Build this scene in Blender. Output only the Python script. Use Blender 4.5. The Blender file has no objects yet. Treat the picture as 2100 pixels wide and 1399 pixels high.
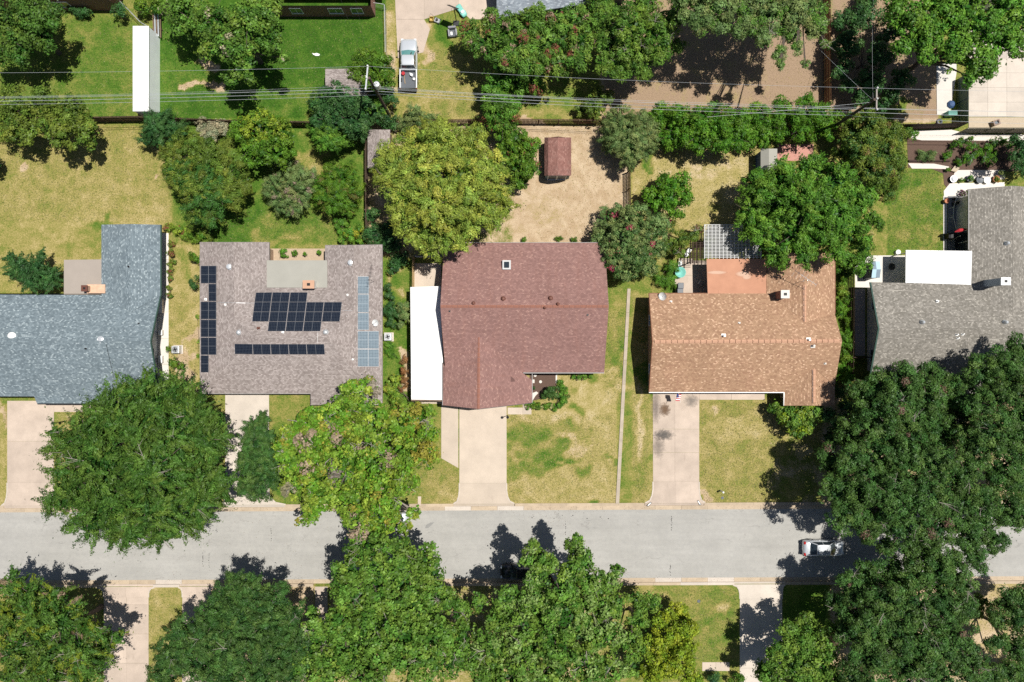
import bpy, math, random
import numpy as np
from mathutils import Vector
random.seed(7)
sc = bpy.context.scene
# ------------------------------------------------------------ camera, sky, sun, exposure
H, F, CX, CY = 78.0, 1400.0, 1050.0, 699.5
cam = bpy.data.objects.new('camera', bpy.data.cameras.new('camera'))
sc.collection.objects.link(cam)
cam.location = (0, 0, H)
cam.data.lens = 24; cam.data.sensor_width = 36; cam.data.clip_start = 1; cam.data.clip_end = 2000
sc.camera = cam
KX, KY = -0.33, -0.125                       # shadow offset per metre of height
L = math.hypot(KX, KY)
ELEV = math.atan2(1, L)
AZ = math.atan2(-KX, -KY)                    # clockwise from +Y
w = bpy.data.worlds.new('World'); sc.world = w; w.use_nodes = True
nt = w.node_tree; bg = nt.nodes['Background']
sky = nt.nodes.new('ShaderNodeTexSky'); sky.sky_type = 'NISHITA'; sky.sun_disc = False
sky.sun_elevation = ELEV; sky.sun_rotation = AZ
nt.links.new(sky.outputs[0], bg.inputs[0]); bg.inputs[1].default_value = 0.05
sd = bpy.data.lights.new('sun', 'SUN'); sd.energy = 5.0; sd.angle = math.radians(0.5); sd.color = (1, 0.965, 0.9)
sun = bpy.data.objects.new('sun', sd); sc.collection.objects.link(sun)
sun.rotation_euler = Vector((KX, KY, -1)).to_track_quat('-Z', 'Y').to_euler()
vs = sc.view_settings; vs.view_transform = 'Standard'; vs.look = 'None'; vs.gamma = 1; vs.use_curve_mapping = False
vs.exposure = 0.15
sc.cycles.use_denoising = False

# ------------------------------------------------------------ helpers
col = sc.collection
def P(px, py, h=0.0):
    s = (H - h) / F
    return Vector(((px - CX) * s, (CY - py) * s, h))
def setp(o, label=None, cat=None, group=None, kind=None):
    if label: o['label'] = label
    if cat: o['category'] = cat
    if group: o['group'] = group
    if kind: o['kind'] = kind
    return o
BASE = {}
def thing(name, label, cat, loc, group=None, rz=0.0):
    o = bpy.data.objects.new(name, None); col.objects.link(o)
    o.location = loc; o.rotation_euler = (0, 0, rz); o.empty_display_size = 0.3
    BASE[o.name] = Vector(loc)
    return setp(o, label, cat, group)
def structure(name, loc=(0, 0, 0)):
    o = bpy.data.objects.new(name, None); col.objects.link(o); o.location = loc; BASE[o.name] = Vector(loc)
    o['kind'] = 'structure'; return o
def link(name, me, parent=None, loc=(0, 0, 0)):
    o = bpy.data.objects.new(name, me); col.objects.link(o); o.location = loc
    if parent: o.parent = parent; BASE[o.name] = BASE.get(parent.name, Vector())
    return o
class MB:
    def __init__(s): s.v = []; s.f = []; s.uv = None
    def add(s, vs_, fs):
        n = len(s.v); s.v += [tuple(x) for x in vs_]; s.f += [tuple(i + n for i in f) for f in fs]; return s
    def box(s, x0, y0, z0, x1, y1, z1):
        if x0 > x1: x0, x1 = x1, x0
        if y0 > y1: y0, y1 = y1, y0
        return s.add([(x0,y0,z0),(x1,y0,z0),(x1,y1,z0),(x0,y1,z0),(x0,y0,z1),(x1,y0,z1),(x1,y1,z1),(x0,y1,z1)],
            [(3,2,1,0),(4,5,6,7),(0,1,5,4),(1,2,6,5),(2,3,7,6),(3,0,4,7)])
    def bar(s, a, b, wd, z0, z1):
        a = Vector(a[:2]); b = Vector(b[:2]); d = (b - a).normalized(); n = Vector((-d.y, d.x)) * wd / 2
        q = [a - n, b - n, b + n, a + n]
        return s.prism(q, z0, z1)
    def prism(s, poly, z0, z1):
        poly = [tuple(p)[:2] for p in poly]
        ar = sum(poly[i][0] * poly[(i+1) % len(poly)][1] - poly[(i+1) % len(poly)][0] * poly[i][1] for i in range(len(poly)))
        if ar < 0: poly = poly[::-1]
        n = len(poly); z0s = z0 if hasattr(z0, '__len__') else [z0] * n; z1s = z1 if hasattr(z1, '__len__') else [z1] * n
        return s.add([(p[0], p[1], z) for p, z in zip(poly, z0s)] + [(p[0], p[1], z) for p, z in zip(poly, z1s)],
            [tuple(range(n))[::-1], tuple(range(n, 2 * n))] + [(i, (i+1) % n, n + (i+1) % n, n + i) for i in range(n)])
    def tube(s, pts, r, seg=6, cap=True):
        pts = [Vector(p) for p in pts]; rs = r if hasattr(r, '__len__') else [r] * len(pts)
        vs_ = []; fs = []
        for i, p in enumerate(pts):
            t = (pts[min(i+1, len(pts)-1)] - pts[max(i-1, 0)]).normalized()
            u = t.cross(Vector((0, 0, 1)) if abs(t.z) < .9 else Vector((1, 0, 0))).normalized(); v = t.cross(u)
            for k in range(seg):
                a = 2 * math.pi * k / seg
                vs_.append(p + u * math.cos(a) * rs[i] + v * math.sin(a) * rs[i])
        for i in range(len(pts) - 1):
            for k in range(seg):
                a = i * seg + k; b = i * seg + (k + 1) % seg
                fs.append((a, b, b + seg, a + seg))
        if cap: fs += [tuple(range(seg))[::-1], tuple(range((len(pts)-1) * seg, len(pts) * seg))]
        return s.add(vs_, fs)
    def cyl(s, c, r, z0, z1, seg=16, r1=None):
        return s.tube([(c[0], c[1], z0), (c[0], c[1], z1)], [r, r if r1 is None else r1], seg)
    def lathe(s, c, prof, seg=16):
        vs_ = []; fs = []
        for r, z in prof:
            for k in range(seg):
                a = 2 * math.pi * k / seg; vs_.append((c[0] + r * math.cos(a), c[1] + r * math.sin(a), z))
        for i in range(len(prof) - 1):
            for k in range(seg):
                a = i * seg + k; b = i * seg + (k+1) % seg; fs.append((a, b, b + seg, a + seg))
        return s.add(vs_, fs)
    def build(s, name, mat, parent=None, local=False, smooth=False, kind=None, bevel=0):
        off = Vector((0, 0, 0)) if (local or parent is None) else BASE.get(parent.name, Vector())
        me = bpy.data.meshes.new(name)
        me.from_pydata([(x - off.x, y - off.y, z - off.z) for x, y, z in s.v], [], s.f)
        if s.uv:
            ul = me.uv_layers.new(name='UVMap'); ul.data.foreach_set('uv', np.array(s.uv, dtype=np.float32).ravel())
        me.materials.append(mat)
        if smooth: me.polygons.foreach_set('use_smooth', [True] * len(me.polygons))
        me.update()
        o = link(name, me, parent)
        if bevel:
            m = o.modifiers.new('bevel', 'BEVEL'); m.width = bevel; m.segments = 2; m.limit_method = 'ANGLE'
        if kind: o['kind'] = kind
        return o
def R(px0, py0, px1, py1, h=0):
    a = P(px0, py0, h); b = P(px1, py1, h); return [(a.x, a.y), (b.x, a.y), (b.x, b.y), (a.x, b.y)]

# ------------------------------------------------------------ materials
MATS = {}
def newmat(name):
    m = bpy.data.materials.new(name); m.use_nodes = True; MATS[name] = m
    return m, m.node_tree, m.node_tree.nodes['Principled BSDF']
def N(t, typ, **kw):
    n = t.nodes.new(typ)
    for k, v in kw.items():
        if k in n.inputs.keys(): n.inputs[k].default_value = v
        else: setattr(n, k, v)
    return n
def ramp(t, fac, stops, interp='LINEAR'):
    r = t.nodes.new('ShaderNodeValToRGB'); e = r.color_ramp.elements; r.color_ramp.interpolation = interp
    while len(e) < len(stops): e.new(0.5)
    for el, (p, c) in zip(e, stops):
        el.position = p; el.color = (c[0], c[1], c[2], 1) if hasattr(c, '__len__') else (c, c, c, 1)
    t.links.new(fac, r.inputs[0]); return r.outputs[0]
def mixc(t, fac, a, b, mode='MIX'):
    m = t.nodes.new('ShaderNodeMix'); m.data_type = 'RGBA'; m.blend_type = mode
    for s, v in ((m.inputs[0], fac), (m.inputs[6], a), (m.inputs[7], b)):
        if isinstance(v, bpy.types.NodeSocket): t.links.new(v, s)
        elif hasattr(v, '__len__'): s.default_value = (v[0], v[1], v[2], 1)
        else: s.default_value = v
    return m.outputs[2]
def mth(t, op, a, b=0.0, clamp=False):
    m = t.nodes.new('ShaderNodeMath'); m.operation = op; m.use_clamp = clamp
    for s, v in ((m.inputs[0], a), (m.inputs[1], b)):
        if isinstance(v, bpy.types.NodeSocket): t.links.new(v, s)
        else: s.default_value = v
    return m.outputs[0]
def noise(t, vec, scale, detail=4, rough=.6, dist=0):
    n = N(t, 'ShaderNodeTexNoise', Scale=scale, Detail=detail, Roughness=rough, Distortion=dist)
    if vec is not None: t.links.new(vec, n.inputs['Vector'])
    return n.outputs[0]
def wpos(t): return t.nodes.new('ShaderNodeNewGeometry').outputs['Position']
def bump(t, h, strength, dist, b):
    n = N(t, 'ShaderNodeBump', Strength=strength, Distance=dist); t.links.new(h, n.inputs['Height']); t.links.new(n.outputs[0], b.inputs['Normal'])
def plain(name, c, rough=.6, metal=0, var=.12, scale=3, spec=.4):
    m, t, b = newmat(name); p = wpos(t)
    n = noise(t, p, scale, 5)
    f = mth(t, 'MULTIPLY_ADD', n, var * 2); t.nodes[-1].inputs[2].default_value = 1 - var
    t.links.new(mixc(t, 1.0, c, f, 'MULTIPLY'), b.inputs['Base Color'])
    b.inputs['Roughness'].default_value = rough; b.inputs['Metallic'].default_value = metal
    b.inputs['Specular IOR Level'].default_value = spec
    return m
def concrete(name, c, stain=.25, dirt=(.10, .075, .055), sc_=.5, dirtamt=.55):
    m, t, b = newmat(name); p = wpos(t)
    n1 = noise(t, p, sc_, 6, .65); n2 = noise(t, p, 9, 5, .7); n3 = noise(t, p, 60, 3, .7)
    oi = t.nodes.new('ShaderNodeObjectInfo').outputs['Random']
    a = mixc(t, ramp(t, n1, [(.35, 0), (.7, 1)]), [x * 1.06 for x in c], [x * (1 - stain) for x in c])
    a = mixc(t, ramp(t, n2, [(.3, 0.0), (.75, .45)]), a, [x * .8 for x in c])
    a = mixc(t, 1.0, a, ramp(t, n3, [(.3, .86), (.7, 1.08)]), 'MULTIPLY')
    a = mixc(t, 1.0, a, ramp(t, oi, [(0, .9), (1, 1.06)]), 'MULTIPLY')
    mp = N(t, 'ShaderNodeMapping'); mp.inputs['Scale'].default_value = (1.6, .35, 1); t.links.new(p, mp.inputs[0])
    n4 = noise(t, mp.outputs[0], .9, 5, .7)
    a = mixc(t, mth(t, 'MULTIPLY', ramp(t, n4, [(.62, 0), (.8, 1)]), dirtamt), a, dirt)
    t.links.new(a, b.inputs['Base Color']); b.inputs['Roughness'].default_value = .9
    b.inputs['Specular IOR Level'].default_value = .2
    bump(t, n3, .25, .01, b)
    return m
def shingle(name, stops, bw=.30, rh=.145, mottled=.25, streak=(.2, .15, .12), streak_amt=.2, bumpy=.7):
    """asphalt shingle tabs laid in courses: uv is metres along the course and up the slope"""
    m, t, b = newmat(name)
    uv = t.nodes.new('ShaderNodeUVMap').outputs[0]
    br = N(t, 'ShaderNodeTexBrick'); br.offset = .5; br.inputs['Scale'].default_value = 1
    br.inputs['Brick Width'].default_value = bw; br.inputs['Row Height'].default_value = rh
    br.inputs['Mortar Size'].default_value = .010; br.inputs['Mortar Smooth'].default_value = .3
    br.inputs['Color1'].default_value = (0, 0, 0, 1); br.inputs['Color2'].default_value = (1, 1, 1, 1); br.inputs['Mortar'].default_value = (.5, .5, .5, 1)
    t.links.new(uv, br.inputs['Vector'])
    c = ramp(t, br.outputs[0], stops)
    p = wpos(t)
    n1 = noise(t, p, .35, 6, .7); n2 = noise(t, p, 30, 3, .8)
    c = mixc(t, 1.0, c, ramp(t, n1, [(.3, 1 - mottled), (.7, 1.05)]), 'MULTIPLY')
    c = mixc(t, 1.0, c, ramp(t, n2, [(.25, .78), (.75, 1.2)]), 'MULTIPLY')
    mp = N(t, 'ShaderNodeMapping'); mp.inputs['Scale'].default_value = (1.5, .25, 1); t.links.new(uv, mp.inputs[0])
    n3 = noise(t, mp.outputs[0], .8, 5, .7)
    c = mixc(t, mth(t, 'MULTIPLY', ramp(t, n3, [(.5, 0), (.75, 1)]), streak_amt), c, streak)
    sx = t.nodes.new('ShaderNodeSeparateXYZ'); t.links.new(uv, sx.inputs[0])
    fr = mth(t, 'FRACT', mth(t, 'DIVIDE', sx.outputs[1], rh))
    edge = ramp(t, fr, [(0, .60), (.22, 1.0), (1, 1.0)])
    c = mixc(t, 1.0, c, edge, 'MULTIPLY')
    c = mixc(t, mth(t, 'MULTIPLY', br.outputs[1], .45), c, [x * .4 for x in stops[0][1]])
    t.links.new(c, b.inputs['Base Color']); b.inputs['Roughness'].default_value = .95; b.inputs['Specular IOR Level'].default_value = .15
    hh = mth(t, 'ADD', mth(t, 'MULTIPLY', fr, -.6), mth(t, 'MULTIPLY', br.outputs[0], .5))
    hh = mth(t, 'ADD', hh, mth(t, 'MULTIPLY', n2, .5))
    bump(t, hh, bumpy, .03, b)
    return m
def boards(name, c, pitch=.14, axis=0):
    m, t, b = newmat(name); p = wpos(t); n = noise(t, p, 2.2, 5, .7); n2 = noise(t, p, 25, 3)
    a = mixc(t, ramp(t, n, [(.3, 0), (.7, 1)]), [x * 1.2 for x in c], [x * .65 for x in c])
    a = mixc(t, 1.0, a, ramp(t, n2, [(.3, .8), (.7, 1.15)]), 'MULTIPLY')
    t.links.new(a, b.inputs['Base Color']); b.inputs['Roughness'].default_value = .85
    return m

M_road = None
def asphalt():
    m, t, b = newmat('worn_asphalt'); p = wpos(t)
    n1 = noise(t, p, .22, 6, .6); n2 = noise(t, p, 2.5, 6, .7); n3 = noise(t, p, 70, 2, .8)
    c = mixc(t, ramp(t, n1, [(.3, 0), (.7, 1)]), (.335, .325, .30), (.40, .388, .36))
    c = mixc(t, ramp(t, n2, [(.4, 0), (.8, .5)]), c, (.27, .265, .255))
    c = mixc(t, 1.0, c, ramp(t, n3, [(.25, .8), (.75, 1.18)]), 'MULTIPLY')
    mp = N(t, 'ShaderNodeMapping'); mp.inputs['Scale'].default_value = (.06, 1.2, 1); t.links.new(p, mp.inputs[0])
    n4 = noise(t, mp.outputs[0], 1.0, 4, .7)
    c = mixc(t, 1.0, c, ramp(t, n4, [(.3, .93), (.7, 1.06)]), 'MULTIPLY')
    # long wandering cracks
    mp2 = N(t, 'ShaderNodeMapping'); mp2.inputs['Scale'].default_value = (.10, .22, 1); t.links.new(p, mp2.inputs[0])
    nd = N(t, 'ShaderNodeTexNoise', Scale=2.0, Detail=5.0); t.links.new(mp2.outputs[0], nd.inputs[0])
    cr = mth(t, 'ABSOLUTE', mth(t, 'SUBTRACT', nd.outputs[0], .5))
    crack = ramp(t, cr, [(0, 1), (.004, .7), (.008, 0)])
    pres = ramp(t, noise(t, p, .5, 3), [(.5, 0), (.64, .35)])
    c = mixc(t, mth(t, 'MULTIPLY', crack, pres), c, (.14, .13, .12))
    t.links.new(c, b.inputs['Base Color']); b.inputs['Roughness'].default_value = .9; b.inputs['Specular IOR Level'].default_value = .25
    bump(t, n3, .3, .01, b); return m
M_road = asphalt()
M_kerb = concrete('kerb_concrete', (.50, .40, .29), .2, (.2, .13, .09), 1.2)
M_kerbw = concrete('pale_kerb_concrete', (.57, .50, .43), .1, (.3, .25, .2), 1.2, .3)
M_conc_cream = concrete('cream_concrete', (.56, .47, .38), .13, (.26, .2, .15), .5, .3)
M_conc_pink = concrete('pinkish_concrete', (.55, .45, .37), .2, (.17, .12, .09), .6, .5)
M_conc_grey = concrete('pale_grey_concrete', (.60, .53, .455), .15, (.28, .22, .18), .5, .3)
M_conc_white = concrete('white_concrete', (.70, .66, .60), .1, (.4, .35, .3), .6, .3)
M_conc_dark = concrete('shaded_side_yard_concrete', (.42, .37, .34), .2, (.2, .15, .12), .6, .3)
M_path = concrete('narrow_path_concrete', (.46, .39, .31), .2, (.2, .16, .12), 1.2, .5)
M_sh_blue = shingle('blue_grey_shingles', [(0, (.135, .172, .195)), (.5, (.185, .23, .255)), (.80, (.22, .27, .298)), (.90, (.28, .335, .36)), (1, (.36, .42, .44))], .21, .145, .12, (.14, .18, .2), .12)
M_sh_grey = shingle('mauve_grey_shingles', [(0, (.245, .205, .19)), (.5, (.325, .28, .26)), (1, (.42, .365, .345))], .22, .145, .16, (.22, .165, .16), .28)
M_sh_maroon = shingle('maroon_shingles', [(0, (.245, .138, .122)), (.6, (.295, .168, .148)), (.9, (.33, .19, .166)), (1, (.41, .25, .21))], .22, .145, .14, (.25, .105, .07), .25)
M_sh_tan = shingle('tan_shingles', [(0, (.32, .185, .118)), (.4, (.385, .238, .148)), (.82, (.43, .27, .17)), (.92, (.55, .35, .23)), (1, (.63, .43, .29))], .21, .145, .12, (.4, .2, .14), .2)
M_sh_brown = shingle('weathered_grey_shingles', [(0, (.19, .175, .15)), (.6, (.27, .25, .22)), (.86, (.32, .295, .26)), (1, (.43, .40, .35))], .21, .145, .13, (.2, .19, .18), .2)
M_sh_shed = shingle('red_shed_shingles', [(0, (.235, .115, .095)), (.6, (.30, .15, .125)), (1, (.37, .205, .17))], .22, .145, .2, (.17, .13, .12), .55)
M_sh_far = shingle('slate_blue_shingles', [(0, (.20, .23, .27)), (.6, (.28, .32, .36)), (1, (.42, .46, .5))], .3, .16, .15)
M_flat_tan = plain('beige_roll_roofing', (.33, .285, .245), .9, var=.1, scale=1)
M_flat_grey = plain('greenish_grey_roll_roofing', (.335, .325, .285), .9, var=.1, scale=.8)
def pond():
    m, t, b = newmat('terracotta_roll_roofing'); p = wpos(t)
    n = noise(t, p, .8, 5); n2 = noise(t, p, 12, 4)
    c = mixc(t, ramp(t, n, [(.3, 0), (.7, 1)]), (.50, .25, .155), (.42, .205, .125))
    v = None
    for (cx, cy, rx, ry) in ((1524, 562, 17, 6.5), (1531, 568, 10, 6), (1470, 559, 22, 4)):
        q = P(cx, cy, 2.7); k = (H - 2.7) / F
        mp = N(t, 'ShaderNodeMapping'); mp.inputs['Location'].default_value = (-q.x / (rx * k), -q.y / (ry * k), 0)
        mp.inputs['Scale'].default_value = (1 / (rx * k), 1 / (ry * k), 0); t.links.new(p, mp.inputs[0])
        vl = t.nodes.new('ShaderNodeVectorMath'); vl.operation = 'LENGTH'; t.links.new(mp.outputs[0], vl.inputs[0])
        d = mth(t, 'ADD', vl.outputs['Value'], mth(t, 'MULTIPLY', mth(t, 'SUBTRACT', n2, .5), .5))
        s1 = ramp(t, d, [(.55, 1), (1.0, 0)]); v = s1 if v is None else mth(t, 'MAXIMUM', v, s1)
        ring = ramp(t, d, [(.85, 0), (1.0, .35), (1.25, 0)]); c = mixc(t, ring, c, (.24, .11, .06))
    c = mixc(t, mth(t, 'MULTIPLY', v, .65), c, (.58, .42, .32))
    t.links.new(c, b.inputs['Base Color']); b.inputs['Roughness'].default_value = .85; return m
M_flat_terra = pond()
def corr(name, c, axis, pitch=.25):
    m, t, b = newmat(name); p = wpos(t); n = noise(t, p, .7, 5)
    mp = N(t, 'ShaderNodeMapping'); t.links.new(p, mp.inputs[0])
    wv = N(t, 'ShaderNodeTexWave', Scale=1 / pitch / 3.1); wv.bands_direction = axis; t.links.new(mp.outputs[0], wv.inputs[0])
    t.links.new(mixc(t, ramp(t, n, [(.4, 0), (.9, 1)]), c, [x * .82 for x in c]), b.inputs['Base Color'])
    b.inputs['Roughness'].default_value = .45; bump(t, wv.outputs[1], .12, .02, b); return m
M_wmetal = corr('white_metal_roofing', (.80, .80, .79), 'X')
M_wmetal2 = corr('white_metal_siding', (.84, .87, .89), 'Y')
M_white = plain('white_paint', (.78, .78, .76), .5, var=.05)
M_cream = boards('cream_siding', (.68, .65, .60))
M_greyside = boards('pale_grey_siding', (.52, .55, .58))
M_greentrim = plain('dark_green_trim', (.035, .075, .06), .6)
M_black = plain('black_rubber', (.012, .012, .013), .6)
M_dark = plain('dark_metal', (.03, .03, .032), .5, .3)
M_grey = plain('grey_galvanised_metal', (.42, .43, .44), .4, .6)
M_steel = plain('pale_galvanised_metal', (.62, .64, .66), .35, .4)
M_gut = plain('dull_gutter_paint', (.30, .29, .28), .7)
M_sh_grey_trim = plain('mauve_drip_edge', (.24, .21, .2), .8)
M_rust = plain('rust_brown_metal', (.12, .045, .03), .7)
M_roofvent = plain('maroon_vent_paint', (.17, .075, .055), .5)
M_glass = plain('dark_window_glass', (.02, .03, .038), .08, spec=.8)
M_glass.node_tree.nodes['Principled BSDF'].inputs['Coat Weight'].default_value = .4
M_glassteal = plain('teal_tinted_glass', (.10, .26, .27), .06, spec=.8)
M_wood = boards('weathered_fence_wood', (.17, .115, .075))
M_woodl = boards('yellow_pine_boards', (.48, .33, .16))
M_woodr = boards('red_cedar_boards', (.20, .085, .045))
M_woodd = boards('dark_stained_boards', (.055, .028, .02))
M_pole = boards('creosote_pole_wood', (.085, .06, .045))
M_bark = plain('grey_brown_bark', (.115, .09, .07), .95, var=.35, scale=6)
M_barkp = plain('pale_bark', (.33, .29, .25), .9, var=.25, scale=6)
M_mulch = plain('brown_mulch', (.115, .075, .058), 1, var=.5, scale=9, spec=.1)
M_gravel = plain('white_limestone_gravel', (.66, .60, .54), .95, var=.25, scale=18, spec=.2)
M_gravel2 = plain('buff_crushed_stone', (.46, .38, .28), .95, var=.3, scale=8, spec=.2)
M_pink = plain('faded_red_brick_paving', (.48, .24, .19), .9, var=.2, scale=6)
M_wallstone = boards('beige_retaining_wall', (.33, .29, .22))
M_teal = plain('faded_teal_plastic', (.20, .52, .45), .45)
M_tarp = plain('charcoal_plastic', (.09, .10, .115), .5)
M_yellow = plain('worn_yellow_plastic', (.52, .37, .10), .6)
M_red = plain('red_fabric', (.42, .02, .03), .7)
M_blue = plain('blue_plastic', (.05, .10, .22), .6)
M_terra = plain('terracotta_pot', (.42, .17, .09), .8)
M_purple = plain('purple_leaves', (.10, .03, .07), .8)
def brickmat(name, c1, c2, mortar):
    m, t, b = newmat(name); g = t.nodes.new('ShaderNodeNewGeometry')
    sx = t.nodes.new('ShaderNodeSeparateXYZ'); t.links.new(g.outputs['Position'], sx.inputs[0])
    cx = t.nodes.new('ShaderNodeCombineXYZ'); t.links.new(mth(t, 'ADD', sx.outputs[0], sx.outputs[1]), cx.inputs[0]); t.links.new(sx.outputs[2], cx.inputs[1])
    br = N(t, 'ShaderNodeTexBrick'); br.inputs['Scale'].default_value = 1
    br.inputs['Brick Width'].default_value = .22; br.inputs['Row Height'].default_value = .075; br.inputs['Mortar Size'].default_value = .008
    for k, v in (('Color1', c1), ('Color2', c2), ('Mortar', mortar)): br.inputs[k].default_value = (*v, 1)
    t.links.new(cx.outputs[0], br.inputs['Vector'])
    t.links.new(br.outputs[0], b.inputs['Base Color']); b.inputs['Roughness'].default_value = .9
    bump(t, mth(t, 'SUBTRACT', 1.0, br.outputs[1]), .5, .01, b); return m
M_brick = brickmat('red_brick_wall', (.26, .085, .055), (.17, .06, .045), (.35, .3, .26))
M_brickt = brickmat('tan_brick_wall', (.42, .27, .17), (.33, .2, .13), (.45, .4, .34))
def panelmat(name, c, line, light=False):
    m, t, b = newmat(name); uv = t.nodes.new('ShaderNodeUVMap').outputs[0]
    br = N(t, 'ShaderNodeTexBrick'); br.offset = 0; br.inputs['Scale'].default_value = 1
    br.inputs['Brick Width'].default_value = .165; br.inputs['Row Height'].default_value = .165; br.inputs['Mortar Size'].default_value = .012
    br.inputs['Color1'].default_value = (*c, 1); br.inputs['Color2'].default_value = (*[x * 1.3 for x in c], 1); br.inputs['Mortar'].default_value = (*line, 1)
    t.links.new(uv, br.inputs[0]); t.links.new(br.outputs[0], b.inputs['Base Color'])
    b.inputs['Roughness'].default_value = .12 if not light else .6; b.inputs['Specular IOR Level'].default_value = .3 if light else .5
    return m
M_cell = panelmat('solar_cells', (.006, .009, .018), (.05, .06, .075))
M_cell_glare = panelmat('glare_solar_cells', (.075, .11, .14), (.26, .32, .36), True)  # sun reflection put into the base colour of the right-hand panels

def leafmat():
    m, t, b = newmat('foliage')
    at = t.nodes.new('ShaderNodeAttribute'); at.attribute_name = 'leafcol'
    b.inputs['Roughness'].default_value = .45; b.inputs['Specular IOR Level'].default_value = .17
    t.links.new(at.outputs['Color'], b.inputs['Base Color'])
    tr = t.nodes.new('ShaderNodeBsdfTranslucent')
    t.links.new(mixc(t, 1.0, at.outputs['Color'], (1.25, 1.35, .6), 'MULTIPLY'), tr.inputs[0])
    mx = t.nodes.new('ShaderNodeMixShader'); mx.inputs[0].default_value = .16
    t.links.new(b.outputs[0], mx.inputs[1]); t.links.new(tr.outputs[0], mx.inputs[2])
    t.links.new(mx.outputs[0], t.nodes['Material Output'].inputs[0])
    return m
M_leaf = leafmat()

# ------------------------------------------------------------ ground
SL = 0.0042                                   # the street runs slightly up to the right
def rn(px): return 1051.5 - SL * px           # north edge of the asphalt
def rs(px): return 1191.5 - SL * px           # south edge
def ground():
    d = .3
    xs = np.concatenate([[-400, -300, -200, -120, -80], np.arange(-62, 62.01, d), [80, 120, 200, 300, 400]])
    yk = (CY - (rn(CX))) / F * H; ys0 = (CY - rs(CX)) / F * H
    a, b_ = yk + .72, ys0 - .68
    ys = np.concatenate([[-400, -300, -200, -100, -60], np.arange(-43, b_ - .1, d), [b_ - .012, b_, (a + b_) / 2, a, a + .012], np.arange(a + .25, 43, d), [60, 100, 200, 300, 400]])
    X, Y0 = np.meshgrid(xs, ys)
    Y = Y0 + SL * X * (np.abs(X) < 130)
    Z = np.where((Y0 > b_ - .005) & (Y0 < a + .005), -.35, 0.0)
    PX = CX + X * F / H; PY = CY - Y * F / H
    dry = np.full(X.shape, .45); bare = np.zeros(X.shape); lush = np.zeros(X.shape)
    rg = np.random.RandomState(5); WX = np.zeros(X.shape); WY = np.zeros(X.shape)
    for k in range(40):
        wl = rg.uniform(.9, 6); a = rg.uniform(0, 6.28); ph = rg.uniform(0, 6.28, 2); kx, ky = math.cos(a) * 6.28 / wl, math.sin(a) * 6.28 / wl; am = 1.5 * wl ** .8
        WX += am * np.sin(kx * X + ky * Y + ph[0]); WY += am * np.sin(kx * X + ky * Y + ph[1])
    def sm(x): x = np.clip(x, 0, 1); return x * x * (3 - 2 * x)
    def rect(x0, y0, x1, y1, d_=None, b=None, s=4.0):
        m_ = sm((PX - x0) / s + .5) * sm((x1 - PX) / s + .5) * sm((PY - y0) / s + .5) * sm((y1 - PY) / s + .5)
        if d_ is not None: dry[:] = dry * (1 - m_) + d_ * m_
        if b is not None: bare[:] = bare * (1 - m_) + b * m_
    def ell(cx, cy, rx, ry, d_=None, b=None, s=.5):
        wk = min(1.0, min(rx, ry) / 22); q = np.sqrt(((PX + WX * wk - cx) / rx) ** 2 + ((PY + WY * wk - cy) / ry) ** 2); m_ = sm((1 - q) / s + .5)
        if d_ is not None: dry[:] = dry * (1 - m_) + d_ * m_
        if b is not None: bare[:] = bare * (1 - m_) + b * m_
    # back gardens, top row
    rect(-50, 20, 275, 244, .36); ell(200, 140, 60, 90, .26); ell(70, 45, 60, 30, .3)
    rect(325, -20, 790, 244, .10); ell(360, 150, 60, 60, .2); ell(410, 165, 28, 24, .8, .95, .6); ell(620, 210, 110, 20, .25)
    ell(700, 220, 70, 20, .4); rect(788, 20, 812, 140, .75, .45, 10); ell(808, 160, 14, 60, .8, .75)
    rect(815, 60, 1000, 244, .52, .1, 20); ell(915, 65, 34, 34, .2, 0); ell(880, 210, 70, 20, .62, .35); ell(950, 222, 60, 18, .62, .1); ell(862, 90, 16, 34, .8, .7)
    rect(1000, 180, 1230, 247, .42, 0, 8); ell(1120, 232, 100, 10, .6, .1)
    rect(1230, -30, 1703, 247, .86, .72, 8); ell(1620, 130, 60, 100, .95, .9); ell(1340, 190, 50, 20, .8, .8)
    rect(1703, -30, 1925, 252, .6, .75, 6); ell(1800, 235, 60, 18, .35, 0); ell(1880, 235, 38, 16, .6, .7)
    # middle row
    rect(-50, 255, 355, 600, .58, 0, 6); ell(240, 420, 130, 90, .66, s=1.2); ell(60, 400, 70, 60, .62); ell(190, 490, 40, 30, .5); ell(200, 455, 25, 12, .3)
    ell(43, 340, 8, 8, .9, .9); ell(325, 358, 7, 7, .9, .9)
    rect(355, 245, 748, 500, .28, 0, 12); ell(480, 450, 60, 50, .2); ell(600, 470, 90, 30, .38); ell(620, 320, 40, 30, .55, .3); ell(560, 492, 60, 8, .55)
    rect(345, 500, 410, 800, .66, .1, 8); ell(378, 560, 14, 60, .5, 0); ell(390, 740, 26, 55, .8, .85); ell(375, 660, 20, 60, .62, .1)
    rect(752, 245, 1060, 530, .5, .6, 10); rect(1055, 258, 1290, 498, .95, .92, 8); ell(1200, 430, 60, 60, 1, 1.1); ell(1110, 430, 60, 40, .9, .7)
    ell(1090, 275, 40, 20, .9, 1)
    rect(1296, 300, 1570, 500, .74, .15, 8); ell(1330, 330, 24, 40, .3, 0); ell(1450, 345, 80, 30, .85, .45); ell(1400, 470, 60, 30, .55, .25)
    rect(1570, 250, 1830, 540, .5, .3, 20); rect(1818, 345, 1934, 522, .33, 0, 4); ell(1838, 372, 26, 30, .16); ell(1880, 505, 60, 22, .5); ell(1890, 420, 30, 50, .4)
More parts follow.
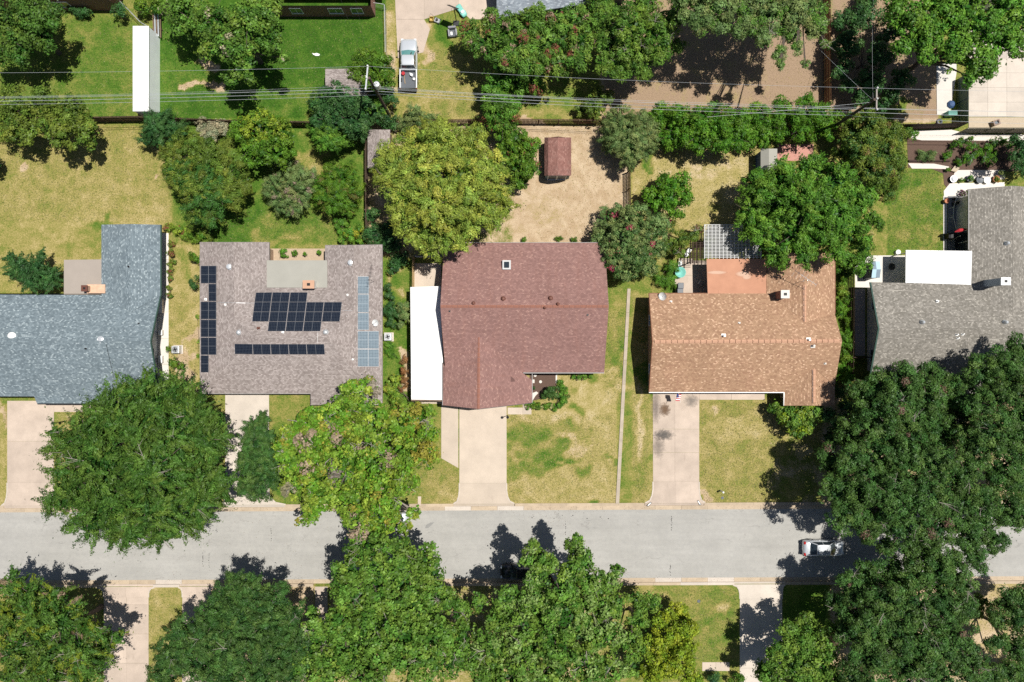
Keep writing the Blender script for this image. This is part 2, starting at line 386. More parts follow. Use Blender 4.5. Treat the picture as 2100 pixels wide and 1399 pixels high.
    # between the houses
    rect(785, 535, 845, 830, .26, .2, 4); ell(812, 590, 20, 30, .55, .4); ell(830, 760, 16, 50, .6, .8)
    rect(1243, 560, 1292, 790, .42, 0, 10); ell(1262, 640, 16, 40, .55); ell(1262, 720, 14, 40, .25); ell(1250, 780, 30, 20, .75, .3)
    rect(1296, 600, 1342, 1036, .60, 0, 4); ell(1312, 880, 6, 110, .95, .45); ell(1335, 740, 12, 70, .3); ell(1315, 970, 18, 40, .5)
    rect(1374, 560, 1412, 602, .2, 0, 6); rect(1715, 520, 1752, 860, .3, .3, 8)
    # front gardens
    rect(1040, 766, 1266, 1036, .70, .22, 4)
    for e in ((1085, 880, 55, 36, .46), (1060, 900, 30, 30, .36), (1110, 932, 24, 14, .3), (1135, 928, 22, 12, .3), (1163, 925, 20, 13, .3), (1095, 960, 28, 11, .34), (1132, 955, 22, 12, .25), (1196, 962, 18, 9, .34),
              (1060, 958, 20, 20, .4), (1164, 874, 10, 8, .25), (1218, 1022, 9, 8, .12), (1170, 890, 30, 22, .5), (1262, 950, 6, 14, .3), (1200, 830, 40, 40, .8), (1180, 830, 18, 20, .35), (1248, 940, 10, 6, .3), (1225, 780, 18, 10, .35)):
        ell(*e, s=.9)
    ell(1180, 905, 30, 12, .8, .5); ell(1085, 852, 20, 8, .8, .5); ell(1170, 860, 30, 10, .8, .4)
    rect(1434, 818, 1680, 1036, .58, 0, 4); ell(1480, 900, 30, 30, .72); ell(1550, 870, 50, 30, .74); ell(1458, 842, 11, 9, .9, .6, .2); ell(1447, 1020, 14, 10, .9, .9); ell(1580, 990, 60, 30, .55)
    ell(1500, 935, 80, 10, .6); ell(1640, 960, 60, 60, .5, .5)
    rect(1680, 780, 2150, 1036, .6, .62, 20); ell(1760, 800, 50, 40, .4, .2)
    rect(-50, 830, 28, 1036, .62, .1, 5); ell(6, 840, 12, 30, .7, .7); rect(112, 842, 470, 1036, .55, .4, 8)
    rect(548, 808, 645, 870, .45, 0, 4); rect(560, 870, 700, 1036, .3, .1, 8); ell(735, 960, 60, 60, .6, .8)
    rect(858, 935, 944, 1036, .55, .12, 6); ell(920, 1010, 30, 24, .68, .2); rect(800, 830, 880, 1036, .5, .2, 10)
    # south side
    rect(-50, 1200, 210, 1450, .55, .2, 4); rect(304, 1200, 373, 1450, .58, 0, 4); ell(330, 1225, 30, 20, .7, .3); rect(430, 1200, 646, 1450, .85, .7, 6)
    rect(672, 1200, 1285, 1450, .6, .45, 6); rect(1285, 1200, 1516, 1450, .47, 0, 4); ell(1470, 1290, 26, 60, .36); ell(1320, 1220, 60, 16, .6, .2); ell(1477, 1240, 16, 12, .75, .4)
    rect(1604, 1200, 1700, 1450, .28, .2, 6); rect(1700, 1200, 2150, 1450, .62, .68, 20); rect(1985, 1196, 2150, 1420, .9, .6, 10)
    lush[:] = sm((PX - 1232) / 14) * sm((248 - PY) / 8) + .8 * sm((PX - 1600) / 60) * sm((PY - 1040) / 10) * 0
    m_, t, b = newmat('grass_and_soil'); p = wpos(t)
    at = t.nodes.new('ShaderNodeAttribute'); at.attribute_name = 'cover'
    sx = t.nodes.new('ShaderNodeSeparateColor'); t.links.new(at.outputs['Color'], sx.inputs[0])
    n0 = noise(t, p, .13, 4, .6); n1 = noise(t, p, .7, 7, .72, .4); n2 = noise(t, p, 5.5, 5, .75); n3 = noise(t, p, 13, 5, .9)
    def c0(n, k): return mth(t, 'MULTIPLY', mth(t, 'SUBTRACT', n, .5), k)
    dd = mth(t, 'ADD', mth(t, 'ADD', sx.outputs[0], c0(n1, .95)), mth(t, 'ADD', c0(n2, .75), c0(n0, .35)))
    dd = mth(t, 'ADD', dd, c0(n3, .55))
    g = ramp(t, dd, [(.0, (.034, .098, .010)), (.22, (.072, .148, .018)), (.40, (.150, .190, .036)), (.58, (.265, .235, .070)), (.76, (.375, .305, .125)), (1, (.50, .41, .235))])
    dirt = mixc(t, ramp(t, n2, [(.35, 0), (.65, 1)]), (.50, .37, .235), (.33, .235, .14))
    dirt = mixc(t, ramp(t, n1, [(.42, 0), (.62, .8)]), dirt, (.56, .44, .30))
    dirt = mixc(t, sx.outputs[2], dirt, mixc(t, ramp(t, n2, [(.35, 0), (.65, 1)]), (.40, .285, .19), (.255, .18, .12)))
    bb = mth(t, 'ADD', mth(t, 'ADD', sx.outputs[1], c0(n1, 1.0)), mth(t, 'ADD', c0(n2, .8), c0(n3, .4)))
    c = mixc(t, ramp(t, bb, [(.42, 0), (.72, 1)]), g, dirt)
    c = mixc(t, 1.0, c, ramp(t, n3, [(.3, .55), (.5, 1.0), (.7, 1.42)]), 'MULTIPLY')
    c = mixc(t, 1.0, c, ramp(t, n2, [(.3, .85), (.7, 1.12)]), 'MULTIPLY')
    t.links.new(c, b.inputs['Base Color']); b.inputs['Roughness'].default_value = 1; b.inputs['Specular IOR Level'].default_value = .1
    bump(t, mth(t, 'ADD', n3, mth(t, 'MULTIPLY', n2, .6)), .7, .08, b)
    ny, nx = X.shape
    me = bpy.data.meshes.new('ground')
    V = np.stack([X, Y, Z], -1).reshape(-1, 3)
    i = np.arange(ny * nx).reshape(ny, nx)
    Q = np.stack([i[:-1, :-1], i[:-1, 1:], i[1:, 1:], i[1:, :-1]], -1).reshape(-1, 4)
    me.vertices.add(len(V)); me.vertices.foreach_set('co', V.astype(np.float32).ravel())
    me.loops.add(Q.size); me.loops.foreach_set('vertex_index', Q.astype(np.int32).ravel())
    me.polygons.add(len(Q)); me.polygons.foreach_set('loop_start', np.arange(0, Q.size, 4, dtype=np.int32))
    at_ = me.attributes.new('cover', 'FLOAT_COLOR', 'POINT')
    cl = np.stack([dry.ravel(), bare.ravel(), lush.ravel(), np.ones(dry.size)], -1).astype(np.float32)
    at_.data.foreach_set('color', cl.ravel())
    me.materials.append(m_); me.update(calc_edges=True)
    link('ground', me)['kind'] = 'structure'
ground()

# ------------------------------------------------------------ street
def band(px0, px1, f0, d0, f1, d1, z0, zt0, zt1=None):
    """quad strip between two street-parallel lines, top heights zt0 (at line 0) and zt1"""
    zt1 = zt0 if zt1 is None else zt1
    a = P(px0, f0(px0) + d0); b = P(px1, f0(px1) + d0); c = P(px1, f1(px1) + d1); d = P(px0, f1(px0) + d1)
    m = MB(); pts = [a, b, c, d]; zs = [zt0, zt0, zt1, zt1]
    m.add([(p.x, p.y, z0) for p in pts] + [(p.x, p.y, z) for p, z in zip(pts, zs)], [(0,1,2,3),(7,6,5,4),(4,5,1,0),(5,6,2,1),(6,7,3,2),(7,4,0,3)])
    return m
road = structure('road')
band(-3000, 5000, rn, 0, rs, 0, -.3, -.12).build('asphalt', M_road, road)
def kerbline(name, side, spans, pale):
    root = structure(name)
    f, s = (rn, -1) if side == 'N' else (rs, 1)
    x = -600
    while x < 2700:                                                  # gutter slabs run past the driveways
        x2 = x + 54
        m = M_kerbw if any(a < (x + x2) / 2 < b for a, b in pale) else M_kerb
        band(x + .15, x2 - .15, f, 0, f, s * 8.5, -.3, -.112, -.10).build('gutter_slab', m, root)
        x = x2
    for a, b in spans:
        n = max(1, round((b - a) / 54)); st = (b - a) / n
        for k in range(n):
            x0 = a + k * st; x1 = x0 + st
            m = M_kerbw if any(q < (x0 + x1) / 2 < r for q, r in pale) else M_kerb
            band(x0 + .1, x1 - .1, f, s * 8.7, f, s * 14.5, -.34, .02, .03).build('kerb_stone', m, root)
    return root
kerbline('north_kerb', 'N', [(-600, 8), (126, 462), (584, 930), (1056, 1322), (1444, 1800), (1800, 2700)], [(925, 975), (1036, 1080)])
kerbline('south_kerb', 'S', [(-600, 200), (314, 368), (436, 642), (676, 1506), (1610, 2700)], [(340, 380), (1370, 1425), (1465, 1515), (625, 650)])
# asphalt marks: small sheets just above the road
mk = MB()
random.seed(3)
for (cx, cy) in ((1378, 1075), (1160, 1085), (555, 1100), (1375, 1175), (700, 1125), (415, 1150), (428, 1152)):
    y = cy - 15
    while y < cy + 15:
        p = P(cx + random.uniform(-.8, .8), y); r_ = random.uniform(.015, .05)
        mk.prism([(p.x - r_, p.y - .08), (p.x + r_, p.y - .06), (p.x + r_ * .8, p.y + .07), (p.x - r_, p.y + .05)], -.1195, -.114); y += random.uniform(2, 6)
o = mk.build('crack_filler', plain('tar_patches', (.08, .075, .07), .8), road)
mk = MB()
for k in range(26):
    p = P(random.uniform(1070, 1270), random.uniform(1052, 1066)); r_ = random.choice([.02, .03, .03, .05, .08])
    mk.prism([(p.x + r_ * math.cos(a), p.y + r_ * math.sin(a) * random.uniform(.6, 1)) for a in (0, 1, 2, 3, 4, 5)], -.1195, -.112)
mk.build('spot_stains', MATS['tar_patches'], road)
p = P(880, 1078)
mk = MB(); mk.prism([(p.x - .5, p.y - .35), (p.x - .1, p.y - .3), (p.x + .25, p.y), (p.x + .6, p.y + .35), (p.x + .1, p.y + .3), (p.x - .35, p.y + .05)], -.1195, -.115)
mk.build('oil_stain', plain('faint_oil_stain', (.25, .245, .235), .8), road)

rgl = np.random.RandomState(11)
lit = MB()
for k in range(2600):
    side = k % 2; x = rgl.uniform(-200, 2300); off = abs(rgl.normal()) * 5
    y = (rn(x) + off - 7) if side == 0 else (rs(x) + 7 - off)
    if rgl.uniform() < .35: x = rgl.choice([640, 790, 1080, 1120, 330, 1700, 1800, 500]) + rgl.normal() * 60; y = rn(x) + rgl.uniform(0, 140)
    p = P(x, y); a = rgl.uniform(0, 6.28); s_ = rgl.uniform(.015, .05); c_, d_ = math.cos(a) * s_, math.sin(a) * s_
    z = -.108 + rgl.uniform(0, .012)
    lit.add([(p.x - c_, p.y - d_, z), (p.x + d_ * .5, p.y - c_ * .5, z + .008), (p.x + c_, p.y + d_, z), (p.x - d_ * .5, p.y + c_ * .5, z + .004)], [(0, 1, 2, 3)])
lit.build('leaf_litter', plain('dry_leaf_litter', (.16, .10, .055), .9, var=.5, scale=20), kind='stuff')
def slabs(name, polys, mat, z=.03, z0=-.1, shrink=.008, piece='slab'):
    root = structure(name)
    for poly in polys:
        pts = [P(*q) for q in poly] if len(poly[0]) == 2 else poly
        c = sum((Vector((p[0], p[1])) for p in pts), Vector((0, 0))) / len(pts)
        q = []
        for p in pts:
            v = Vector((p[0], p[1])) - c; l = v.length; q.append(c + v * (1 - shrink * 1.4 / max(l, .1)))
        MB().prism(q, z0, z).build(piece, mat, root)
    return root
def drive(name, xs, ys, flare_l, flare_r, mat, side='N', extra=()):
    """grid of slabs (pixel coordinates on the ground); the last row is the flared apron"""
    polys = []
    for j in range(len(ys) - 1):
        for i in range(len(xs) - 1):
            polys.append([(xs[i], ys[j]), (xs[i+1], ys[j]), (xs[i+1], ys[j+1]), (xs[i], ys[j+1])])
    polys += list(extra)
    root = slabs(name, polys, mat)
    f, s = (rn, -1) if side == 'N' else (rs, 1)
    xa, xb = xs[0] - flare_l, xs[-1] + flare_r
    ye = ys[-1]
    yb = lambda x: f(x) + s * 14.5
    mid = [(xs[0] - flare_l * k, ye + (yb(xs[0]) - ye) * q) for k, q in ((0, 0), (0, .35), (.12, .65), (.4, .88), (1, 1))]
    midr = [(xs[-1] + flare_r * k, ye + (yb(xs[-1]) - ye) * q) for k, q in ((1, 1), (.4, .88), (.12, .65), (0, .35), (0, 0))]
    half = (xs[0] + xs[-1]) / 2
    for part in (mid + [(half, yb(half)), (half, ye)], [(half, ye), (half, yb(half))] + midr):
        q = [P(*v) for v in part]; MB().prism(q, -.1, .028).build('apron', mat, root)
    # the lip that falls to the gutter
    a = MB(); pts = [P(xa, yb(xa)), P(xb, yb(xb)), P(xb, f(xb) + s * 8.8), P(xa, f(xa) + s * 8.8)]; zs = [.026, .026, -.098, -.098]
    a.add([(p.x, p.y, -.34) for p in pts] + [(p.x, p.y, z) for p, z in zip(pts, zs)], [(0,1,2,3),(7,6,5,4) if s < 0 else (4,5,6,7),(4,5,1,0),(5,6,2,1),(6,7,3,2),(7,4,0,3)])
    a.build('lip', mat, root)
    # rounded kerb returns
    for pts, sg in ((mid, -1), (midr[::-1], 1)):
        m = MB()
        for k in range(len(pts) - 1):
            u, v = P(*pts[k]), P(*pts[k+1]); m.bar(u, v, .13, -.1, .045)
        m.build('kerb_return', M_kerbw, root)
    return root
drive('driveway', [15, 111], [822, 905, 990], 12, 14, M_conc_pink, extra=[[(111, 826), (170, 826), (170, 845), (111, 845)], [(170, 826), (232, 826), (232, 845), (170, 845)]])
drive('driveway', [462, 552], [800, 900, 1000], 8, 34, M_conc_grey)
drive('driveway', [942, 1039], [826, 991], 12, 16, M_conc_cream,
      extra=[[(905, 826), (940, 826), (940, 960), (905, 940)], [(1041, 836), (1072, 836), (1072, 850), (1041, 850)], [(1072, 826), (1090, 826), (1090, 850), (1072, 850)]])
drive('driveway', [1339, 1384, 1434], [790, 880, 928, 988], 16, 12, M_conc_pink, extra=[[(1434, 800), (1500, 800), (1500, 820), (1434, 820)], [(1500, 800), (1568, 800), (1568, 820), (1500, 820)]])
drive('driveway', [213, 260, 305], [1450, 1360, 1300, 1240, 1225], 14, 12, M_conc_pink, 'S')
drive('driveway', [374, 402, 430], [1450, 1360, 1300, 1240, 1225], 8, 8, M_conc_pink, 'S')
drive('driveway', [1517, 1560, 1604], [1450, 1370, 1300, 1243, 1228], 14, 6, M_conc_grey, 'S')
slabs('front_walk', [[(646, 1203), (672, 1203), (672, 1260), (646, 1260)], [(646, 1261), (672, 1261), (672, 1340), (646, 1340)]], M_conc_pink)
slabs('front_walk', [[(1440, 1358), (1468, 1358), (1468, 1376), (1440, 1376)], [(1468, 1358), (1496, 1358), (1496, 1376), (1468, 1376)]], M_conc_cream)
slabs('front_walk', [[(1290, 596 + k * 48.6), (1294 - k * 0, 596 + k * 48.6), (1294, 596), (1290, 596)] for k in range(0)] +
      [[(1286.5 - k * 2.67, 592 + k * 49), (1293 - k * 2.6, 592 + k * 49), (1290.4 - k * 2.6, 641 + k * 49), (1283.8 - k * 2.67, 641 + k * 49)] for k in range(9)], M_path, .09)
slabs('front_walk', [[(857, 1018), (864, 1018), (863, 1037), (857, 1037)]], M_conc_pink)
# driveway stains
st = MB()
def blot(mb, cx, cy, rx, ry, z, n=14, j=.25):
    p = P(cx, cy); k = H / F
    mb.prism([(p.x + rx * k * math.cos(a) * random.uniform(1 - j, 1 + j), p.y + ry * k * math.sin(a) * random.uniform(1 - j, 1 + j)) for a in [2 * math.pi * i / n for i in range(n)]], z - .003, z)
def stainmat(name, c, cx, cy, rx, ry, strength=.8):
    strength *= .75
    m, t, b = newmat(name); p = wpos(t); q = P(cx, cy); k = H / F
    mp = N(t, 'ShaderNodeMapping'); mp.inputs['Location'].default_value = (-q.x / (rx * k), -q.y / (ry * k), 0); mp.inputs['Scale'].default_value = (1 / (rx * k), 1 / (ry * k), 0)
    t.links.new(p, mp.inputs[0]); vl = t.nodes.new('ShaderNodeVectorMath'); vl.operation = 'LENGTH'; t.links.new(mp.outputs[0], vl.inputs[0])
    d = mth(t, 'ADD', vl.outputs['Value'], mth(t, 'MULTIPLY', mth(t, 'SUBTRACT', noise(t, p, 3.5, 5, .7), .5), 1.3))
    t.links.new(mth(t, 'MULTIPLY', ramp(t, d, [(.1, 1), (.95, 0)]), strength), b.inputs['Alpha'])
    b.inputs['Base Color'].default_value = (*c, 1); b.inputs['Roughness'].default_value = .8
    mb = MB(); mb.prism([(q.x + a * rx * k * 1.1, q.y + e * ry * k * 1.1) for a, e in ((-1, -1), (1, -1), (1, 1), (-1, 1))], .031, .034)
    o = mb.build('oil_stain', m, bpy.data.objects['driveway.003'])
for i, a in enumerate([((.17, .10, .055), 1363, 840, 13, 16, .85), ((.12, .11, .10), 1361, 892, 24, 13, .75), ((.16, .14, .12), 1350, 915, 16, 30, .35), ((.15, .14, .13), 1418, 822, 18, 16, .4), ((.18, .15, .13), 1345, 835, 12, 40, .4)]):
    stainmat('driveway_stain', *a)

# ------------------------------------------------------------ roofs and houses
def offset_ring(pts, d):
    n = len(pts); ar = sum(pts[i].x * pts[(i+1) % n].y - pts[(i+1) % n].x * pts[i].y for i in range(n)); sg = 1 if ar > 0 else -1
    out = []
    for i in range(n):
        a, b, c = pts[i-1], pts[i], pts[(i+1) % n]
        e1 = (b - a).normalized(); e2 = (c - b).normalized()
        n1 = Vector((-e1.y, e1.x)) * sg; n2 = Vector((-e2.y, e2.x)) * sg
        k = 1 + n1.dot(n2); out.append(b + (n1 + n2) * d / max(k, .3))
    return out
class House:
    def __init__(s, name, label, px, py, cat='house'):
        s.root = thing(name, label, cat, P(px, py)); s.faces = []
    def roof(s, faces, mat, t=.16, name='roof', label=None):
        """faces: lists of (px,py,h); returns a solid roof with per-slope uv"""
        W = [[P(*q) for q in f] for f in faces]; s.faces += [([(q[0], q[1]) for q in f], w_) for f, w_ in zip(faces, W)]
        m = MB(); idx = {}; uvs = []
        def vid(p, dz):
            k = (round(p.x, 3), round(p.y, 3), round(p.z, 3), dz)
            if k not in idx: idx[k] = len(m.v); m.v.append((p.x, p.y, p.z - dz))
            return idx[k]
        cnt = {}; top = []
        for w_ in W:
            n = Vector((0, 0, 0))
            for i in range(len(w_)): n += w_[i].cross(w_[(i+1) % len(w_)])
            if n.z < 0: w_ = w_[::-1]; n = -n
            n.normalize(); f = [vid(p, 0) for p in w_]; top.append((f, w_, n))
            for i in range(len(f)): e = (f[i], f[(i+1) % len(f)]); cnt[frozenset(e)] = cnt.get(frozenset(e), 0) + 1
        for f, w_, n in top:
            hz = Vector((n.x, n.y, 0))
            if hz.length < .02: u = Vector((1, 0, 0))
            else: u = Vector((-hz.y, hz.x, 0)).normalized()
            v = n.cross(u)
            m.f.append(tuple(f)); uvs += [(p.dot(u), p.dot(v)) for p in w_]
            m.f.append(tuple(vid(p, t) for p in w_)[::-1]); uvs += [(0, 0)] * len(f)
            for i in range(len(f)):
                if cnt[frozenset((f[i], f[(i+1) % len(f)]))] == 1:
                    a, b = w_[i], w_[(i+1) % len(f)]
                    m.f.append((vid(a, 0), vid(a, t), vid(b, t), vid(b, 0))); uvs += [(0, 0), (0, .02), (.3, .02), (.3, 0)]
        m.uv = uvs
        o = m.build(name, mat, s.root)
        if label: o['label'] = label
        return o
    def on(s, px, py):
        """point where the sight line of a pixel meets the roof, and the normal there"""
        for poly, w_ in s.faces:
            inside = False; n = len(poly); j = n - 1
            for i in range(n):
                if (poly[i][1] > py) != (poly[j][1] > py) and px < (poly[j][0] - poly[i][0]) * (py - poly[i][1]) / (poly[j][1] - poly[i][1]) + poly[i][0]: inside = not inside
                j = i
            if inside:
                nn = Vector((0, 0, 0))
                for i in range(n): nn += w_[i].cross(w_[(i+1) % n])
                nn.normalize(); nn = nn if nn.z > 0 else -nn
                o = Vector((0, 0, H)); d = P(px, py, 0) - o
                tt = (w_[0] - o).dot(nn) / d.dot(nn); return o + d * tt, nn
        return P(px, py, 3), Vector((0, 0, 1))
    def walls(s, ring, inset, mat, name='wall'):
        pts = offset_ring([P(q[0], q[1], q[2]).xy for q in ring], inset); tops = [q[3] for q in ring]; n = len(pts); m = MB()
        ar = sum(pts[i].x * pts[(i+1) % n].y - pts[(i+1) % n].x * pts[i].y for i in range(n))
        s.ring = pts; s.ccw = ar > 0
        for i in range(n):
            a, b = pts[i], pts[(i+1) % n]; q = [(a.x, a.y, -.1), (b.x, b.y, -.1), (b.x, b.y, tops[(i+1) % n]), (a.x, a.y, tops[i])]
            m.add(q, [(0, 1, 2, 3)] if ar > 0 else [(3, 2, 1, 0)])
        return m.build(name, mat, s.root)
    def opening(s, i, t, wd, z0, z1, kind='window', mat=None):
        a, b = s.ring[i], s.ring[(i+1) % len(s.ring)]; d = (b - a).normalized(); n = Vector((d.y, -d.x)) * (1 if s.ccw else -1)
        c = a.lerp(b, t); u = d * wd / 2
        def slab(mb, w_, za, zb, d0, d1):
            p = [c - d * w_ + n * d0, c + d * w_ + n * d0, c + d * w_ + n * d1, c - d * w_ + n * d1]; mb.prism(p, za, zb)
        fr = MB(); slab(fr, wd / 2 + .06, z1, z1 + .07, 0, .07); slab(fr, wd / 2 + .08, z0 - .07, z0, 0, .1)
        for sg in (-1, 1):
            q = c + d * sg * (wd / 2 + .03); p = [q - d * .03, q + d * .03, q + d * .03 + n * .06, q - d * .03 + n * .06]; fr.prism(p, z0, z1)
        if kind == 'window':
            o = MB(); slab(o, wd / 2, z0, z1, .003, .025); pane = o.build('window', mat or M_glass, s.root)
            q = MB(); slab(q, .02, z0, z1, .026, .04); q.v; fr.v += []; n0 = len(fr.v); fr.v += q.v; fr.f += [tuple(k + n0 for k in f) for f in q.f]
            fr.build('frame', M_white, pane)
        elif kind == 'garage':
            g = MB(); slab(g, wd / 2, z0, z1, .003, .03); gd = g.build('garage_door', mat or M_white, s.root)
            pn = MB()
            for r_ in range(4):
                for c_ in range(4):
                    cc = c + d * ((c_ + .5) / 4 - .5) * wd; hw = wd / 8 - .08; za = z0 + (z1 - z0) * r_ / 4 + .07; zb = z0 + (z1 - z0) * (r_ + 1) / 4 - .07
                    pn.prism([cc - d * hw + n * .03, cc + d * hw + n * .03, cc + d * hw + n * .05, cc - d * hw + n * .05], za, zb)
            pn.build('panel', mat or M_white, gd); fr.build('frame', M_white, gd)
        else:
            g = MB(); slab(g, wd / 2, z0, z1, .003, .04); gd = g.build('door', mat or M_woodr, s.root)
            k = c + d * wd * .38 + n * .05; MB().cyl((k.x, k.y), .03, 1.0, 1.06, 8).build('handle', M_grey, gd); fr.build('frame', M_white, gd)
    def vent(s, px, py, r=.16, h=.3, kind='cap', mat=None):
        p, n = s.on(px, py); mat = mat or M_steel; m = MB()
        if kind == 'cap':
            m.lathe(p.xy, [(r * 1.5, p.z - .05), (r * 1.5, p.z + .03), (r * .8, p.z + .05), (r * .8, p.z + h * .6), (r * 1.25, p.z + h * .65), (r * 1.15, p.z + h * .9), (r * .6, p.z + h), (.01, p.z + h * 1.03)], 14)
            return m.build('roof_vent', mat, s.root, smooth=False)
        if kind == 'dome':
            m.lathe(p.xy, [(r * 1.3, p.z - .1), (r * 1.3, p.z + .03), (r, p.z + .06), (r, p.z + h * .5), (r * .85, p.z + h * .8), (r * .45, p.z + h), (.01, p.z + h * 1.05)], 16)
            return m.build('roof_vent', mat, s.root, smooth=True)
        m.tube([(p.x, p.y, p.z - .1), (p.x, p.y, p.z + h)], r, 10); m.box(p.x - r * 2, p.y - r * 2, p.z - .12, p.x + r * 2, p.y + r * 2, p.z + .02)
        return m.build('vent_pipe', mat, s.root)
    def line(s, pts, r, mat, name, lift=.04):
        """bar lying on the roof"""
        q = []
        for i in range(len(pts) - 1):
            for k in range(9):
                tt = k / 8; x = pts[i][0] * (1 - tt) + pts[i+1][0] * tt; y = pts[i][1] * (1 - tt) + pts[i+1][1] * tt
                p, n = s.on(x, y); q.append(p + n * lift)
        return MB().tube(q, r, 6).build(name, mat, s.root)
    def gutter(s, a, b, mat, wd=.12, dz=.14, lift=.02):
        a, b = P(*a), P(*b); m = MB(); d = (b - a); d2 = Vector((d.x, d.y)).normalized(); n = Vector((-d2.y, d2.x)) * wd / 2
        v = []
        for q in (a, b):
            v += [(q.x - n.x, q.y - n.y, q.z - dz), (q.x + n.x, q.y + n.y, q.z - dz), (q.x + n.x, q.y + n.y, q.z + lift), (q.x - n.x, q.y - n.y, q.z + lift)]
        m.add(v, [(0,1,2,3),(7,6,5,4),(0,4,5,1),(1,5,6,2),(2,6,7,3),(3,7,4,0)]); return m.build('gutter', mat, s.root)
    def chimney(s, x0, y0, x1, y1, top, mat, capmat, flue=True, label=None, base=2.2):
        q = R(x0, y0, x1, y1, top); m = MB(); m.prism(q, base, top); ch = m.build('chimney', mat, s.root)
        if label: ch['label'] = label
        cx = sum(p[0] for p in q) / 4; cy = sum(p[1] for p in q) / 4
        w2 = abs(q[1][0] - q[0][0]) / 2; h2 = abs(q[2][1] - q[1][1]) / 2
        c = MB()
        a, b = min(w2, h2) * .45, min(w2, h2) * .38                      # a rim round the open flue
        for (xa, ya, xb, yb) in ((-w2-.05, -h2-.05, w2+.05, -b), (-w2-.05, b, w2+.05, h2+.05), (-w2-.05, -b, -a, b), (a, -b, w2+.05, b)):
            c.box(cx + xa, cy + ya, top, cx + xb, cy + yb, top + .08)
        c.build('cap', capmat, ch)
        if flue:
            f = MB(); f.box(cx - a, cy - b, top + .002, cx + a, cy + b, top + .01); f.build('flue', M_black, ch)
        return ch

def dish(px, py, h, name, label, aim=(-.5, -.8), r=.35, base=None):
    b = P(px, py, h) if base is None else base
    t = thing(name, label, 'satellite dish', b)
    MB().tube([b, b + Vector((0, 0, .35))], .03, 8).build('mast', M_steel, t)
    ax = Vector((aim[0], aim[1], .75)).normalized(); u = ax.cross(Vector((0, 0, 1))).normalized(); v = ax.cross(u)
    m = MB(); vs_ = []; fs = []; rings = 5; seg = 20; c = b + Vector((0, 0, .42))
    for side in (0, 1):
        for i in range(rings + 1):
            rr = r * i / rings
            for k in range(seg):
                a = 2 * math.pi * k / seg
                vs_.append(c + u * rr * math.cos(a) + v * rr * math.sin(a) * 1.1 + ax * (rr * rr / r * .25 - side * .02))
        o_ = side * (rings + 1) * seg
        for i in range(rings):
            for k in range(seg):
                q = (o_ + i*seg+k, o_ + i*seg+(k+1) % seg, o_ + (i+1)*seg+(k+1) % seg, o_ + (i+1)*seg+k); fs.append(q if side else q[::-1])
    m.add(vs_, fs); m.build('reflector', M_white, t, smooth=True)
    MB().tube([c - v * r * .9, c + ax * r * 1.3 - v * .1], .015, 6).build('feed_arm', M_grey, t)
    f = c + ax * r * 1.3 - v * .1; MB().box(f.x - .05, f.y - .04, f.z - .04, f.x + .05, f.y + .04, f.z + .05).build('receiver', M_grey, t)
    return t

# --- blue-grey house (left) -------------------------------------------------
e = 2.8
hb = House('blue_roofed_house', 'single storey house with speckled blue-grey shingle roof at the left edge', 150, 700)
hb.roof([
    [(-420, 813, e), (70, 813, e), (76, 828, 2.62), (330, 828, 2.62), (308.5, 700, 5.0), (-420, 700, 5.0)],
    [(-420, 700, 5.0), (308.5, 700, 5.0), (329, 606, e), (-420, 602, e)],
], M_sh_blue)
hb.roof([[(208, 461, 2.9), (268, 459.5, 3.68), (268, 640, 3.68), (208, 606, 2.9)], [(268, 459.5, 3.68), (329.5, 461, 2.85), (329.5, 606, 2.85), (268, 640, 3.68)]], M_sh_blue, name='rear_wing_roof')
hb.roof([[(131, 533, 2.62), (216, 532, 2.62), (216, 604, 2.64), (131, 604, 2.64)]], M_flat_tan, .12, 'flat_roof', 'flat beige roll-roofed patch')
a = P(338, 0, 0).x
hb.walls([(-420, 800, e, 2.75), (70, 800, e, 2.75), (70, 815, e, 2.75), (298, 815, e, 2.7), (298, 700, e, 4.6), (298, 608, e, 2.75), (307, 608, e, 2.75), (307, 470, e, 2.75), (216, 470, e, 2.75), (216, 600, e, 2.75), (-420, 600, e, 2.75)], .1, M_greyside)
hb.opening(3, .3, 1.0, .9, 2.0); hb.opening(3, .78, 1.0, .9, 2.0); hb.opening(4, .5, 1.2, .9, 2.0); hb.opening(6, .5, 1.2, .9, 2.0)
hb.opening(0, .97, 2.6, .02, 2.2, 'garage'); hb.opening(2, .4, 1.8, .8, 2.1); hb.opening(2, .12, 1.0, .02, 2.1, 'door'); hb.opening(9, .97, 1.6, .8, 2.0)
hb.gutter((329.8, 461, 2.85), (329.8, 606, 2.85), M_greentrim); hb.gutter((329.3, 606, 2.8), (308.8, 700, 4.98), M_greentrim); hb.gutter((308.8, 700, 4.98), (330, 828, 2.62), M_greentrim)
hb.gutter((-420, 813.5, e), (70, 813.5, e), M_dark, .06); hb.gutter((77, 828.6, 2.62), (329, 828.6, 2.62), M_dark)
hb.chimney(168, 586, 179, 597, 3.7, M_brickt, M_rust, label='tan brick chimney with rust-stained cap')
pp = P(197, 592, 2.9)
MB().prism(R(178, 583.5, 215, 601.5, 3.15), 2.4, 3.15).build('chimney_shoulder', plain('rust_stained_white_metal', (.62, .40, .27), .6, var=.35, scale=2.5), hb.root)
hb.vent(24, 690, .36, .12, 'dome', M_white); hb.vent(206, 697, .3, .1, 'dome', M_steel)
for x, y in ((176, 715), (264, 547), (285, 664)): hb.vent(x, y, .05, .22, 'pipe', M_dark)
hb.line([(218, 706), (234, 775)], .02, M_dark, 'cable')

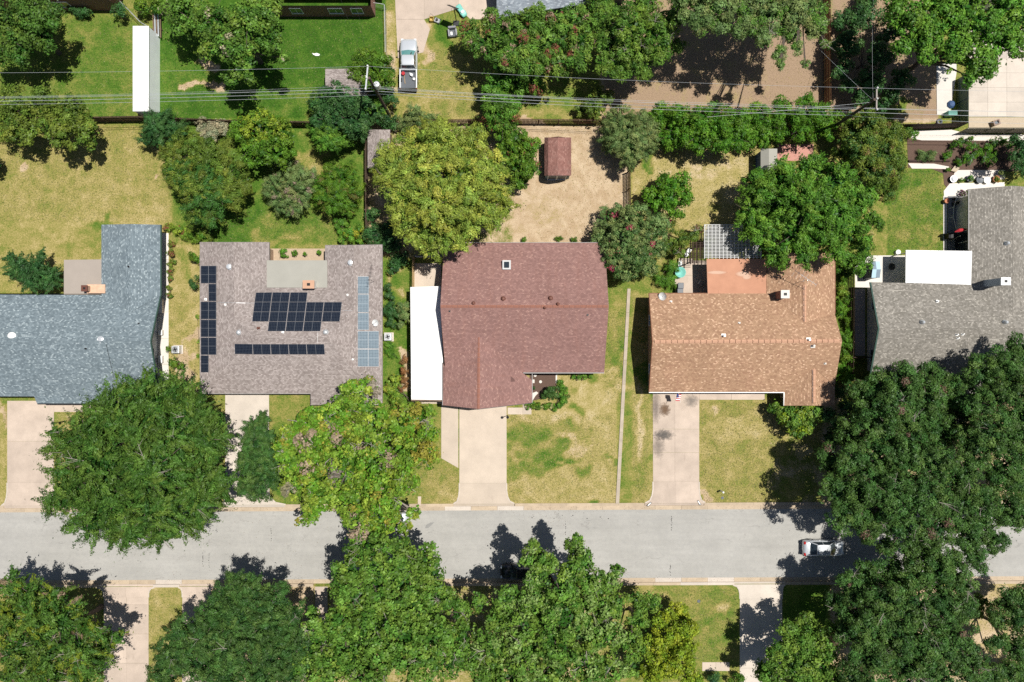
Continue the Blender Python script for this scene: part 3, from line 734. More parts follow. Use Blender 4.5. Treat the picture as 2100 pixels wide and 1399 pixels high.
# --- solar house ------------------------------------------------------------
hs = House('solar_house', 'single storey house with mauve-grey roof carrying the solar panels', 597, 680)
r0 = 4.4
hs.roof([
    [(410, 497, e), (480, 497, 3.78), (480, 649, 3.78), (522, 692, r0), (410, 807, e)],
    [(480, 497, 3.78), (552, 497, e), (552, 577, e), (480, 649, 3.78)],
    [(552, 577, e), (667, 577, e), (725.5, 635, 3.62), (669, 692, r0), (522, 692, r0), (480, 649, 3.78)],
    [(667, 503, e), (725.5, 503, 3.62), (725.5, 635, 3.62), (667, 577, e)],
    [(725.5, 503, 3.62), (784, 502, e), (784, 831, 2.45), (669, 692, r0), (725.5, 635, 3.62)],
    [(522, 692, r0), (669, 692, r0), (784, 831, 2.45), (637, 831, 2.45), (637, 807, e), (410, 807, e)],
], M_sh_grey)
hs.roof([[(547, 534, 2.9), (671, 534, 2.9), (671, 590, 3.02), (547, 590, 3.02)]], M_flat_grey, .12, 'flat_roof', 'flat greenish-grey section between the two rear wings')
hs.walls([(410, 497, e, 2.8), (480, 497, e, 3.5), (552, 497, e, 2.8), (552, 545, e, 2.8), (667, 545, e, 2.8), (667, 503, e, 2.8), (725, 503, e, 3.4), (784, 503, e, 2.8), (784, 826, e, 2.6), (637, 826, e, 2.6), (637, 800, e, 2.8), (410, 800, e, 2.8)], .5, M_brickt)
hs.opening(10, .55, 4.6, .02, 2.2, 'garage'); hs.opening(8, .5, 1.8, .8, 2.0); hs.opening(9, .5, .9, .02, 2.0, 'door'); hs.opening(7, .3, 1.2, .9, 2.0); hs.opening(7, .7, 1.2, .9, 2.0)
hs.opening(11, .3, 1.2, .9, 2.0); hs.opening(11, .7, 1.2, .9, 2.0); hs.opening(3, .4, 2.4, .05, 2.1); hs.opening(0, .6, 1.2, .9, 2.0); hs.opening(6, .4, 1.0, .9, 2.0)
for a_, b_ in (((410, 497, e), (410, 807, e)), ((784, 502, e), (784, 831, 2.45)), ((410, 807.5, e), (637, 807.5, e)), ((410, 497, e), (480, 497, 3.78)), ((667, 503, e), (725.5, 503, 3.62)), ((480, 497, 3.78), (552, 497, e)), ((725.5, 503, 3.62), (784, 502, e)), ((552, 497, e), (552, 534, e)), ((667, 503, e), (667, 534, e))):
    hs.gutter(a_, b_, M_gut if a_[1] > 800 else M_sh_grey_trim, .05, .16, .005)
ch = hs.chimney(622, 576, 644, 591, 4.05, M_cream, plain('terracotta_chimney_cap', (.50, .30, .20), .8), label='cream chimney with terracotta cap')
M_pvf = plain('panel_frame_grey', (.22, .23, .25), .5)
M_pvf2 = plain('pale_panel_frame', (.55, .60, .63), .5)
def panel(h_, q, mat, frame=True):
    """one photovoltaic module from four pixel corners, lifted off the roof"""
    w_ = []
    for x, y in q: p, n = h_.on(x, y); w_.append(p + n * .10)
    n = (w_[1] - w_[0]).cross(w_[3] - w_[0]).normalized(); n = n if n.z > 0 else -n
    m = MB(); c = sum(w_, Vector()) / 4; g = [c + (p - c) * .982 for p in w_]
    if (g[1] - g[0]).cross(g[3] - g[0]).z < 0: g = g[::-1]; w_ = w_[::-1]
    u = (g[1] - g[0]).normalized(); v = n.cross(u)
    m.add([p + n * .036 for p in g] + [p for p in g], [(0,1,2,3),(7,6,5,4),(0,4,5,1),(1,5,6,2),(2,6,7,3),(3,7,4,0)])
    uv = [(((p - g[0]).dot(u)), (p - g[0]).dot(v)) for p in g]; m.uv = uv + [(0, 0)] * 20
    o = m.build('solar_panel', mat, h_.root)
    f = MB()
    for i in range(4):
        a, b = w_[i], w_[(i+1) % 4]; ia, ib = g[i], g[(i+1) % 4]
        f.add([a, b, ib, ia, a + n * .042, b + n * .042, ib + n * .042, ia + n * .042], [(4,5,6,7),(0,1,5,4),(2,3,7,6),(3,2,1,0)])
    la, lb = (g[0] + g[1]) / 2, (g[2] + g[3]) / 2
    if (g[1] - g[0]).length < (g[2] - g[1]).length: la, lb = (g[1] + g[2]) / 2, (g[3] + g[0]) / 2
    f.tube([la + n * .037, lb + n * .037], .012, 4)
    f.build('frame', M_pvf if mat is M_cell else M_pvf2, o)
L_ = 413.4; mid_ = 429.3; R_ = 445.2
for (xa, xb, ya, yb) in [(L_, mid_, 545.5, 581), (mid_, R_, 545.5, 581), (mid_, R_, 582.5, 617.5), (L_, mid_, 619, 654.5), (mid_, R_, 619, 654.5), (L_, mid_, 656, 691), (mid_, R_, 656, 691), (L_, mid_, 692.5, 727.5), (mid_, R_, 692.5, 727.5), (L_, mid_, 729, 763.5)]:
    panel(hs, [(xa + .3, ya), (xb - .3, ya), (xb - .3, yb), (xa + .3, yb)], M_cell)
colx = [525, 559.5, 596, 632, 668, 705]
for r_, cs in enumerate([(0, 3), (0, 5), (0, 5), (1, 4)]):
    for c_ in range(*cs):
        y0 = 600.5 + r_ * 20; y1 = y0 + 19.3; sh = lambda y: (y - 600) * .125
        panel(hs, [(colx[c_] + .5 - sh(y0), y0), (colx[c_+1] - .6 - sh(y0), y0), (colx[c_+1] - .6 - sh(y1), y1), (colx[c_] + .5 - sh(y1), y1)], M_cell)
for k in range(5):
    panel(hs, [(482.5 + k * 36.7, 705.3), (518.5 + k * 36.7, 705.3), (519.2 + k * 36.9, 726), (483.4 + k * 36.9, 726)], M_cell)
for ya, yb in ((567.5, 602.5), (604, 640.5), (642, 676.5)): panel(hs, [(733.7, ya), (756, ya), (756, yb), (733.7, yb)], M_cell_glare)
for ya, yb in ((679.5, 715), (716.5, 751.5)):
    for xa, xb in ((733.7, 754.8), (755.3, 776.5)): panel(hs, [(xa, ya), (xb, ya), (xb, yb), (xa, yb)], M_cell_glare)
hs.vent(470.5, 547.5, .22, .3, 'cap', M_steel); hs.vent(719, 539, .22, .3, 'cap', M_steel); hs.vent(490, 682, .24, .3, 'dome', M_steel); hs.vent(668, 681.5, .24, .3, 'dome', M_steel)
hs.vent(422, 614, .07, .25, 'pipe', M_white); hs.vent(462, 625, .06, .2, 'pipe', M_white); hs.vent(713, 605, .06, .2, 'pipe', M_white)
hs.vent(530, 674, .09, .3, 'pipe', M_rust); hs.vent(580, 682, .07, .25, 'pipe', M_white); hs.vent(724, 737, .1, .25, 'cap', M_white)
hs.line([(447, 620.5), (522, 622)], .018, M_steel, 'conduit'); hs.line([(703, 637), (733, 638)], .018, M_steel, 'conduit'); hs.line([(711, 648), (708, 695), (712, 738)], .018, M_white, 'conduit'); hs.line([(652, 682), (651, 703)], .018, M_white, 'conduit')
p, n = hs.on(767, 578); an = thing('roof_antenna', 'thin television antenna standing on the mauve-grey roof beside glaring solar panels', 'antenna', p)
MB().tube([p, p + Vector((0, 0, 1.6))], .022, 6).build('mast', M_dark, an)
m = MB(); m.tube([p + Vector((-.25, -.5, 1.55)), p + Vector((.1, 1.8, 1.6))], .018, 5)
for k in range(6): q = p + Vector((-.2 + k * .06, -.4 + k * .4, 1.57)); m.tube([q - Vector((.28, 0, 0)), q + Vector((.28, 0, 0))], .01, 4)
m.build('boom', M_dark, an)
p, n = hs.on(772, 662); dish(0, 0, 0, 'satellite_dish', 'round satellite dish beside the glaring right-hand solar panels', (-.3, -.3), .38, p)

# --- maroon house -----------------------------------------------------------
hm = House('maroon_roofed_house', 'single storey house with maroon shingle roof in the middle of the row', 1075, 660)
rz = 5.0
hm.roof([
    [(911, 498, e), (1240, 498, e), (1248.5, 628.5, rz), (903, 628.5, rz)],
    [(903, 628.5, rz), (1248.5, 628.5, rz), (1239, 764, e), (1071, 764, e), (982, 689, 4.0), (912.5, 752, 2.95)],
], M_sh_maroon)
hm.roof([[(982, 689, 4.0), (981, 839, 4.0), (908, 831, 2.72), (908, 744, 2.78), (912.5, 752, 2.95)], [(982, 689, 4.0), (1071, 764, e), (1091, 780, 2.35), (1091, 826, 2.25), (981, 839, 4.0)]], M_sh_maroon, name='garage_wing_roof')
hm.walls([(911, 498, e, 2.85), (1240, 498, e, 2.85), (1240, 630, e, 4.75), (1240, 764, e, 2.85), (1080, 764, e, 2.7), (1080, 823, e, 2.45), (984, 823, e, 3.75), (914, 823, e, 2.75), (914, 752, e, 2.85), (911, 630, e, 4.75)], .45, M_brick)
hm.opening(6, .5, 2.4, .02, 2.1, 'garage'); hm.opening(5, .55, 2.4, .02, 2.1, 'garage'); hm.opening(3, .3, 1.8, .8, 2.0); hm.opening(3, .7, 1.8, .8, 2.0); hm.opening(4, .5, .95, .02, 2.05, 'door')
hm.opening(1, .5, 1.1, .9, 2.0); hm.opening(2, .5, 1.1, .9, 2.0); hm.opening(0, .3, 2.2, .05, 2.1); hm.opening(0, .7, 1.5, .9, 2.0)
hm.gutter((1073, 765, 2.8), (1239, 765, 2.8), M_gut, .10); hm.gutter((1091.6, 764, 2.35), (1091.6, 826, 2.25), M_gut, .07); hm.gutter((911, 497.5, e), (1240, 497.5, e), M_gut, .05)
hm.gutter((907.6, 744, 2.78), (907.6, 831, 2.72), M_gut, .06); hm.gutter((908, 832, 2.7), (981, 839.5, 3.98), M_dark, .08); hm.gutter((981, 839.5, 3.98), (1091, 826.5, 2.25), M_dark, .06)
M_ridge = plain('brown_ridge_caps', (.27, .12, .085), .95, var=.35, scale=5)
def ridgecap(h_, a, b, n, mat, wd=.3, lift=.03):
    for k in range(n):
        u = P(*[a[i] + (b[i] - a[i]) * k / n for i in range(3)]); v = P(*[a[i] + (b[i] - a[i]) * (k + .93) / n for i in range(3)])
        d = (v - u).normalized(); s_ = Vector((-d.y, d.x, 0)).normalized() * wd / 2; z = Vector((0, 0, lift)); dn = Vector((0, 0, -wd / 2 * .34))
        m = MB(); m.add([u - s_ + dn + z, u + z * 1.6, u + s_ + dn + z, v - s_ + dn + z * .6, v + z * 1.2, v + s_ + dn + z * .6, u - s_ + dn - z, u + s_ + dn - z, v - s_ + dn - z, v + s_ + dn - z],
            [(0,3,4,1),(1,4,5,2),(0,1,2,7,6),(3,8,9,5,4),(0,6,8,3),(2,5,9,7)]); m.build('ridge_cap', mat, h_.root)
ridgecap(hm, (904, 628.5, rz), (1248, 628.5, rz), 30, M_ridge); ridgecap(hm, (982, 692, 3.97), (981, 839, 4.0), 14, M_ridge)
M_latt0 = plain('dull_white_metal', (.50, .50, .49), .6)
sk, n = hm.on(1039, 544)
MB().box(sk.x - .45, sk.y - .5, sk.z - .3, sk.x + .45, sk.y + .5, sk.z + .38).build('skylight', M_latt0, hm.root)
o = hm.root.children[-1]
MB().box(sk.x - .28, sk.y - .33, sk.z + .38, sk.x + .28, sk.y + .33, sk.z + .46).build('pane', M_glass, o, bevel=.04)
for x, y, r_, h_ in ((971, 622, .17, .3), (1032, 613, .22, .34), (1129, 612, .22, .34), (1144, 624, .16, .32), (1117, 631, .14, .3)): hm.vent(x, y, r_, h_, 'dome', M_roofvent)
for x, y in ((922, 638), (1205, 646)): hm.vent(x, y, .05, .15, 'pipe', M_dark)

# --- tan house --------------------------------------------------------------
ht = House('tan_roofed_house', 'single storey house with speckled orange-tan shingle roof right of centre', 1525, 700)
rz = 4.65
ht.roof([
    [(1331, 602, e), (1572, 602, e), (1650, 661, 3.9), (1727, 699, rz), (1338, 701, rz)],
    [(1650, 661, 3.9), (1712, 644, 2.9), (1727, 699, rz)],
    [(1338, 701, rz), (1727, 699, rz), (1712, 790, 3.0), (1669, 755, 3.68), (1608, 804, e), (1331, 804, e)],
], M_sh_tan)
ht.roof([[(1572, 520, 2.6), (1650, 518, 3.9), (1650, 661, 3.9), (1572, 602, 2.6)], [(1650, 518, 3.9), (1712.5, 520, 2.8), (1712.5, 644, 2.8), (1650, 661, 3.9)]], M_sh_tan, name='rear_wing_roof')
ht.roof([[(1669, 755, 3.68), (1669, 832, 3.68), (1608, 832, 2.62), (1608, 804, 2.62)], [(1669, 755, 3.68), (1712, 790, 2.9), (1712, 832, 2.9), (1669, 832, 3.68)]], M_sh_tan, name='front_wing_roof')
ht.roof([[(1449, 531, 2.7), (1571.5, 531, 2.7), (1571.5, 604, 2.8), (1451.5, 604, 2.8)]], M_flat_terra, .12, 'flat_roof', 'flat terracotta-coloured roof patch with dried puddle marks')
ht.walls([(1331, 602, e, 2.85), (1465, 602, e, 2.85), (1465, 540, e, 2.62), (1572, 540, e, 2.62), (1650, 530, e, 3.7), (1712, 530, e, 2.85), (1712, 650, e, 2.85), (1714, 700, e, 4.4), (1712, 790, e, 2.85), (1710, 828, e, 2.85), (1669, 828, e, 3.4), (1612, 828, e, 2.7), (1612, 800, e, 2.85), (1331, 804, e, 2.85), (1331, 702, e, 4.4)], .45, M_brickt)
ht.opening(12, .83, 4.6, .02, 2.15, 'garage'); ht.opening(12, .4, .95, .02, 2.05, 'door'); ht.opening(12, .2, 1.6, .8, 2.0); ht.opening(9, .5, 1.2, .8, 2.0); ht.opening(10, .5, 1.2, .8, 2.0)
ht.opening(14, .5, 1.1, .9, 2.0); ht.opening(13, .4, 1.1, .9, 2.0); ht.opening(1, .28, 1.0, .3, 2.1, mat=M_glassteal); ht.opening(1, .72, 1.0, .3, 2.1, mat=M_glassteal); ht.opening(6, .5, 1.2, .9, 2.0)
ht.gutter((1331, 805, e), (1608.5, 805, e), M_white, .09); ht.gutter((1608, 805, 2.62), (1608, 832, 2.6), M_white, .12); ht.gutter((1331, 602, e), (1338, 701, rz - .02), M_woodr, .08); ht.gutter((1338, 701, rz - .02), (1331, 804, e), M_woodr, .08)
ht.gutter((1331, 601.5, e), (1449, 601.5, e), M_woodr, .08); ht.gutter((1712.8, 520, 2.8), (1712.8, 644, 2.8), M_woodr, .07)
M_ridget = M_sh_tan
rdg = plain('tan_ridge_caps', (.50, .29, .19), .95, var=.3, scale=6)
ridgecap(ht, (1342, 701, rz), (1722, 699.5, rz), 32, rdg, .38, .07); ridgecap(ht, (1650, 584, 3.9), (1650, 661, 3.9), 7, rdg, .38, .07); ridgecap(ht, (1669, 757, 3.68), (1669, 826, 3.68), 6, rdg, .38, .07)
ht.line([(1648.5, 584), (1648.5, 660)], .035, M_dark, 'ridge_flashing', .05); ht.line([(1666.3, 758), (1666.3, 826)], .035, M_dark, 'ridge_flashing', .05)
ht.chimney(1602, 596, 1618, 611, 4.6, M_brick, M_conc_white, label='red brick chimney with white concrete cap')
for x, y, r_ in ((1484, 689, .12), (1658, 697, .12), (1667, 709, .12)): ht.vent(x, y, r_, .4, 'pipe', M_white if x < 1660 else M_cream)
for x, y in ((1376, 619), (1516, 663), (1692, 745)): ht.vent(x, y, .07, .16, 'pipe', M_cream)
p, n = ht.on(1358, 608); dish(0, 0, 0, 'satellite_dish', 'tilted satellite dish on the upper left corner of the orange-tan roof', (-.75, -.35), .45, p)
p, n = ht.on(1640, 578); an = thing('roof_antenna', 'white branching television antenna on the orange-tan roof below the bright green tree', 'antenna', p)
MB().tube([p, p + Vector((0, 0, 2.0))], .025, 6).build('mast', M_steel, an)
m = MB(); a_ = p + Vector((-1.3, 1.0, 2.0)); b_ = p + Vector((.9, -.5, 2.0)); m.tube([a_, b_], .022, 5)
for k in range(7):
    q = a_.lerp(b_, k / 6); ln = .75 - k * .08; m.tube([q - Vector((ln * .55, ln * .8, 0)), q + Vector((ln * .55, ln * .8, 0))], .012, 4)
m.build('boom', M_steel, an)

# --- grey house (right) -----------------------------------------------------
hg = House('grey_roofed_house', 'single storey house with weathered grey-brown shingle roof at the right edge', 1950, 640)
rz = 4.7
hg.roof([
    [(1785, 579, e), (1987, 583, e), (2077, 646, 4.0), (2167, 579, e), (2600, 579, e), (2600, 673, rz), (1802, 673.5, rz)],
    [(1802, 673.5, rz), (2600, 673, rz), (2600, 775, e), (1784, 775, e)],
], M_sh_brown)
hg.roof([[(1987, 388, e), (2077, 381, 4.0), (2077, 646, 4.0), (1987, 583, e)], [(2077, 381, 4.0), (2167, 388, e), (2167, 579, e), (2077, 646, 4.0)]], M_sh_brown, name='rear_wing_roof')
hg.roof([[(1984, 693, 4.35), (1984, 850, 4.3), (1930, 848, 3.0), (1930, 742, 3.2)], [(1984, 693, 4.35), (2040, 742, 3.2), (2040, 848, 3.0), (1984, 850, 4.3)]], M_sh_brown, name='front_wing_roof')
hg.walls([(1803, 585, e, 2.85), (1992, 585, e, 2.85), (1992, 396, e, 2.85), (2077, 396, e, 3.8), (2162, 396, e, 2.85), (2162, 585, e, 2.85), (2590, 585, e, 2.85), (2590, 765, e, 2.85), (2030, 765, e, 2.85), (2030, 840, e, 2.85), (1940, 840, e, 2.85), (1940, 765, e, 2.85), (1803, 765, e, 2.85), (1803, 673, e, 4.4)], .12, M_cream)
hg.opening(12, .36, 1.3, .8, 2.0); hg.opening(13, .55, .9, 1.2, 2.1); hg.opening(1, .5, 2.4, .05, 2.1); hg.opening(9, .5, 2.0, .8, 2.1); hg.opening(0, .5, 2.0, .05, 2.1)
hg.gutter((1785, 579, e), (1802, 673.5, rz), M_greentrim, .16); hg.gutter((1802, 673.5, rz), (1784, 775, e), M_greentrim, .16); hg.gutter((1986.5, 388, e), (1986.5, 512, e), M_gut, .10); hg.gutter((1784, 776, e), (1935, 776, e), M_gut, .08)
ch = hg.chimney(2053, 570, 2071, 584, 5.9, plain('slate_grey_chimney_siding', (.22, .26, .30), .7), M_white, label='tall slate-grey boxed chimney with white metal cap', base=2.5)
for x, y in ((2064, 499), (1891, 661), (2061, 661)): hg.vent(x, y, .2, .42, 'dome', M_steel)
for x, y in ((1922, 618), (1962, 686), (1964, 693), (1974, 685)): hg.vent(x, y, .07, .28, 'pipe', M_white)

# white patio roof of the grey house
pr = thing('patio_cover', 'white flat metal patio cover joined to the grey-brown roof', 'patio cover', P(1925, 550))
MB().prism([P(1857.5, 513, 2.95).xy, P(1993.5, 515, 2.95).xy, P(1991.5, 584, 2.95).xy, P(1857, 580, 2.95).xy], 2.86, 2.95).build('roof_panel', M_wmetal, pr)
for k in range(9): MB().bar(P(1858 + k * 16.8, 514, 2.95).xy, P(1858 + k * 16.6, 582, 2.95).xy, .03, 2.95, 2.975).build('rib', M_white, pr)
m = MB()
for x in (1862, 1925): q = P(x, 518, 2.8); m.box(q.x - .05, q.y - .05, 0, q.x + .05, q.y + .05, 2.85)
m.build('post', M_white, pr)

# carport of the maroon house
cp = thing('carport', 'long white flat carport along the left side of the maroon-roofed house', 'carport', P(873, 700))
MB().prism([P(841.5, 589, 2.55).xy, P(903, 587, 2.55).xy, P(904, 640, 2.55).xy, P(907, 700, 2.55).xy, P(908.2, 740, 2.55).xy, P(908.2, 820.5, 2.55).xy, P(843.5, 819.5, 2.55).xy], 2.44, 2.55).build('roof_panel', M_wmetal, cp)
for k in range(14): MB().bar(P(842.5, 598 + k * 16.5, 2.55).xy, P(903 + min(4, k * .6), 598 + k * 16.5, 2.55).xy, .03, 2.55, 2.575).build('rib', M_white, cp)
m = MB(); m.bar(P(843.3, 821, 2.5).xy, P(907, 822, 2.5).xy, .16, 2.38, 2.53); m.build('fascia', M_wood, cp)
for y in (597, 655, 715, 775, 812):
    q = P(847, y, 2.4); MB().box(q.x - .05, q.y - .05, 0, q.x + .05, q.y + .05, 2.44).build('post', M_white, cp)
slabs('patio', [[(848, 540), (905, 540), (905, 600), (848, 600)]] + [[(848, 600 + k * 57), (912, 600 + k * 57), (912, 657 + k * 57), (848, 657 + k * 57)] for k in range(4)], M_conc_cream)

# --- white storage building, top left ---------------------------------------
ws = thing('storage_building', 'long narrow white metal storage building on the upper left lawn', 'shed', P(316, 142))
q = R(273.5, 54.5, 304.5, 227.5, 2.45); k = MB(); k.prism(q, 0, 2.45); k.build('wall', M_wmetal2, ws)
q2 = [(x, y) for x, y in R(272.5, 53.5, 305.3, 228.5, 2.5)]; MB().prism(q2, 2.451, 2.52).build('roof', M_wmetal, ws)
# ------------------------------------------------------------ far row of houses
hn = House('brick_house', 'red brick house with a dark roof at the top edge above the bright lawn', 662, -40)
hn.walls([(556, -120, 0, 2.6), (770, -120, 0, 2.6), (770, 34.5, 0, 2.6), (556, 34.5, 0, 2.6)], 0, M_brick)
hn.roof([[(540, -26, 2.8), (790, -26, 2.8), (790, -160, 5), (540, -160, 5)], [(540, -160, 5), (790, -160, 5), (790, -290, 2.8), (540, -290, 2.8)]], M_sh_maroon)
hn.opening(2, .35, 1.5, .9, 2.0); hn.opening(2, .42 + .3, 1.2, .9, 2.0); hn.opening(2, .15, 1.2, .9, 2.0)
h2 = House('dark_brick_house', 'dark-walled house at the top left edge behind the shrubs', 175, -60)
h2.walls([(-100, -160, 0, 2.6), (250, -160, 0, 2.6), (250, 22, 0, 2.6), (-100, 22, 0, 2.6)], 0, M_brick)
h2.roof([[(-120, -5, 2.8), (236, -5, 2.8), (236, -120, 5), (-120, -120, 5)], [(-120, -120, 5), (236, -120, 5), (236, -240, 2.8), (-120, -240, 2.8)]], M_sh_brown)
h2.opening(2, .3, 1.5, .9, 2.0); h2.opening(2, .7, 1.5, .9, 2.0)
h3 = House('slate_roofed_house', 'house corner with slate-blue shingles at the top edge beside the wide concrete drive', 1120, -20)
h3.roof([[(1018.5, 37, 2.7), (1300, -8, 2.7), (1300, -180, 5.2), (1018.5, -120, 5.0)], [(1018.5, -120, 5.0), (1300, -180, 5.2), (1300, -300, 2.7), (1018.5, -280, 2.7)]], M_sh_far)
h3.walls([(1022, 28, 2.7, 2.65), (1290, -14, 2.7, 2.65), (1290, -290, 2.7, 2.65), (1022, -270, 2.7, 2.65), (1022, -120, 2.7, 4.6)], .2, M_greentrim)
h3.opening(4, .5, 1.2, .9, 2.0); h3.opening(0, .3, 1.2, .9, 2.0)
h4 = House('beige_house', 'house beyond the courtyard hidden by the bright tree at the top right', 2110, -60)
h4.walls([(1960, -200, 0, 2.6), (2300, -200, 0, 2.6), (2300, 20, 0, 2.6), (1960, 20, 0, 2.6)], 0, M_cream)
h4.roof([[(1950, -10, 2.8), (2330, -10, 2.8), (2330, -130, 5), (1950, -130, 5)], [(1950, -130, 5), (2330, -130, 5), (2330, -260, 2.8), (1950, -260, 2.8)]], M_sh_brown)
h4.opening(2, .4, 2.0, .9, 2.0)

def southhouse(name, label, x0, x1, y, mat, wall):
    s_ = House(name, label, (x0 + x1) / 2, y + 120)
    s_.roof([[(x0, y, e), (x1, y, e), (x1, y + 130, 5), (x0, y + 130, 5)], [(x0, y + 130, 5), (x1, y + 130, 5), (x1, y + 260, e), (x0, y + 260, e)]], mat)
    s_.walls([(x0, y, e, 2.8), (x1, y, e, 2.8), (x1, y + 130, e, 4.6), (x1, y + 260, e, 2.8), (x0, y + 260, e, 2.8), (x0, y + 130, e, 4.6)], .5, wall)
    s_.opening(0, .3, 1.6, .9, 2.0); s_.opening(0, .6, 1.0, .05, 2.1, 'door')
# ------------------------------------------------------------ paving, beds, courts
slabs('side_path', [[(321, 478 + k * 54), (346, 478 + k * 54), (346, 478 + (k + 1) * 54), (321, 478 + (k + 1) * 54)] for k in range(6)], M_conc_white)
slabs('concrete_yard', [[(808, -60), (870, -60), (870, 40), (812, 40)], [(870, -60), (940, -60), (940, 18), (870, 40)], [(940, -60), (1020, -60), (1020, 40), (965, 40), (940, 18)],
      [(812, 40), (870, 40), (882, 60), (868, 108), (816, 120)]], M_conc_pink)
slabs('courtyard', [[(1986 + i * 39, 150 + j * 30), (2025 + i * 39, 150 + j * 30), (2025 + i * 39, 180 + j * 30), (1986 + i * 39, 180 + j * 30)] for i in range(4) for j in range(-3, 3)], M_conc_grey, .06)
slabs('terrace_edging', [[(1986, 241), (2150, 241), (2150, 262), (1986, 262)]], M_gravel2, .05)
MB().prism([P(1920, 130).xy, P(1961, 130).xy, P(1961, 150).xy, P(1947, 236).xy, P(1921, 236).xy], -.05, .05).build('parking_pad', M_conc_white)['kind'] = 'structure'
def flatpoly(name, pts, mat, z):
    o = MB().prism([P(*q).xy for q in pts], -.05, z).build(name, mat); o['kind'] = 'structure'; return o
flatpoly('gravel_bed', [(1874, 268), (1950, 266), (1990, 276), (2110, 276), (2110, 290), (1890, 288), (1868, 284)], M_gravel, .03)
flatpoly('mulch_bed', [(1860, 284), (1886, 287), (2110, 289), (2110, 352), (1960, 352), (1958, 380), (1946, 392), (1936, 378), (1934, 356), (1910, 346), (1862, 344)], M_mulch, .024)
flatpoly('gravel_path', [(1862, 335), (1915, 336), (1946, 342), (1944, 347), (1908, 346), (1870, 346)], M_gravel, .036)
flatpoly('gravel_terrace', [(1958, 352), (1965, 349), (2060, 349), (2060, 368), (1952, 369)], M_gravel, .040)
flatpoly('flagstone_patio', [(1948, 376), (2060, 374), (2060, 402), (1936, 405), (1935, 392)], M_conc_white, .034)
slabs('patio', [[(1943, 402), (1990, 402), (1990, 440), (1943, 440)], [(1943, 440), (1990, 440), (1990, 480), (1943, 480)], [(1943, 480), (1990, 480), (1990, 530), (1943, 530)]], plain('dark_grey_patio_slab', (.22, .22, .22), .8), .05)
slabs('patio_edging', [[(1934, 402 + k * 27), (1941.5, 402 + k * 27), (1941.5, 429 + k * 27), (1934, 429 + k * 27)] for k in range(5)], M_conc_white, .06)
slabs('patio', [[(1786, 524), (1860, 524), (1860, 590), (1786, 590)], [(1860, 524), (1930, 524), (1930, 590), (1860, 590)], [(1753, 536), (1786, 524), (1786, 590), (1753, 590)]], M_conc_white, .045)
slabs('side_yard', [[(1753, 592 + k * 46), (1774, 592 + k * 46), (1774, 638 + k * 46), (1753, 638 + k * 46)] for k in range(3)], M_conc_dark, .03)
slabs('patio', [[(1392, 530), (1421, 530), (1421, 565), (1392, 565)], [(1384, 565), (1421, 565), (1421, 607), (1384, 607)], [(1421, 535), (1470, 535), (1470, 607), (1421, 607)]], M_conc_pink, .04)
flatpoly('brick_patio', [(1594, 296), (1668, 296), (1668, 330), (1594, 330)], M_pink, .03)
flatpoly('planting_bed', [(553, 510), (668, 510), (668, 545), (553, 545)], plain('sandy_soil', (.43, .33, .23), 1, var=.3, scale=5), .02)
flatpoly('planting_bed', [(1086, 758), (1140, 758), (1140, 800), (1120, 815), (1086, 824)], M_mulch, .02)
slabs('stepping_path', [[(1139.5, 762), (1142.5, 762), (1142.5, 786), (1139.5, 786)]], M_conc_white, .05)
def disc(px, py, r, mat, name, label, cat, z=.03, h=.03, group=None):
    p = P(px, py); o = MB().cyl((0, 0), r, 0, h, 14).build(name, mat); o.location = (p.x, p.y, z); return setp(o, label, cat, group)
disc(1097.5, 770, .17, M_conc_white, 'stepping_stone', 'upper round white stepping stone in the mulch beside the maroon roof', 'stepping stone')
disc(1108.5, 783, .17, M_conc_white, 'stepping_stone', 'lower round white stepping stone in the mulch beside the maroon roof', 'stepping stone')
p = P(1094, 782); setp(MB().box(p.x - .16, p.y - .2, .02, p.x + .12, p.y + .2, .06).build('stepping_stone', M_conc_white), 'square white stepping stone against the maroon house wing', 'stepping stone')
flatpoly('limestone_row', [(1092, 806), (1100, 803), (1104, 806), (1098, 812), (1092, 822)], M_gravel, .05)

# ------------------------------------------------------------ fences
def fence(name, label, pts, h, mat, post=2.4, rails=2, railside=1, pw=.13, kind='fence', railmat=None, gap=.015):
    """privacy fence; pts are pixel positions of its top edge"""
    W = [P(x, y, h).xy for x, y in pts]; root = thing(name, label, kind, (W[0].x, W[0].y, 0))
    pk = MB()
    for a, b in zip(W[:-1], W[1:]):
        L_ = (b - a).length; d = (b - a) / L_; n = Vector((-d.y, d.x)) * railside
        k = int(L_ / (pw + gap))
        for i in range(k):
            c = a + d * (i + .5) * (pw + gap); hh = h + random.uniform(-.03, .02)
            pk.prism([c - d * pw / 2 - n * .01, c + d * pw / 2 - n * .01, c + d * pw / 2 + n * .01, c - d * pw / 2 + n * .01], 0, hh)
        np_ = max(1, round(L_ / post))
        for i in range(np_ + 1):
            c = a + d * L_ * i / np_ + n * .07; MB().prism([c - d * .045 - n * .045, c + d * .045 - n * .045, c + d * .045 + n * .045, c - d * .045 + n * .045], 0, h - .04).build('post', railmat or mat, root)
        for r_ in range(rails):
            z = .35 + r_ * (h - .6) / max(1, rails - 1); c0_, c1_ = a + n * .04, b + n * .04
            MB().bar(c0_, c1_, .04, z, z + .09).build('rail', railmat or mat, root)
    pk.build('pickets', mat, root, kind='stuff'); return root
fence('wooden_fence', 'dark wooden fence across the left yards below the long white building', [(-60, 240), (205, 239), (278, 238), (470, 246), (640, 249)], 1.8, M_wood, railside=-1, rails=3)
fence('wooden_fence', 'brown picket fence behind the small red shed', [(880, 245), (1064, 243.5), (1230, 245)], 1.7, M_woodr, railside=-1, rails=3, railmat=M_wood, gap=.05, pw=.1)
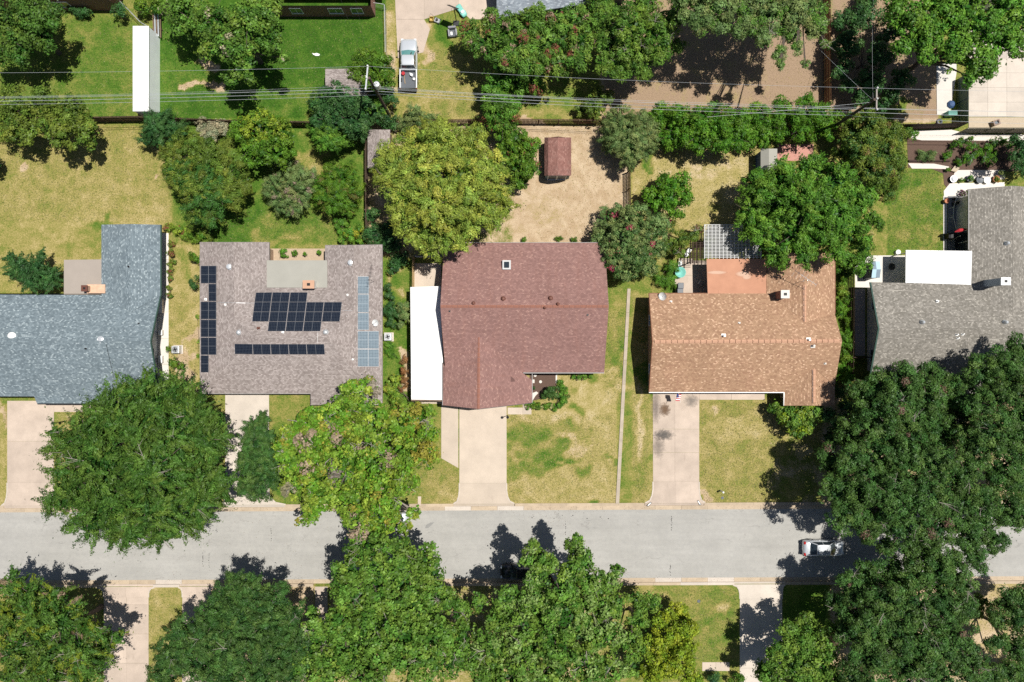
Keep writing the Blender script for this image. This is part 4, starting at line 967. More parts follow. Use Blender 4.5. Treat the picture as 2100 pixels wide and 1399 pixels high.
fence('wooden_fence', 'short dark fence running down between the bare yard and the dry yard beside it', [(1293, 346), (1294, 422)], 1.8, M_wood, railside=-1, gap=.05, pw=.1)
fence('wooden_fence', 'red cedar fence running down from the top edge beside the dark shaded yard', [(1703.5, -30), (1704.5, 206)], 1.8, M_woodr, railside=-1, rails=3, railmat=M_woodl)
fence('wooden_fence', 'fence behind the dense green hedge row', [(1250, 250), (1700, 252), (1850, 255)], 1.7, M_wood, railside=1)
fence('wooden_fence', 'dark fence above the white gravel bed at the right', [(1850, 254.5), (1920, 254), (1986, 251)], 1.9, M_woodd, railside=1, railmat=M_wood)
fence('wooden_fence', 'dark fence down the left side of the small concrete courtyard', [(1986, 150), (1985.5, 251)], 1.9, M_greentrim, railside=1)
fence('wooden_fence', 'beige boundary fence below the concrete courtyard', [(1986, 262), (2130, 262.5)], 1.9, M_wallstone, railside=-1)
fence('wooden_fence', 'dark railed fence between the tan-roofed and the grey-roofed house', [(1751.5, 560), (1752, 660), (1750.5, 782)], 1.7, M_woodd, railside=1, gap=.06, pw=.09, rails=3)
fence('side_gate', 'short dark gate panel at the front of the narrow side yard', [(1746, 733.5), (1786, 734)], 1.6, M_woodd, railside=1, kind='gate')
fence('side_gate', 'pale gate panel at the lower end of the grey house side yard', [(1748, 781), (1790, 781)], 1.2, M_wood, railside=1, kind='gate')
fence('wooden_fence', 'yellow pine fence beside the concrete patio left of the maroon roof', [(845.5, 527), (845, 590)], 1.8, M_woodl, railside=1, rails=3, railmat=M_woodl, gap=.06, pw=.08)
fence('wooden_fence', 'dark fence down the right side of the small green yard', [(749, 262), (748.5, 350), (750, 470)], 1.7, M_wood, railside=-1)
fence('picket_fence', 'white low garden fence at the head of the narrow patio', [(852, 526.5), (905, 525)], 1.2, M_steel, railside=1, gap=.05, pw=.08)
def chain(name, label, pts, h=1.2):
    W = [P(x, y, h).xy for x, y in pts]; root = thing(name, label, 'fence', (W[0].x, W[0].y, 0)); mesh = MB()
    for a, b in zip(W[:-1], W[1:]):
        L_ = (b - a).length; d = (b - a) / L_; k = max(1, round(L_ / 2.5))
        for i in range(k + 1): c = a + d * L_ * i / k; MB().cyl((c.x, c.y), .035, 0, h + .03, 8).build('post', M_steel, root)
        MB().tube([(a.x, a.y, h), (b.x, b.y, h)], .03, 6).build('rail', M_steel, root)
        i = 0.0
        while i < L_:
            for s_ in (-1, 1):
                u = a + d * i; v = a + d * min(L_, max(0, i + s_ * h)); mesh.tube([(u.x, u.y, .02), (v.x, v.y, h * (abs((v - u).length) / h))], .006, 3, False)
            i += .22
    mesh.build('wire_mesh', M_grey, root, kind='stuff')
chain('chain_link_fence', 'grey chain-link fence between the bright lawn and the pickup truck', [(762, 5), (788, 9), (790, 106)])
chain('chain_link_fence', 'slanting grey chain-link fence at the top of the long white storage building', [(243, 0), (288, 46), (300, 52)])
# retaining rails seen left of the upper tree
ra = thing('lumber_rack', 'stack of long grey planks beside the long white storage building', 'lumber', P(323, 40))
for k, x in enumerate((313.5, 317, 320.5, 324, 328.5)):
    a_, b_ = P(x, 18, .5), P(x + 1.5, 66 + k * 3, .5); MB().bar(a_.xy, b_.xy, .12, .4 + .02 * k, .52 + .02 * k).build('plank', M_steel if k % 2 else M_wood, ra)
m = MB()
for y in (25, 60): a_, b_ = P(312, y, .3), P(332, y, .3); m.bar(a_.xy, b_.xy, .1, 0, .4)
m.build('bearer', M_wood, ra)

# ------------------------------------------------------------ sheds
def gable_shed(name, label, x0, y0, x1, y1, he, hr, roofmat, wallmat, axis='y', door=True):
    c = P((x0 + x1) / 2, (y0 + y1) / 2); s_ = House(name, label, (x0 + x1) / 2, (y0 + y1) / 2, 'shed')
    if axis == 'y':
        xm = (x0 + x1) / 2; s_.roof([[(x0, y0, he), (xm, y0, hr), (xm, y1, hr), (x0, y1, he)], [(xm, y0, hr), (x1, y0, he), (x1, y1, he), (xm, y1, hr)]], roofmat, .08)
        s_.walls([(x0, y0, he, he), (xm, y0, he, hr - .1), (x1, y0, he, he), (x1, y1, he, he), (xm, y1, he, hr - .1), (x0, y1, he, he)], .15, wallmat)
        if door: s_.opening(3, .8, 1.0, .03, 1.8, 'door', wallmat)
    else:
        ym = (y0 + y1) / 2; s_.roof([[(x0, y0, he), (x1, y0, he), (x1, ym, hr), (x0, ym, hr)], [(x0, ym, hr), (x1, ym, hr), (x1, y1, he), (x0, y1, he)]], roofmat, .08)
        s_.walls([(x0, y0, he, he), (x1, y0, he, he), (x1, ym, he, hr - .1), (x1, y1, he, he), (x0, y1, he, he), (x0, ym, he, hr - .1)], .15, wallmat)
        if door: s_.opening(3, .5, 1.0, .03, 1.8, 'door', wallmat)
    return s_
# the red barn-shaped shed: gambrel roof with four slopes
sh = House('garden_shed', 'small barn-shaped shed with faded red shingles in the bare yard', 1143, 330, 'shed')
g = [(1116.5, 1.75), (1124, 2.35), (1143.5, 2.8), (1163, 2.35), (1171.5, 1.75)]
sh.roof([[(g[i][0], 283 if i in (0, 3) and False else 282, g[i][1]), (g[i+1][0], 282, g[i+1][1]), (g[i+1][0], 360, g[i+1][1]), (g[i][0], 360, g[i][1])] for i in range(4)], M_sh_shed, .07)
sh.walls([(1117.5, 283, 1.75, 1.75), (1124, 283, 2.0, 2.3), (1143, 283, 2.0, 2.72), (1163, 283, 2.0, 2.3), (1170, 283, 1.75, 1.75), (1170, 360, 1.75, 1.75), (1163, 360, 2.0, 2.3), (1143, 360, 2.0, 2.72), (1124, 360, 2.0, 2.3), (1117.5, 360, 1.75, 1.75)], .06, plain('slate_green_shed_siding', (.10, .15, .17), .7))
sh.opening(6, .5, .9, .05, 1.8, 'door', M_tarp); sh.opening(7, .5, .9, .05, 1.8, 'door', M_tarp)
gable_shed('garden_shed', 'grey-roofed shed half under the leafy tree beside the pickup truck', 667, 141, 752, 196, 2.0, 2.7, M_sh_grey, M_wood, 'x')
gable_shed('garden_shed', 'grey-roofed shed tucked under the yellow-green tree by the dark fence', 754, 266, 800, 345, 2.0, 2.6, M_sh_grey, M_wood, 'y')
gs = gable_shed('garden_shed', 'dark blue shed wall beside the red paved patio under the hedge', 1560, 305, 1594, 352, 2.0, 2.5, M_flat_grey, M_blue, 'y')
# pale checked plastic shed by the grey house
gs = thing('storage_box', 'small shed with checked pale blue and grey roof panels on the white patio', 'shed', P(1785, 556))
q = R(1787, 536, 1804, 570, 1.9); MB().prism(R(1787.5, 537, 1803.5, 569.5, 1.9), 0, 1.85).build('wall', M_tarp, gs)
m1 = plain('pale_blue_polycarbonate', (.42, .58, .66), .3); m2 = plain('grey_polycarbonate', (.20, .26, .31), .3)
for i in range(2):
    for j in range(2):
        xa, xb = 1787 + i * 8.5, 1787 + (i + 1) * 8.5; ya, yb = 536 + j * 17, 536 + (j + 1) * 17
        w4 = [P(xa, ya, 1.9), P(xb, ya, 1.9), P(xb, yb, 1.9), P(xa, yb, 1.9)]; zz = [1.93 if (k_ in (0, 1)) == (j == 0) else 2.15 for k_ in range(4)]
        m = MB(); m.add([(p.x, p.y, z - .05) for p, z in zip(w4, zz)] + [(p.x, p.y, z) for p, z in zip(w4, zz)], [(0,1,2,3),(7,6,5,4),(4,5,1,0),(5,6,2,1),(6,7,3,2),(7,4,0,3)]); m.build('roof_panel', m1 if (i + j) % 2 else m2, gs)

M_latt = plain('greyed_white_paint', (.58, .58, .57), .6)
# pergolas behind the tan house
pg = thing('pergola', 'white slatted pergola behind the flat terracotta roof patch', 'pergola', P(1500, 497))
k = 0; y = 461.0
while y < 530.5:
    a_, b_ = P(1444, y, 2.72), P(1562, y, 2.72); MB().bar(a_.xy, b_.xy, .052, 2.68, 2.74).build('slat', M_latt, pg); y += 2.9
x = 1445.0
while x < 1562:
    a_, b_ = P(x, 460.5, 2.68), P(x, 531, 2.68); MB().bar(a_.xy, b_.xy, .06, 2.54, 2.678).build('beam', M_latt, pg); x += 7.7
for x_ in (1446, 1503, 1560):
    q = P(x_, 463, 2.5); MB().box(q.x - .05, q.y - .05, 0, q.x + .05, q.y + .05, 2.54).build('post', M_white, pg)
pg = thing('pergola', 'small dark brown pergola at the corner of the pink patio', 'pergola', P(1430, 518))
for k in range(13):
    y = 498 + k * 3.3; a_, b_ = P(1414.5, y, 2.5), P(1443, y, 2.5); MB().bar(a_.xy, b_.xy, .045, 2.46, 2.52).build('slat', M_woodd, pg)
for x in (1415, 1421, 1428.5, 1436, 1442):
    a_, b_ = P(x, 496 if x > 1420 else 520, 2.45), P(x, 540 - (x > 1430) * 10, 2.45); MB().bar(a_.xy, b_.xy, .09, 2.3, 2.458).build('beam', M_woodd, pg)
for x_, y_ in ((1415, 538), (1442, 500)):
    q = P(x_, y_, 2.4); MB().box(q.x - .05, q.y - .05, 0, q.x + .05, q.y + .05, 2.3).build('post', M_woodd, pg)

# ------------------------------------------------------------ vehicles
def carpaint(name, c, metal=.3):
    m, t, b = newmat(name); b.inputs['Base Color'].default_value = (*c, 1); b.inputs['Metallic'].default_value = metal
    b.inputs['Roughness'].default_value = .3; b.inputs['Coat Weight'].default_value = .8; b.inputs['Coat Roughness'].default_value = .05; return m
M_silver = carpaint('silver_car_paint', (.62, .65, .68), .35)
M_blackp = carpaint('black_car_paint', (.012, .012, .014), 0)
M_whitep = carpaint('white_car_paint', (.75, .76, .77), 0)
M_lampr = plain('red_tail_lamp', (.35, .01, .01), .2); M_lampw = plain('clear_headlamp', (.7, .72, .74), .1)
def loft(stations, prof):
    """stations: (x, halfwidth, zlow, zhigh); prof: (y fraction, z fraction) from one sill over the top to the other"""
    m = MB(); n = len(prof); vs_ = []; fs = []
    for x, w_, zl, zh in stations:
        for yf, zf in prof: vs_.append((x, yf * w_, zl + (zh - zl) * zf))
    for i in range(len(stations) - 1):
        for k in range(n - 1): a = i * n + k; fs.append((a, a + 1, a + n + 1, a + n))
        fs.append((i * n + n - 1, i * n, i * n + n, i * n + 2 * n - 1))
    fs += [tuple(range(n))[::-1], tuple(range((len(stations) - 1) * n, len(stations) * n))]
    return m.add(vs_, [f[::-1] for f in fs])
BPROF = [(-.93, 0), (-1, .22), (-1.0, .55), (-.96, .82), (-.86, .95), (-.6, .99), (0, 1.01), (.6, .99), (.86, .95), (.96, .82), (1.0, .55), (1, .22), (.93, 0)]
def wheels(root, xs, wy, r=.33):
    for x in xs:
        for s_ in (-1, 1):
            t = MB(); t.tube([(x, s_ * (wy - .11), r), (x, s_ * (wy + .11), r)], r, 20); o = t.build('wheel', M_black, root, local=True)
            q = MB(); q.tube([(x, s_ * (wy + .09), r), (x, s_ * (wy + .12), r)], r * .62, 12); q.build('rim', M_grey, o, local=True)
def glasshouse(root, b0, b1, t0, t1, wb, wt, zb, zt, paint, glass=None, front=None, y0=0):
    """b0,b1 rear/front x at the belt; t0,t1 at the roof"""
    glass = glass or M_glass
    lo = [(b0, -wb), (b1, -wb), (b1 + .09, -wb * .5), (b1 + .12, 0), (b1 + .09, wb * .5), (b1, wb), (b0, wb), (b0 - .05, 0)]
    hi = [(t0, -wt), (t1, -wt), (t1 + .05, -wt * .5), (t1 + .07, 0), (t1 + .05, wt * .5), (t1, wt), (t0, wt), (t0 - .04, 0)]
    m = MB(); n = 8
    m.add([(x, y, zb) for x, y in lo] + [(x, y, zt) for x, y in hi], [tuple(range(n))[::-1], tuple(range(n, 2 * n))] + [(i, (i + 1) % n, n + (i + 1) % n, n + i) for i in range(n)])
    m.build('windows', glass, root, local=True)
    if front:
        g_ = MB(); g_.add([(lo[1][0] + .015, -wb * .93, zb + .02), (lo[3][0] + .015, 0, zb + .02), (lo[5][0] + .015, wb * .93, zb + .02), (hi[5][0] + .015, wt * .93, zt), (hi[3][0] + .015, 0, zt), (hi[1][0] + .015, -wt * .93, zt)], [(0, 1, 4, 5), (1, 2, 3, 4)])
        g_.build('windscreen', front, root, local=True)
    r = loft([(t0 - .06, wt * .8, zt - .03, zt + .02), (t0 + .02, wt * 1.0, zt - .04, zt + .05), ((t0 + t1) / 2, wt * 1.03, zt - .04, zt + .075), (t1 - .04, wt * 1.0, zt - .04, zt + .05), (t1 + .08, wt * .8, zt - .03, zt + .02)], BPROF)
    r.build('roof_panel', paint, root, local=True, smooth=True)
    pl = MB()
    for s_ in (-1, 1):
        pl.tube([(b1 + .02, s_ * wb, zb), (t1, s_ * wt, zt)], .045, 6); pl.tube([(b0, s_ * wb, zb), (t0, s_ * wt, zt)], .06, 6); xm = (t0 + t1) / 2; pl.tube([(xm, s_ * wb, zb), (xm, s_ * wt, zt)], .035, 6)
    pl.build('pillars', paint, root, local=True)
def sedan(name, label, px, py, rz, paint, z=-.12):
    p = P(px, py, .7); root = thing(name, label, 'car', (p.x, p.y, z), rz=rz)
    st_ = [(-2.32, .62, .45, .72), (-2.26, .78, .3, .88), (-2.05, .86, .22, .97), (-1.6, .89, .2, 1.0), (-1.0, .9, .2, .98), (0, .91, .2, .97), (1.0, .9, .2, .95), (1.5, .89, .2, .9), (1.95, .86, .22, .82), (2.2, .78, .25, .72), (2.33, .6, .35, .6)]
    loft(st_, BPROF).build('body', paint, root, local=True, smooth=True)
    glasshouse(root, -1.72, 1.12, -.98, .42, .78, .58, .93, 1.4, paint)
    wheels(root, (-1.38, 1.4), .8)
    for s_ in (-1, 1):
        MB().box(2.05, s_ * .55 - .16, .6, 2.3, s_ * .55 + .16, .74).build('headlight', M_lampw, root, local=True, bevel=.04)
        MB().box(-2.3, s_ * .63 - .16, .72, -2.06, s_ * .63 + .16, .93).build('tail_light', M_lampr, root, local=True, bevel=.04)
        MB().box(.95, s_ * .97 - .1, .92, 1.1, s_ * .97 + .08, 1.06).build('wing_mirror', paint, root, local=True, bevel=.03)
        for x in (-.5, .45): MB().box(x - .1, s_ * .915 - .02, .78, x + .1, s_ * .915 + .02, .82).build('door_handle', M_grey, root, local=True)
    MB().box(-2.36, -.25, .5, -2.31, .25, .62).build('number_plate', M_white, root, local=True)
    return root
sedan('parked_car', 'silver sedan parked in the open on the street at the edge of the tree shade', 1690, 1125, 0, M_silver)
sedan('parked_car', 'black car at the lower kerb partly under the broad-leaved street tree', 1068, 1174, math.pi, M_blackp)
sedan('parked_car', 'pale silver car at the upper kerb almost hidden by the yellowing tree', 793, 1068, 0, M_silver)
sedan('parked_car', 'pale car at the upper kerb hidden beneath the large round tree', 300, 1066, 0, M_whitep)
# pickup truck, nose to the top
p = P(838, 131, .9); tk = thing('pickup_truck', 'silver pickup truck with an open loaded bed parked on the concrete yard', 'pickup truck', (p.x, p.y, .0), rz=math.pi / 2)
st_ = [(2.85, .68, .5, .75), (2.75, .86, .35, .95), (2.45, .95, .3, 1.08), (1.6, .98, .3, 1.13), (.9, .98, .3, 1.14), (-.7, .98, .3, 1.14)]
loft(st_[::-1], BPROF).build('body', M_silver, tk, local=True, smooth=True)
glasshouse(tk, -.62, 1.38, -.42, .62, .84, .7, 1.1, 1.68, M_silver, front=M_glassteal)
m = MB(); m.box(-2.82, -.98, .5, -.72, -.86, 1.2); m.box(-2.82, .86, .5, -.72, .98, 1.2); m.box(-.80, -.86, .5, -.70, .86, 1.2); m.build('bed_wall', M_silver, tk, local=True, bevel=.03)
MB().box(-2.85, -.86, .55, -2.75, .86, 1.18).build('tailgate', M_tarp, tk, local=True, bevel=.02)
MB().box(-2.75, -.86, .62, -.8, .86, .68).build('bed_floor', M_tarp, tk, local=True)
MB().box(-2.98, -.9, .42, -2.84, .9, .58).build('bumper', M_dark, tk, local=True, bevel=.03)
MB().box(2.78, -.8, .42, 2.93, .8, .62).build('bumper', M_grey, tk, local=True, bevel=.03)
wheels(tk, (-1.75, 1.8), .88, .38)
for s_ in (-1, 1):
    MB().box(2.6, s_ * .72 - .15, .75, 2.84, s_ * .72 + .15, .93).build('headlight', M_lampw, tk, local=True, bevel=.03)
    MB().box(1.2, s_ * 1.1 - .12, 1.12, 1.34, s_ * 1.1 + .1, 1.32).build('wing_mirror', M_dark, tk, local=True, bevel=.03)
    MB().box(-2.86, s_ * .9 - .07, .75, -2.8, s_ * .9 + .07, 1.1).build('tail_light', M_lampr, tk, local=True)
    m = MB(); m.box(-2.82, s_ * .92 - .06, 1.2, -.72, s_ * .92 + .06, 1.225); m.build('bed_rail', M_whitep, tk, local=True)
T0 = Vector((p.x, p.y, .68))
def load(name, label, cat, mb, mat): return setp(mb.build(name, mat), label, cat)
m = MB(); m.tube([T0 + Vector((-.55, -1.0, .1)), T0 + Vector((-.42, -2.2, .06))], .03, 6); load('broom', 'pale wooden pole lying in the truck bed', 'pole', m, M_woodl)
m = MB(); m.cyl((T0.x - .6, T0.y - 1.1), .17, .69, 1.0, 12, .2); load('bucket', 'red bucket in the front corner of the truck bed', 'bucket', m, M_red)
m = MB(); m.prism([(T0.x + .1, T0.y - 1.0), (T0.x + .5, T0.y - 1.15), (T0.x + .42, T0.y - 1.45), (T0.x + .15, T0.y - 1.3)], .69, .95); load('cardboard_box', 'white box in the truck bed', 'box', m, M_whitep)
m = MB(); m.lathe((T0.x + .6, T0.y - 1.7), [(.12, .69), (.17, .8), (.14, .93), (.01, .96)], 10); load('plastic_jug', 'pale round jug in the truck bed', 'jug', m, M_white)

M_pole2 = plain('weathered_grey_wood', (.30, .27, .24), .8)
# ------------------------------------------------------------ poles and wires
def pole(name, label, top, h, arm, armmat=None):
    b = P(top[0], top[1], h); root = thing(name, label, 'utility pole', (b.x, b.y, 0))
    MB().tube([(b.x, b.y, -.2), (b.x, b.y, h)], [.19, .13], 12).build('shaft', M_pole, root)
    a0, a1 = P(*arm[0], h - .35), P(*arm[1], h - .35)
    MB().bar(a0.xy, a1.xy, .13, h - .42, h - .27).build('crossarm', armmat or M_steel, root)
    for t in (.03, .5, .97):
        q = a0.lerp(a1, t); m = MB(); m.lathe(q.xy, [(.03, h - .27), (.09, h - .22), (.05, h - .17), (.09, h - .12), (.04, h - .06), (.01, h - .04)], 10); m.build('insulator', M_white, root)
    return root, b
p1, b1 = pole('utility_pole', 'wooden utility pole with white crossarm and grey transformer beside the pickup truck', (757, 160), 11.2, ((754.5, 135), (750, 185)))
m = MB(); c = (b1.x + .45, b1.y - .1); m.lathe(c, [(.01, 9.0), (.3, 9.0), (.3, 9.85), (.26, 9.93), (.1, 9.97), (.01, 9.98)], 18); m.build('transformer', M_steel, p1)
m = MB()
for k in (-.1, .12): m.cyl((c[0] + k, c[1]), .05, 9.95, 10.2, 8)
m.build('bushing', M_white, p1); MB().box(b1.x - .1, b1.y - .05, 9.2, b1.x + .3, b1.y + .05, 9.3).build('bracket', M_grey, p1)
MB().tube([(b1.x, b1.y, 10.3), (b1.x - .5, b1.y + .5, 10.5)], .05, 6).build('cutout_switch', M_white, p1)
p2, b2 = pole('utility_pole', 'dark leaning-looking utility pole at the upper right with a bare grey crossarm', (1794, 204), 11, ((1797.5, 180), (1797, 227)), M_pole2)
def wire(a, b, sag, label, r=.017, mat=M_steel, group=None, name='power_line'):
    m = MB(); pts = []
    for k in range(25):
        t = k / 24; q = a.lerp(b, t); q.z -= sag * 4 * t * (1 - t); pts.append(q)
    m.tube(pts, r * .68, 5); setp(m.build(name, mat), label, 'power line', group)
pL = Vector((-75, b1.y + .1, 0)); pR = Vector((80, b2.y - .6, 0))
def at(v, dx, dy, z): return Vector((v.x + dx, v.y + dy, z))
tA = P(754.5, 136, 10.95); tB = P(1797.5, 181, 10.75)
G = 'overhead wires between the poles'
wire(tA, tB, .7, 'single uppermost overhead wire between the two poles', .014)
wire(at(pL, 0, .6, 10.9), tA, .8, 'single upper wire running left from the pole by the truck', .014)
wire(tB, at(pR, 0, 1.4, 10.8), .6, 'single upper wire running right from the right-hand pole', .014)
for i, (dy, z, r) in enumerate(((-.02, 8.6, .018), (.12, 8.0, .018), (.02, 7.6, .03), (-.18, 7.4, .022), (.25, 8.3, .014))):
    wire(at(b1, .1, dy, z), at(b2, -.05, dy - .0, z + .1 - .25 * i), .55 + .1 * i, 'one of the bundled cables strung between the two utility poles', r, group='bundled cables between the two poles')
    wire(at(pL, 0, -1.3 + dy, z), at(b1, -.1, dy * 1.6, z), .6 + .1 * i, 'one of the bundled cables running left from the pole beside the truck', r * .85, group='bundled cables running left')
    wire(at(b2, .1, dy * 1.5, z + .1 - .25 * i), at(pR, 0, dy * 4, z - .4 * i), .5 + .1 * i, 'one of the bundled cables running right from the right-hand pole', r * .85, group='bundled cables running right')
wire(at(b2, 0, -.1, 10.5), P(1450, 240, 9.7), .1, 'short lower wire left of the right-hand pole', .014)
wire(at(b1, -.3, .8, 10.7), Vector((-19.5, 40, 6.5)), .3, 'thin dark service drop running to the brick house', .014, M_dark)
wire(at(b1, -.1, .5, 10.2), Vector((-17.5, 41, 6.0)), .3, 'second thin dark service drop running to the brick house', .012, M_dark)
wire(at(b2, -.1, .2, 10.6), Vector((26, 37, 6.5)), .3, 'thin service drop running up left from the right-hand pole', .012)
wire(at(b2, .05, .2, 10.6), Vector((38, 39, 6.5)), .3, 'thin service drop running straight up from the right-hand pole', .012)
wire(at(b1, .1, .1, 8.8), Vector((-11.2, 25.9, 6.8)), .1, 'short slack wire beside the transformer', .012)

# ------------------------------------------------------------ small things
def ac(px, py, label):
    p = P(px, py, .8); t = thing('air_conditioner', label, 'air conditioner', (p.x, p.y, 0))
    MB().box(p.x - .55, p.y - .5, 0, p.x + .55, p.y + .5, .08).build('pad', M_conc_grey, t)
    MB().box(p.x - .42, p.y - .42, .08, p.x + .42, p.y + .42, .8).build('case', M_steel, t, bevel=.04)
    m = MB(); m.lathe((p.x, p.y), [(.34, .8), (.34, .83), (.26, .83), (.26, .81), (.01, .81)], 20); m.build('grille', M_grey, t)
    for k in range(4):
        a = k * math.pi / 2 + .3; q = Vector((math.cos(a), math.sin(a))); MB().bar((p.x, p.y), (p.x + q.x * .25, p.y + q.y * .25), .12, .822, .83).build('fan_blade', M_dark, t)
ac(359, 717, 'square white air conditioner unit beside the white side path')
ac(795, 691, 'air conditioner unit between the solar house and the carport')
def bin_(px, py, label, mat, rz=0.0):
    p = P(px, py, 1.0); t = thing('wheeled_bin', label, 'bin', (p.x, p.y, 0))
    m = MB(); m.add([(p.x + x * s_, p.y + y * s_, z) for z, s_ in ((.05, .75), (1.0, 1.0)) for x, y in ((-.3, -.3), (.3, -.3), (.3, .3), (-.3, .3))], [(3,2,1,0),(4,5,6,7),(0,1,5,4),(1,2,6,5),(2,3,7,6),(3,0,4,7)]); m.build('body', mat, t)
    MB().box(p.x - .33, p.y - .33, 1.0, p.x + .33, p.y + .33, 1.08).build('lid', mat, t, bevel=.05)
    MB().tube([(p.x - .25, p.y - .38, 1.0), (p.x + .25, p.y - .38, 1.0)], .02, 6).build('handle', M_grey, t)
    for s_ in (-1, 1): MB().tube([(p.x + s_ * .2, p.y - .3, .1), (p.x + s_ * .26, p.y - .3, .1)], .1, 10).build('wheel', M_black, t)
bin_(1396, 586, 'grey wheeled bin on the pink patio nearest the teal chair', M_tarp)
bin_(1395, 598, 'grey wheeled bin touching the tan roof edge', M_tarp)
def chair_t(px, py, label, mat, rz=0.0, rnd=False, s=1.0):
    p = P(px, py, .45); t = thing('garden_chair', label, 'chair', (p.x, p.y, 0), rz=rz)
    if rnd:
        m = MB(); m.lathe((0, 0), [(.05, .35), (.5, .45), (.62, .7), (.58, .7), (.45, .48), (.01, .42)], 18); m.build('seat', mat, t, local=True, smooth=True)
    else:
        MB().box(-.25 * s, -.25 * s, .4, .25 * s, .25 * s, .45).build('seat', mat, t, local=True, bevel=.02); MB().box(-.25 * s, .22 * s, .45, .25 * s, .28 * s, .95).build('backrest', mat, t, local=True, bevel=.02)
    for x in (-1, 1):
        for y in (-1, 1): MB().tube([(x * .22 * s, y * .22 * s, 0), (x * .22 * s, y * .22 * s, .4)], .02, 6).build('leg', mat, t, local=True)
chair_t(1394.5, 559, 'round teal bucket seat on the pink patio', M_teal, 0, True)
chair_t(1395, 541, 'white plastic chair on the pink patio above the teal seat', M_white, .3)
chair_t(1407, 522, 'white plastic chair beside the dark brown pergola', M_white, 2.1)
chair_t(1413, 514, 'second white chair, half under leaves by the brown pergola', M_white, 1.0)
chair_t(1437, 581, 'dark chair in the shade by the glass wall of the tan house', M_grey, 1.0)
p = P(946, 22, .3); ty = thing('toy_car', 'faded teal plastic ride-on toy on the concrete yard', 'toy', (p.x, p.y, 0), rz=-.95)
loft([(-.75, .25, .15, .4), (-.6, .34, .12, .5), (0, .3, .12, .4), (.35, .36, .12, .55), (.7, .3, .15, .45), (.8, .2, .2, .35)], BPROF).build('body', M_teal, ty, local=True, smooth=True)
MB().box(.1, -.22, .42, .45, .22, .62).build('canopy', M_whitep, ty, local=True, bevel=.08)
for x in (-.5, .5):
    for s_ in (-1, 1): MB().tube([(x, s_ * .28, .13), (x, s_ * .36, .13)], .13, 12).build('wheel', M_black, ty, local=True)
# basketball hoop
p = P(936, 45, 0); bh = thing('basketball_hoop', 'black basketball hoop on a pole at the edge of the concrete yard', 'basketball hoop', p)
q = P(933, 9, 3.05); q0 = P(934.5, 14, 2.9)
MB().tube([(p.x, p.y, 0), (p.x, p.y, 2.3), (p.x - .05, p.y + .25, 2.9)], .055, 8).build('pole', M_dark, bh)
MB().box(p.x - .35, p.y - .5, 0, p.x + .35, p.y + .1, .15).build('base', M_dark, bh, bevel=.04)
c = Vector((p.x - .05, p.y + .35, 3.05)); m = MB(); an_ = -.38; d = Vector((math.cos(an_), math.sin(an_))); n = Vector((-d.y, d.x))
vs_ = []; 
for z, f in ((2.75, 0), (3.55, .45)):
    for s_, k in ((-1, 0), (1, 0), (1, .05), (-1, .05)): vs_.append((c.x + d.x * s_ * .6 + n.x * (k - f), c.y + d.y * s_ * .6 + n.y * (k - f), z))
m.add(vs_, [(3,2,1,0),(4,5,6,7),(0,1,5,4),(1,2,6,5),(2,3,7,6),(3,0,4,7)]); m.build('backboard', M_black, bh)
m = MB(); rc = c - Vector((n.x * .1, n.y * .1, 0)); pts = [rc + Vector((math.cos(a) * .23, math.sin(a) * .23 - .3, -.1)) for a in [k * math.pi / 8 for k in range(17)]]; m.tube(pts, .012, 5); m.build('rim', M_red, bh)
p = P(885, 39, .3); load('crate', 'yellow plastic crate on the edge of the concrete yard', 'crate', MB().box(p.x - .22, p.y - .25, .03, p.x + .22, p.y - .21, .42).box(p.x - .22, p.y + .21, .03, p.x + .22, p.y + .25, .42).box(p.x - .22, p.y - .21, .03, p.x - .18, p.y + .21, .42).box(p.x + .18, p.y - .21, .03, p.x + .22, p.y + .21, .42).box(p.x - .18, p.y - .21, .03, p.x + .18, p.y + .21, .07), M_yellow)
p = P(896, 41, .3); mo = thing('lawn_mower', 'small grey lawn mower beside the yellow crate', 'lawn mower', (p.x, p.y, 0), rz=-.4)
loft([(-.35, .18, .08, .2), (-.25, .26, .06, .27), (.25, .26, .06, .27), (.35, .18, .08, .2)], BPROF).build('deck', M_grey, mo, local=True)
MB().cyl((0, 0), .14, .27, .45, 12).build('engine', M_dark, mo, local=True)
MB().tube([(-.3, -.2, .2), (-.8, -.2, .8), (-.8, .2, .8), (-.3, .2, .2)], .015, 6).build('handle', M_dark, mo, local=True)
for x in (-.28, .28):
    for s_ in (-1, 1): MB().tube([(x, s_ * .25, .09), (x, s_ * .31, .09)], .09, 10).build('wheel', M_black, mo, local=True)
p = P(928, 67, .4); t = thing('armchair', 'discarded grey armchair standing on the grass by the concrete yard', 'armchair', (p.x, p.y, 0), rz=.1)
MB().box(-.42, -.45, .05, .42, .4, .4).build('seat', M_tarp, t, local=True, bevel=.06); MB().box(-.45, .35, .05, .45, .6, .85).build('backrest', plain('worn_grey_fabric', (.25, .25, .27), .9), t, local=True, bevel=.08)
for s_ in (-1, 1): MB().box(s_ * .42 - .09, -.45, .05, s_ * .42 + .09, .36, .6).build('armrest', plain('faded_grey_fabric', (.3, .3, .32), .9), t, local=True, bevel=.05)
MB().box(-.25, -.3, .4, .0, .1, .46).build('cushion', M_white, t, local=True, bevel=.03)
p = P(648, 111, .1); m = MB(); m.prism([(p.x - .45, p.y + .12), (p.x - .2, p.y + .05), (p.x + .1, p.y + .12), (p.x + .45, p.y - .02), (p.x + .35, p.y - .2), (p.x, p.y - .22), (p.x - .3, p.y - .08)], .01, .12); load('plastic_sheet', 'crumpled white sheet lying on the bright green lawn', 'sheet', m, M_white)
p = P(2042, 252, .4); t = thing('fire_pit', 'square stone fire pit on the buff edging of the courtyard', 'fire pit', (p.x, p.y, 0), rz=.35)
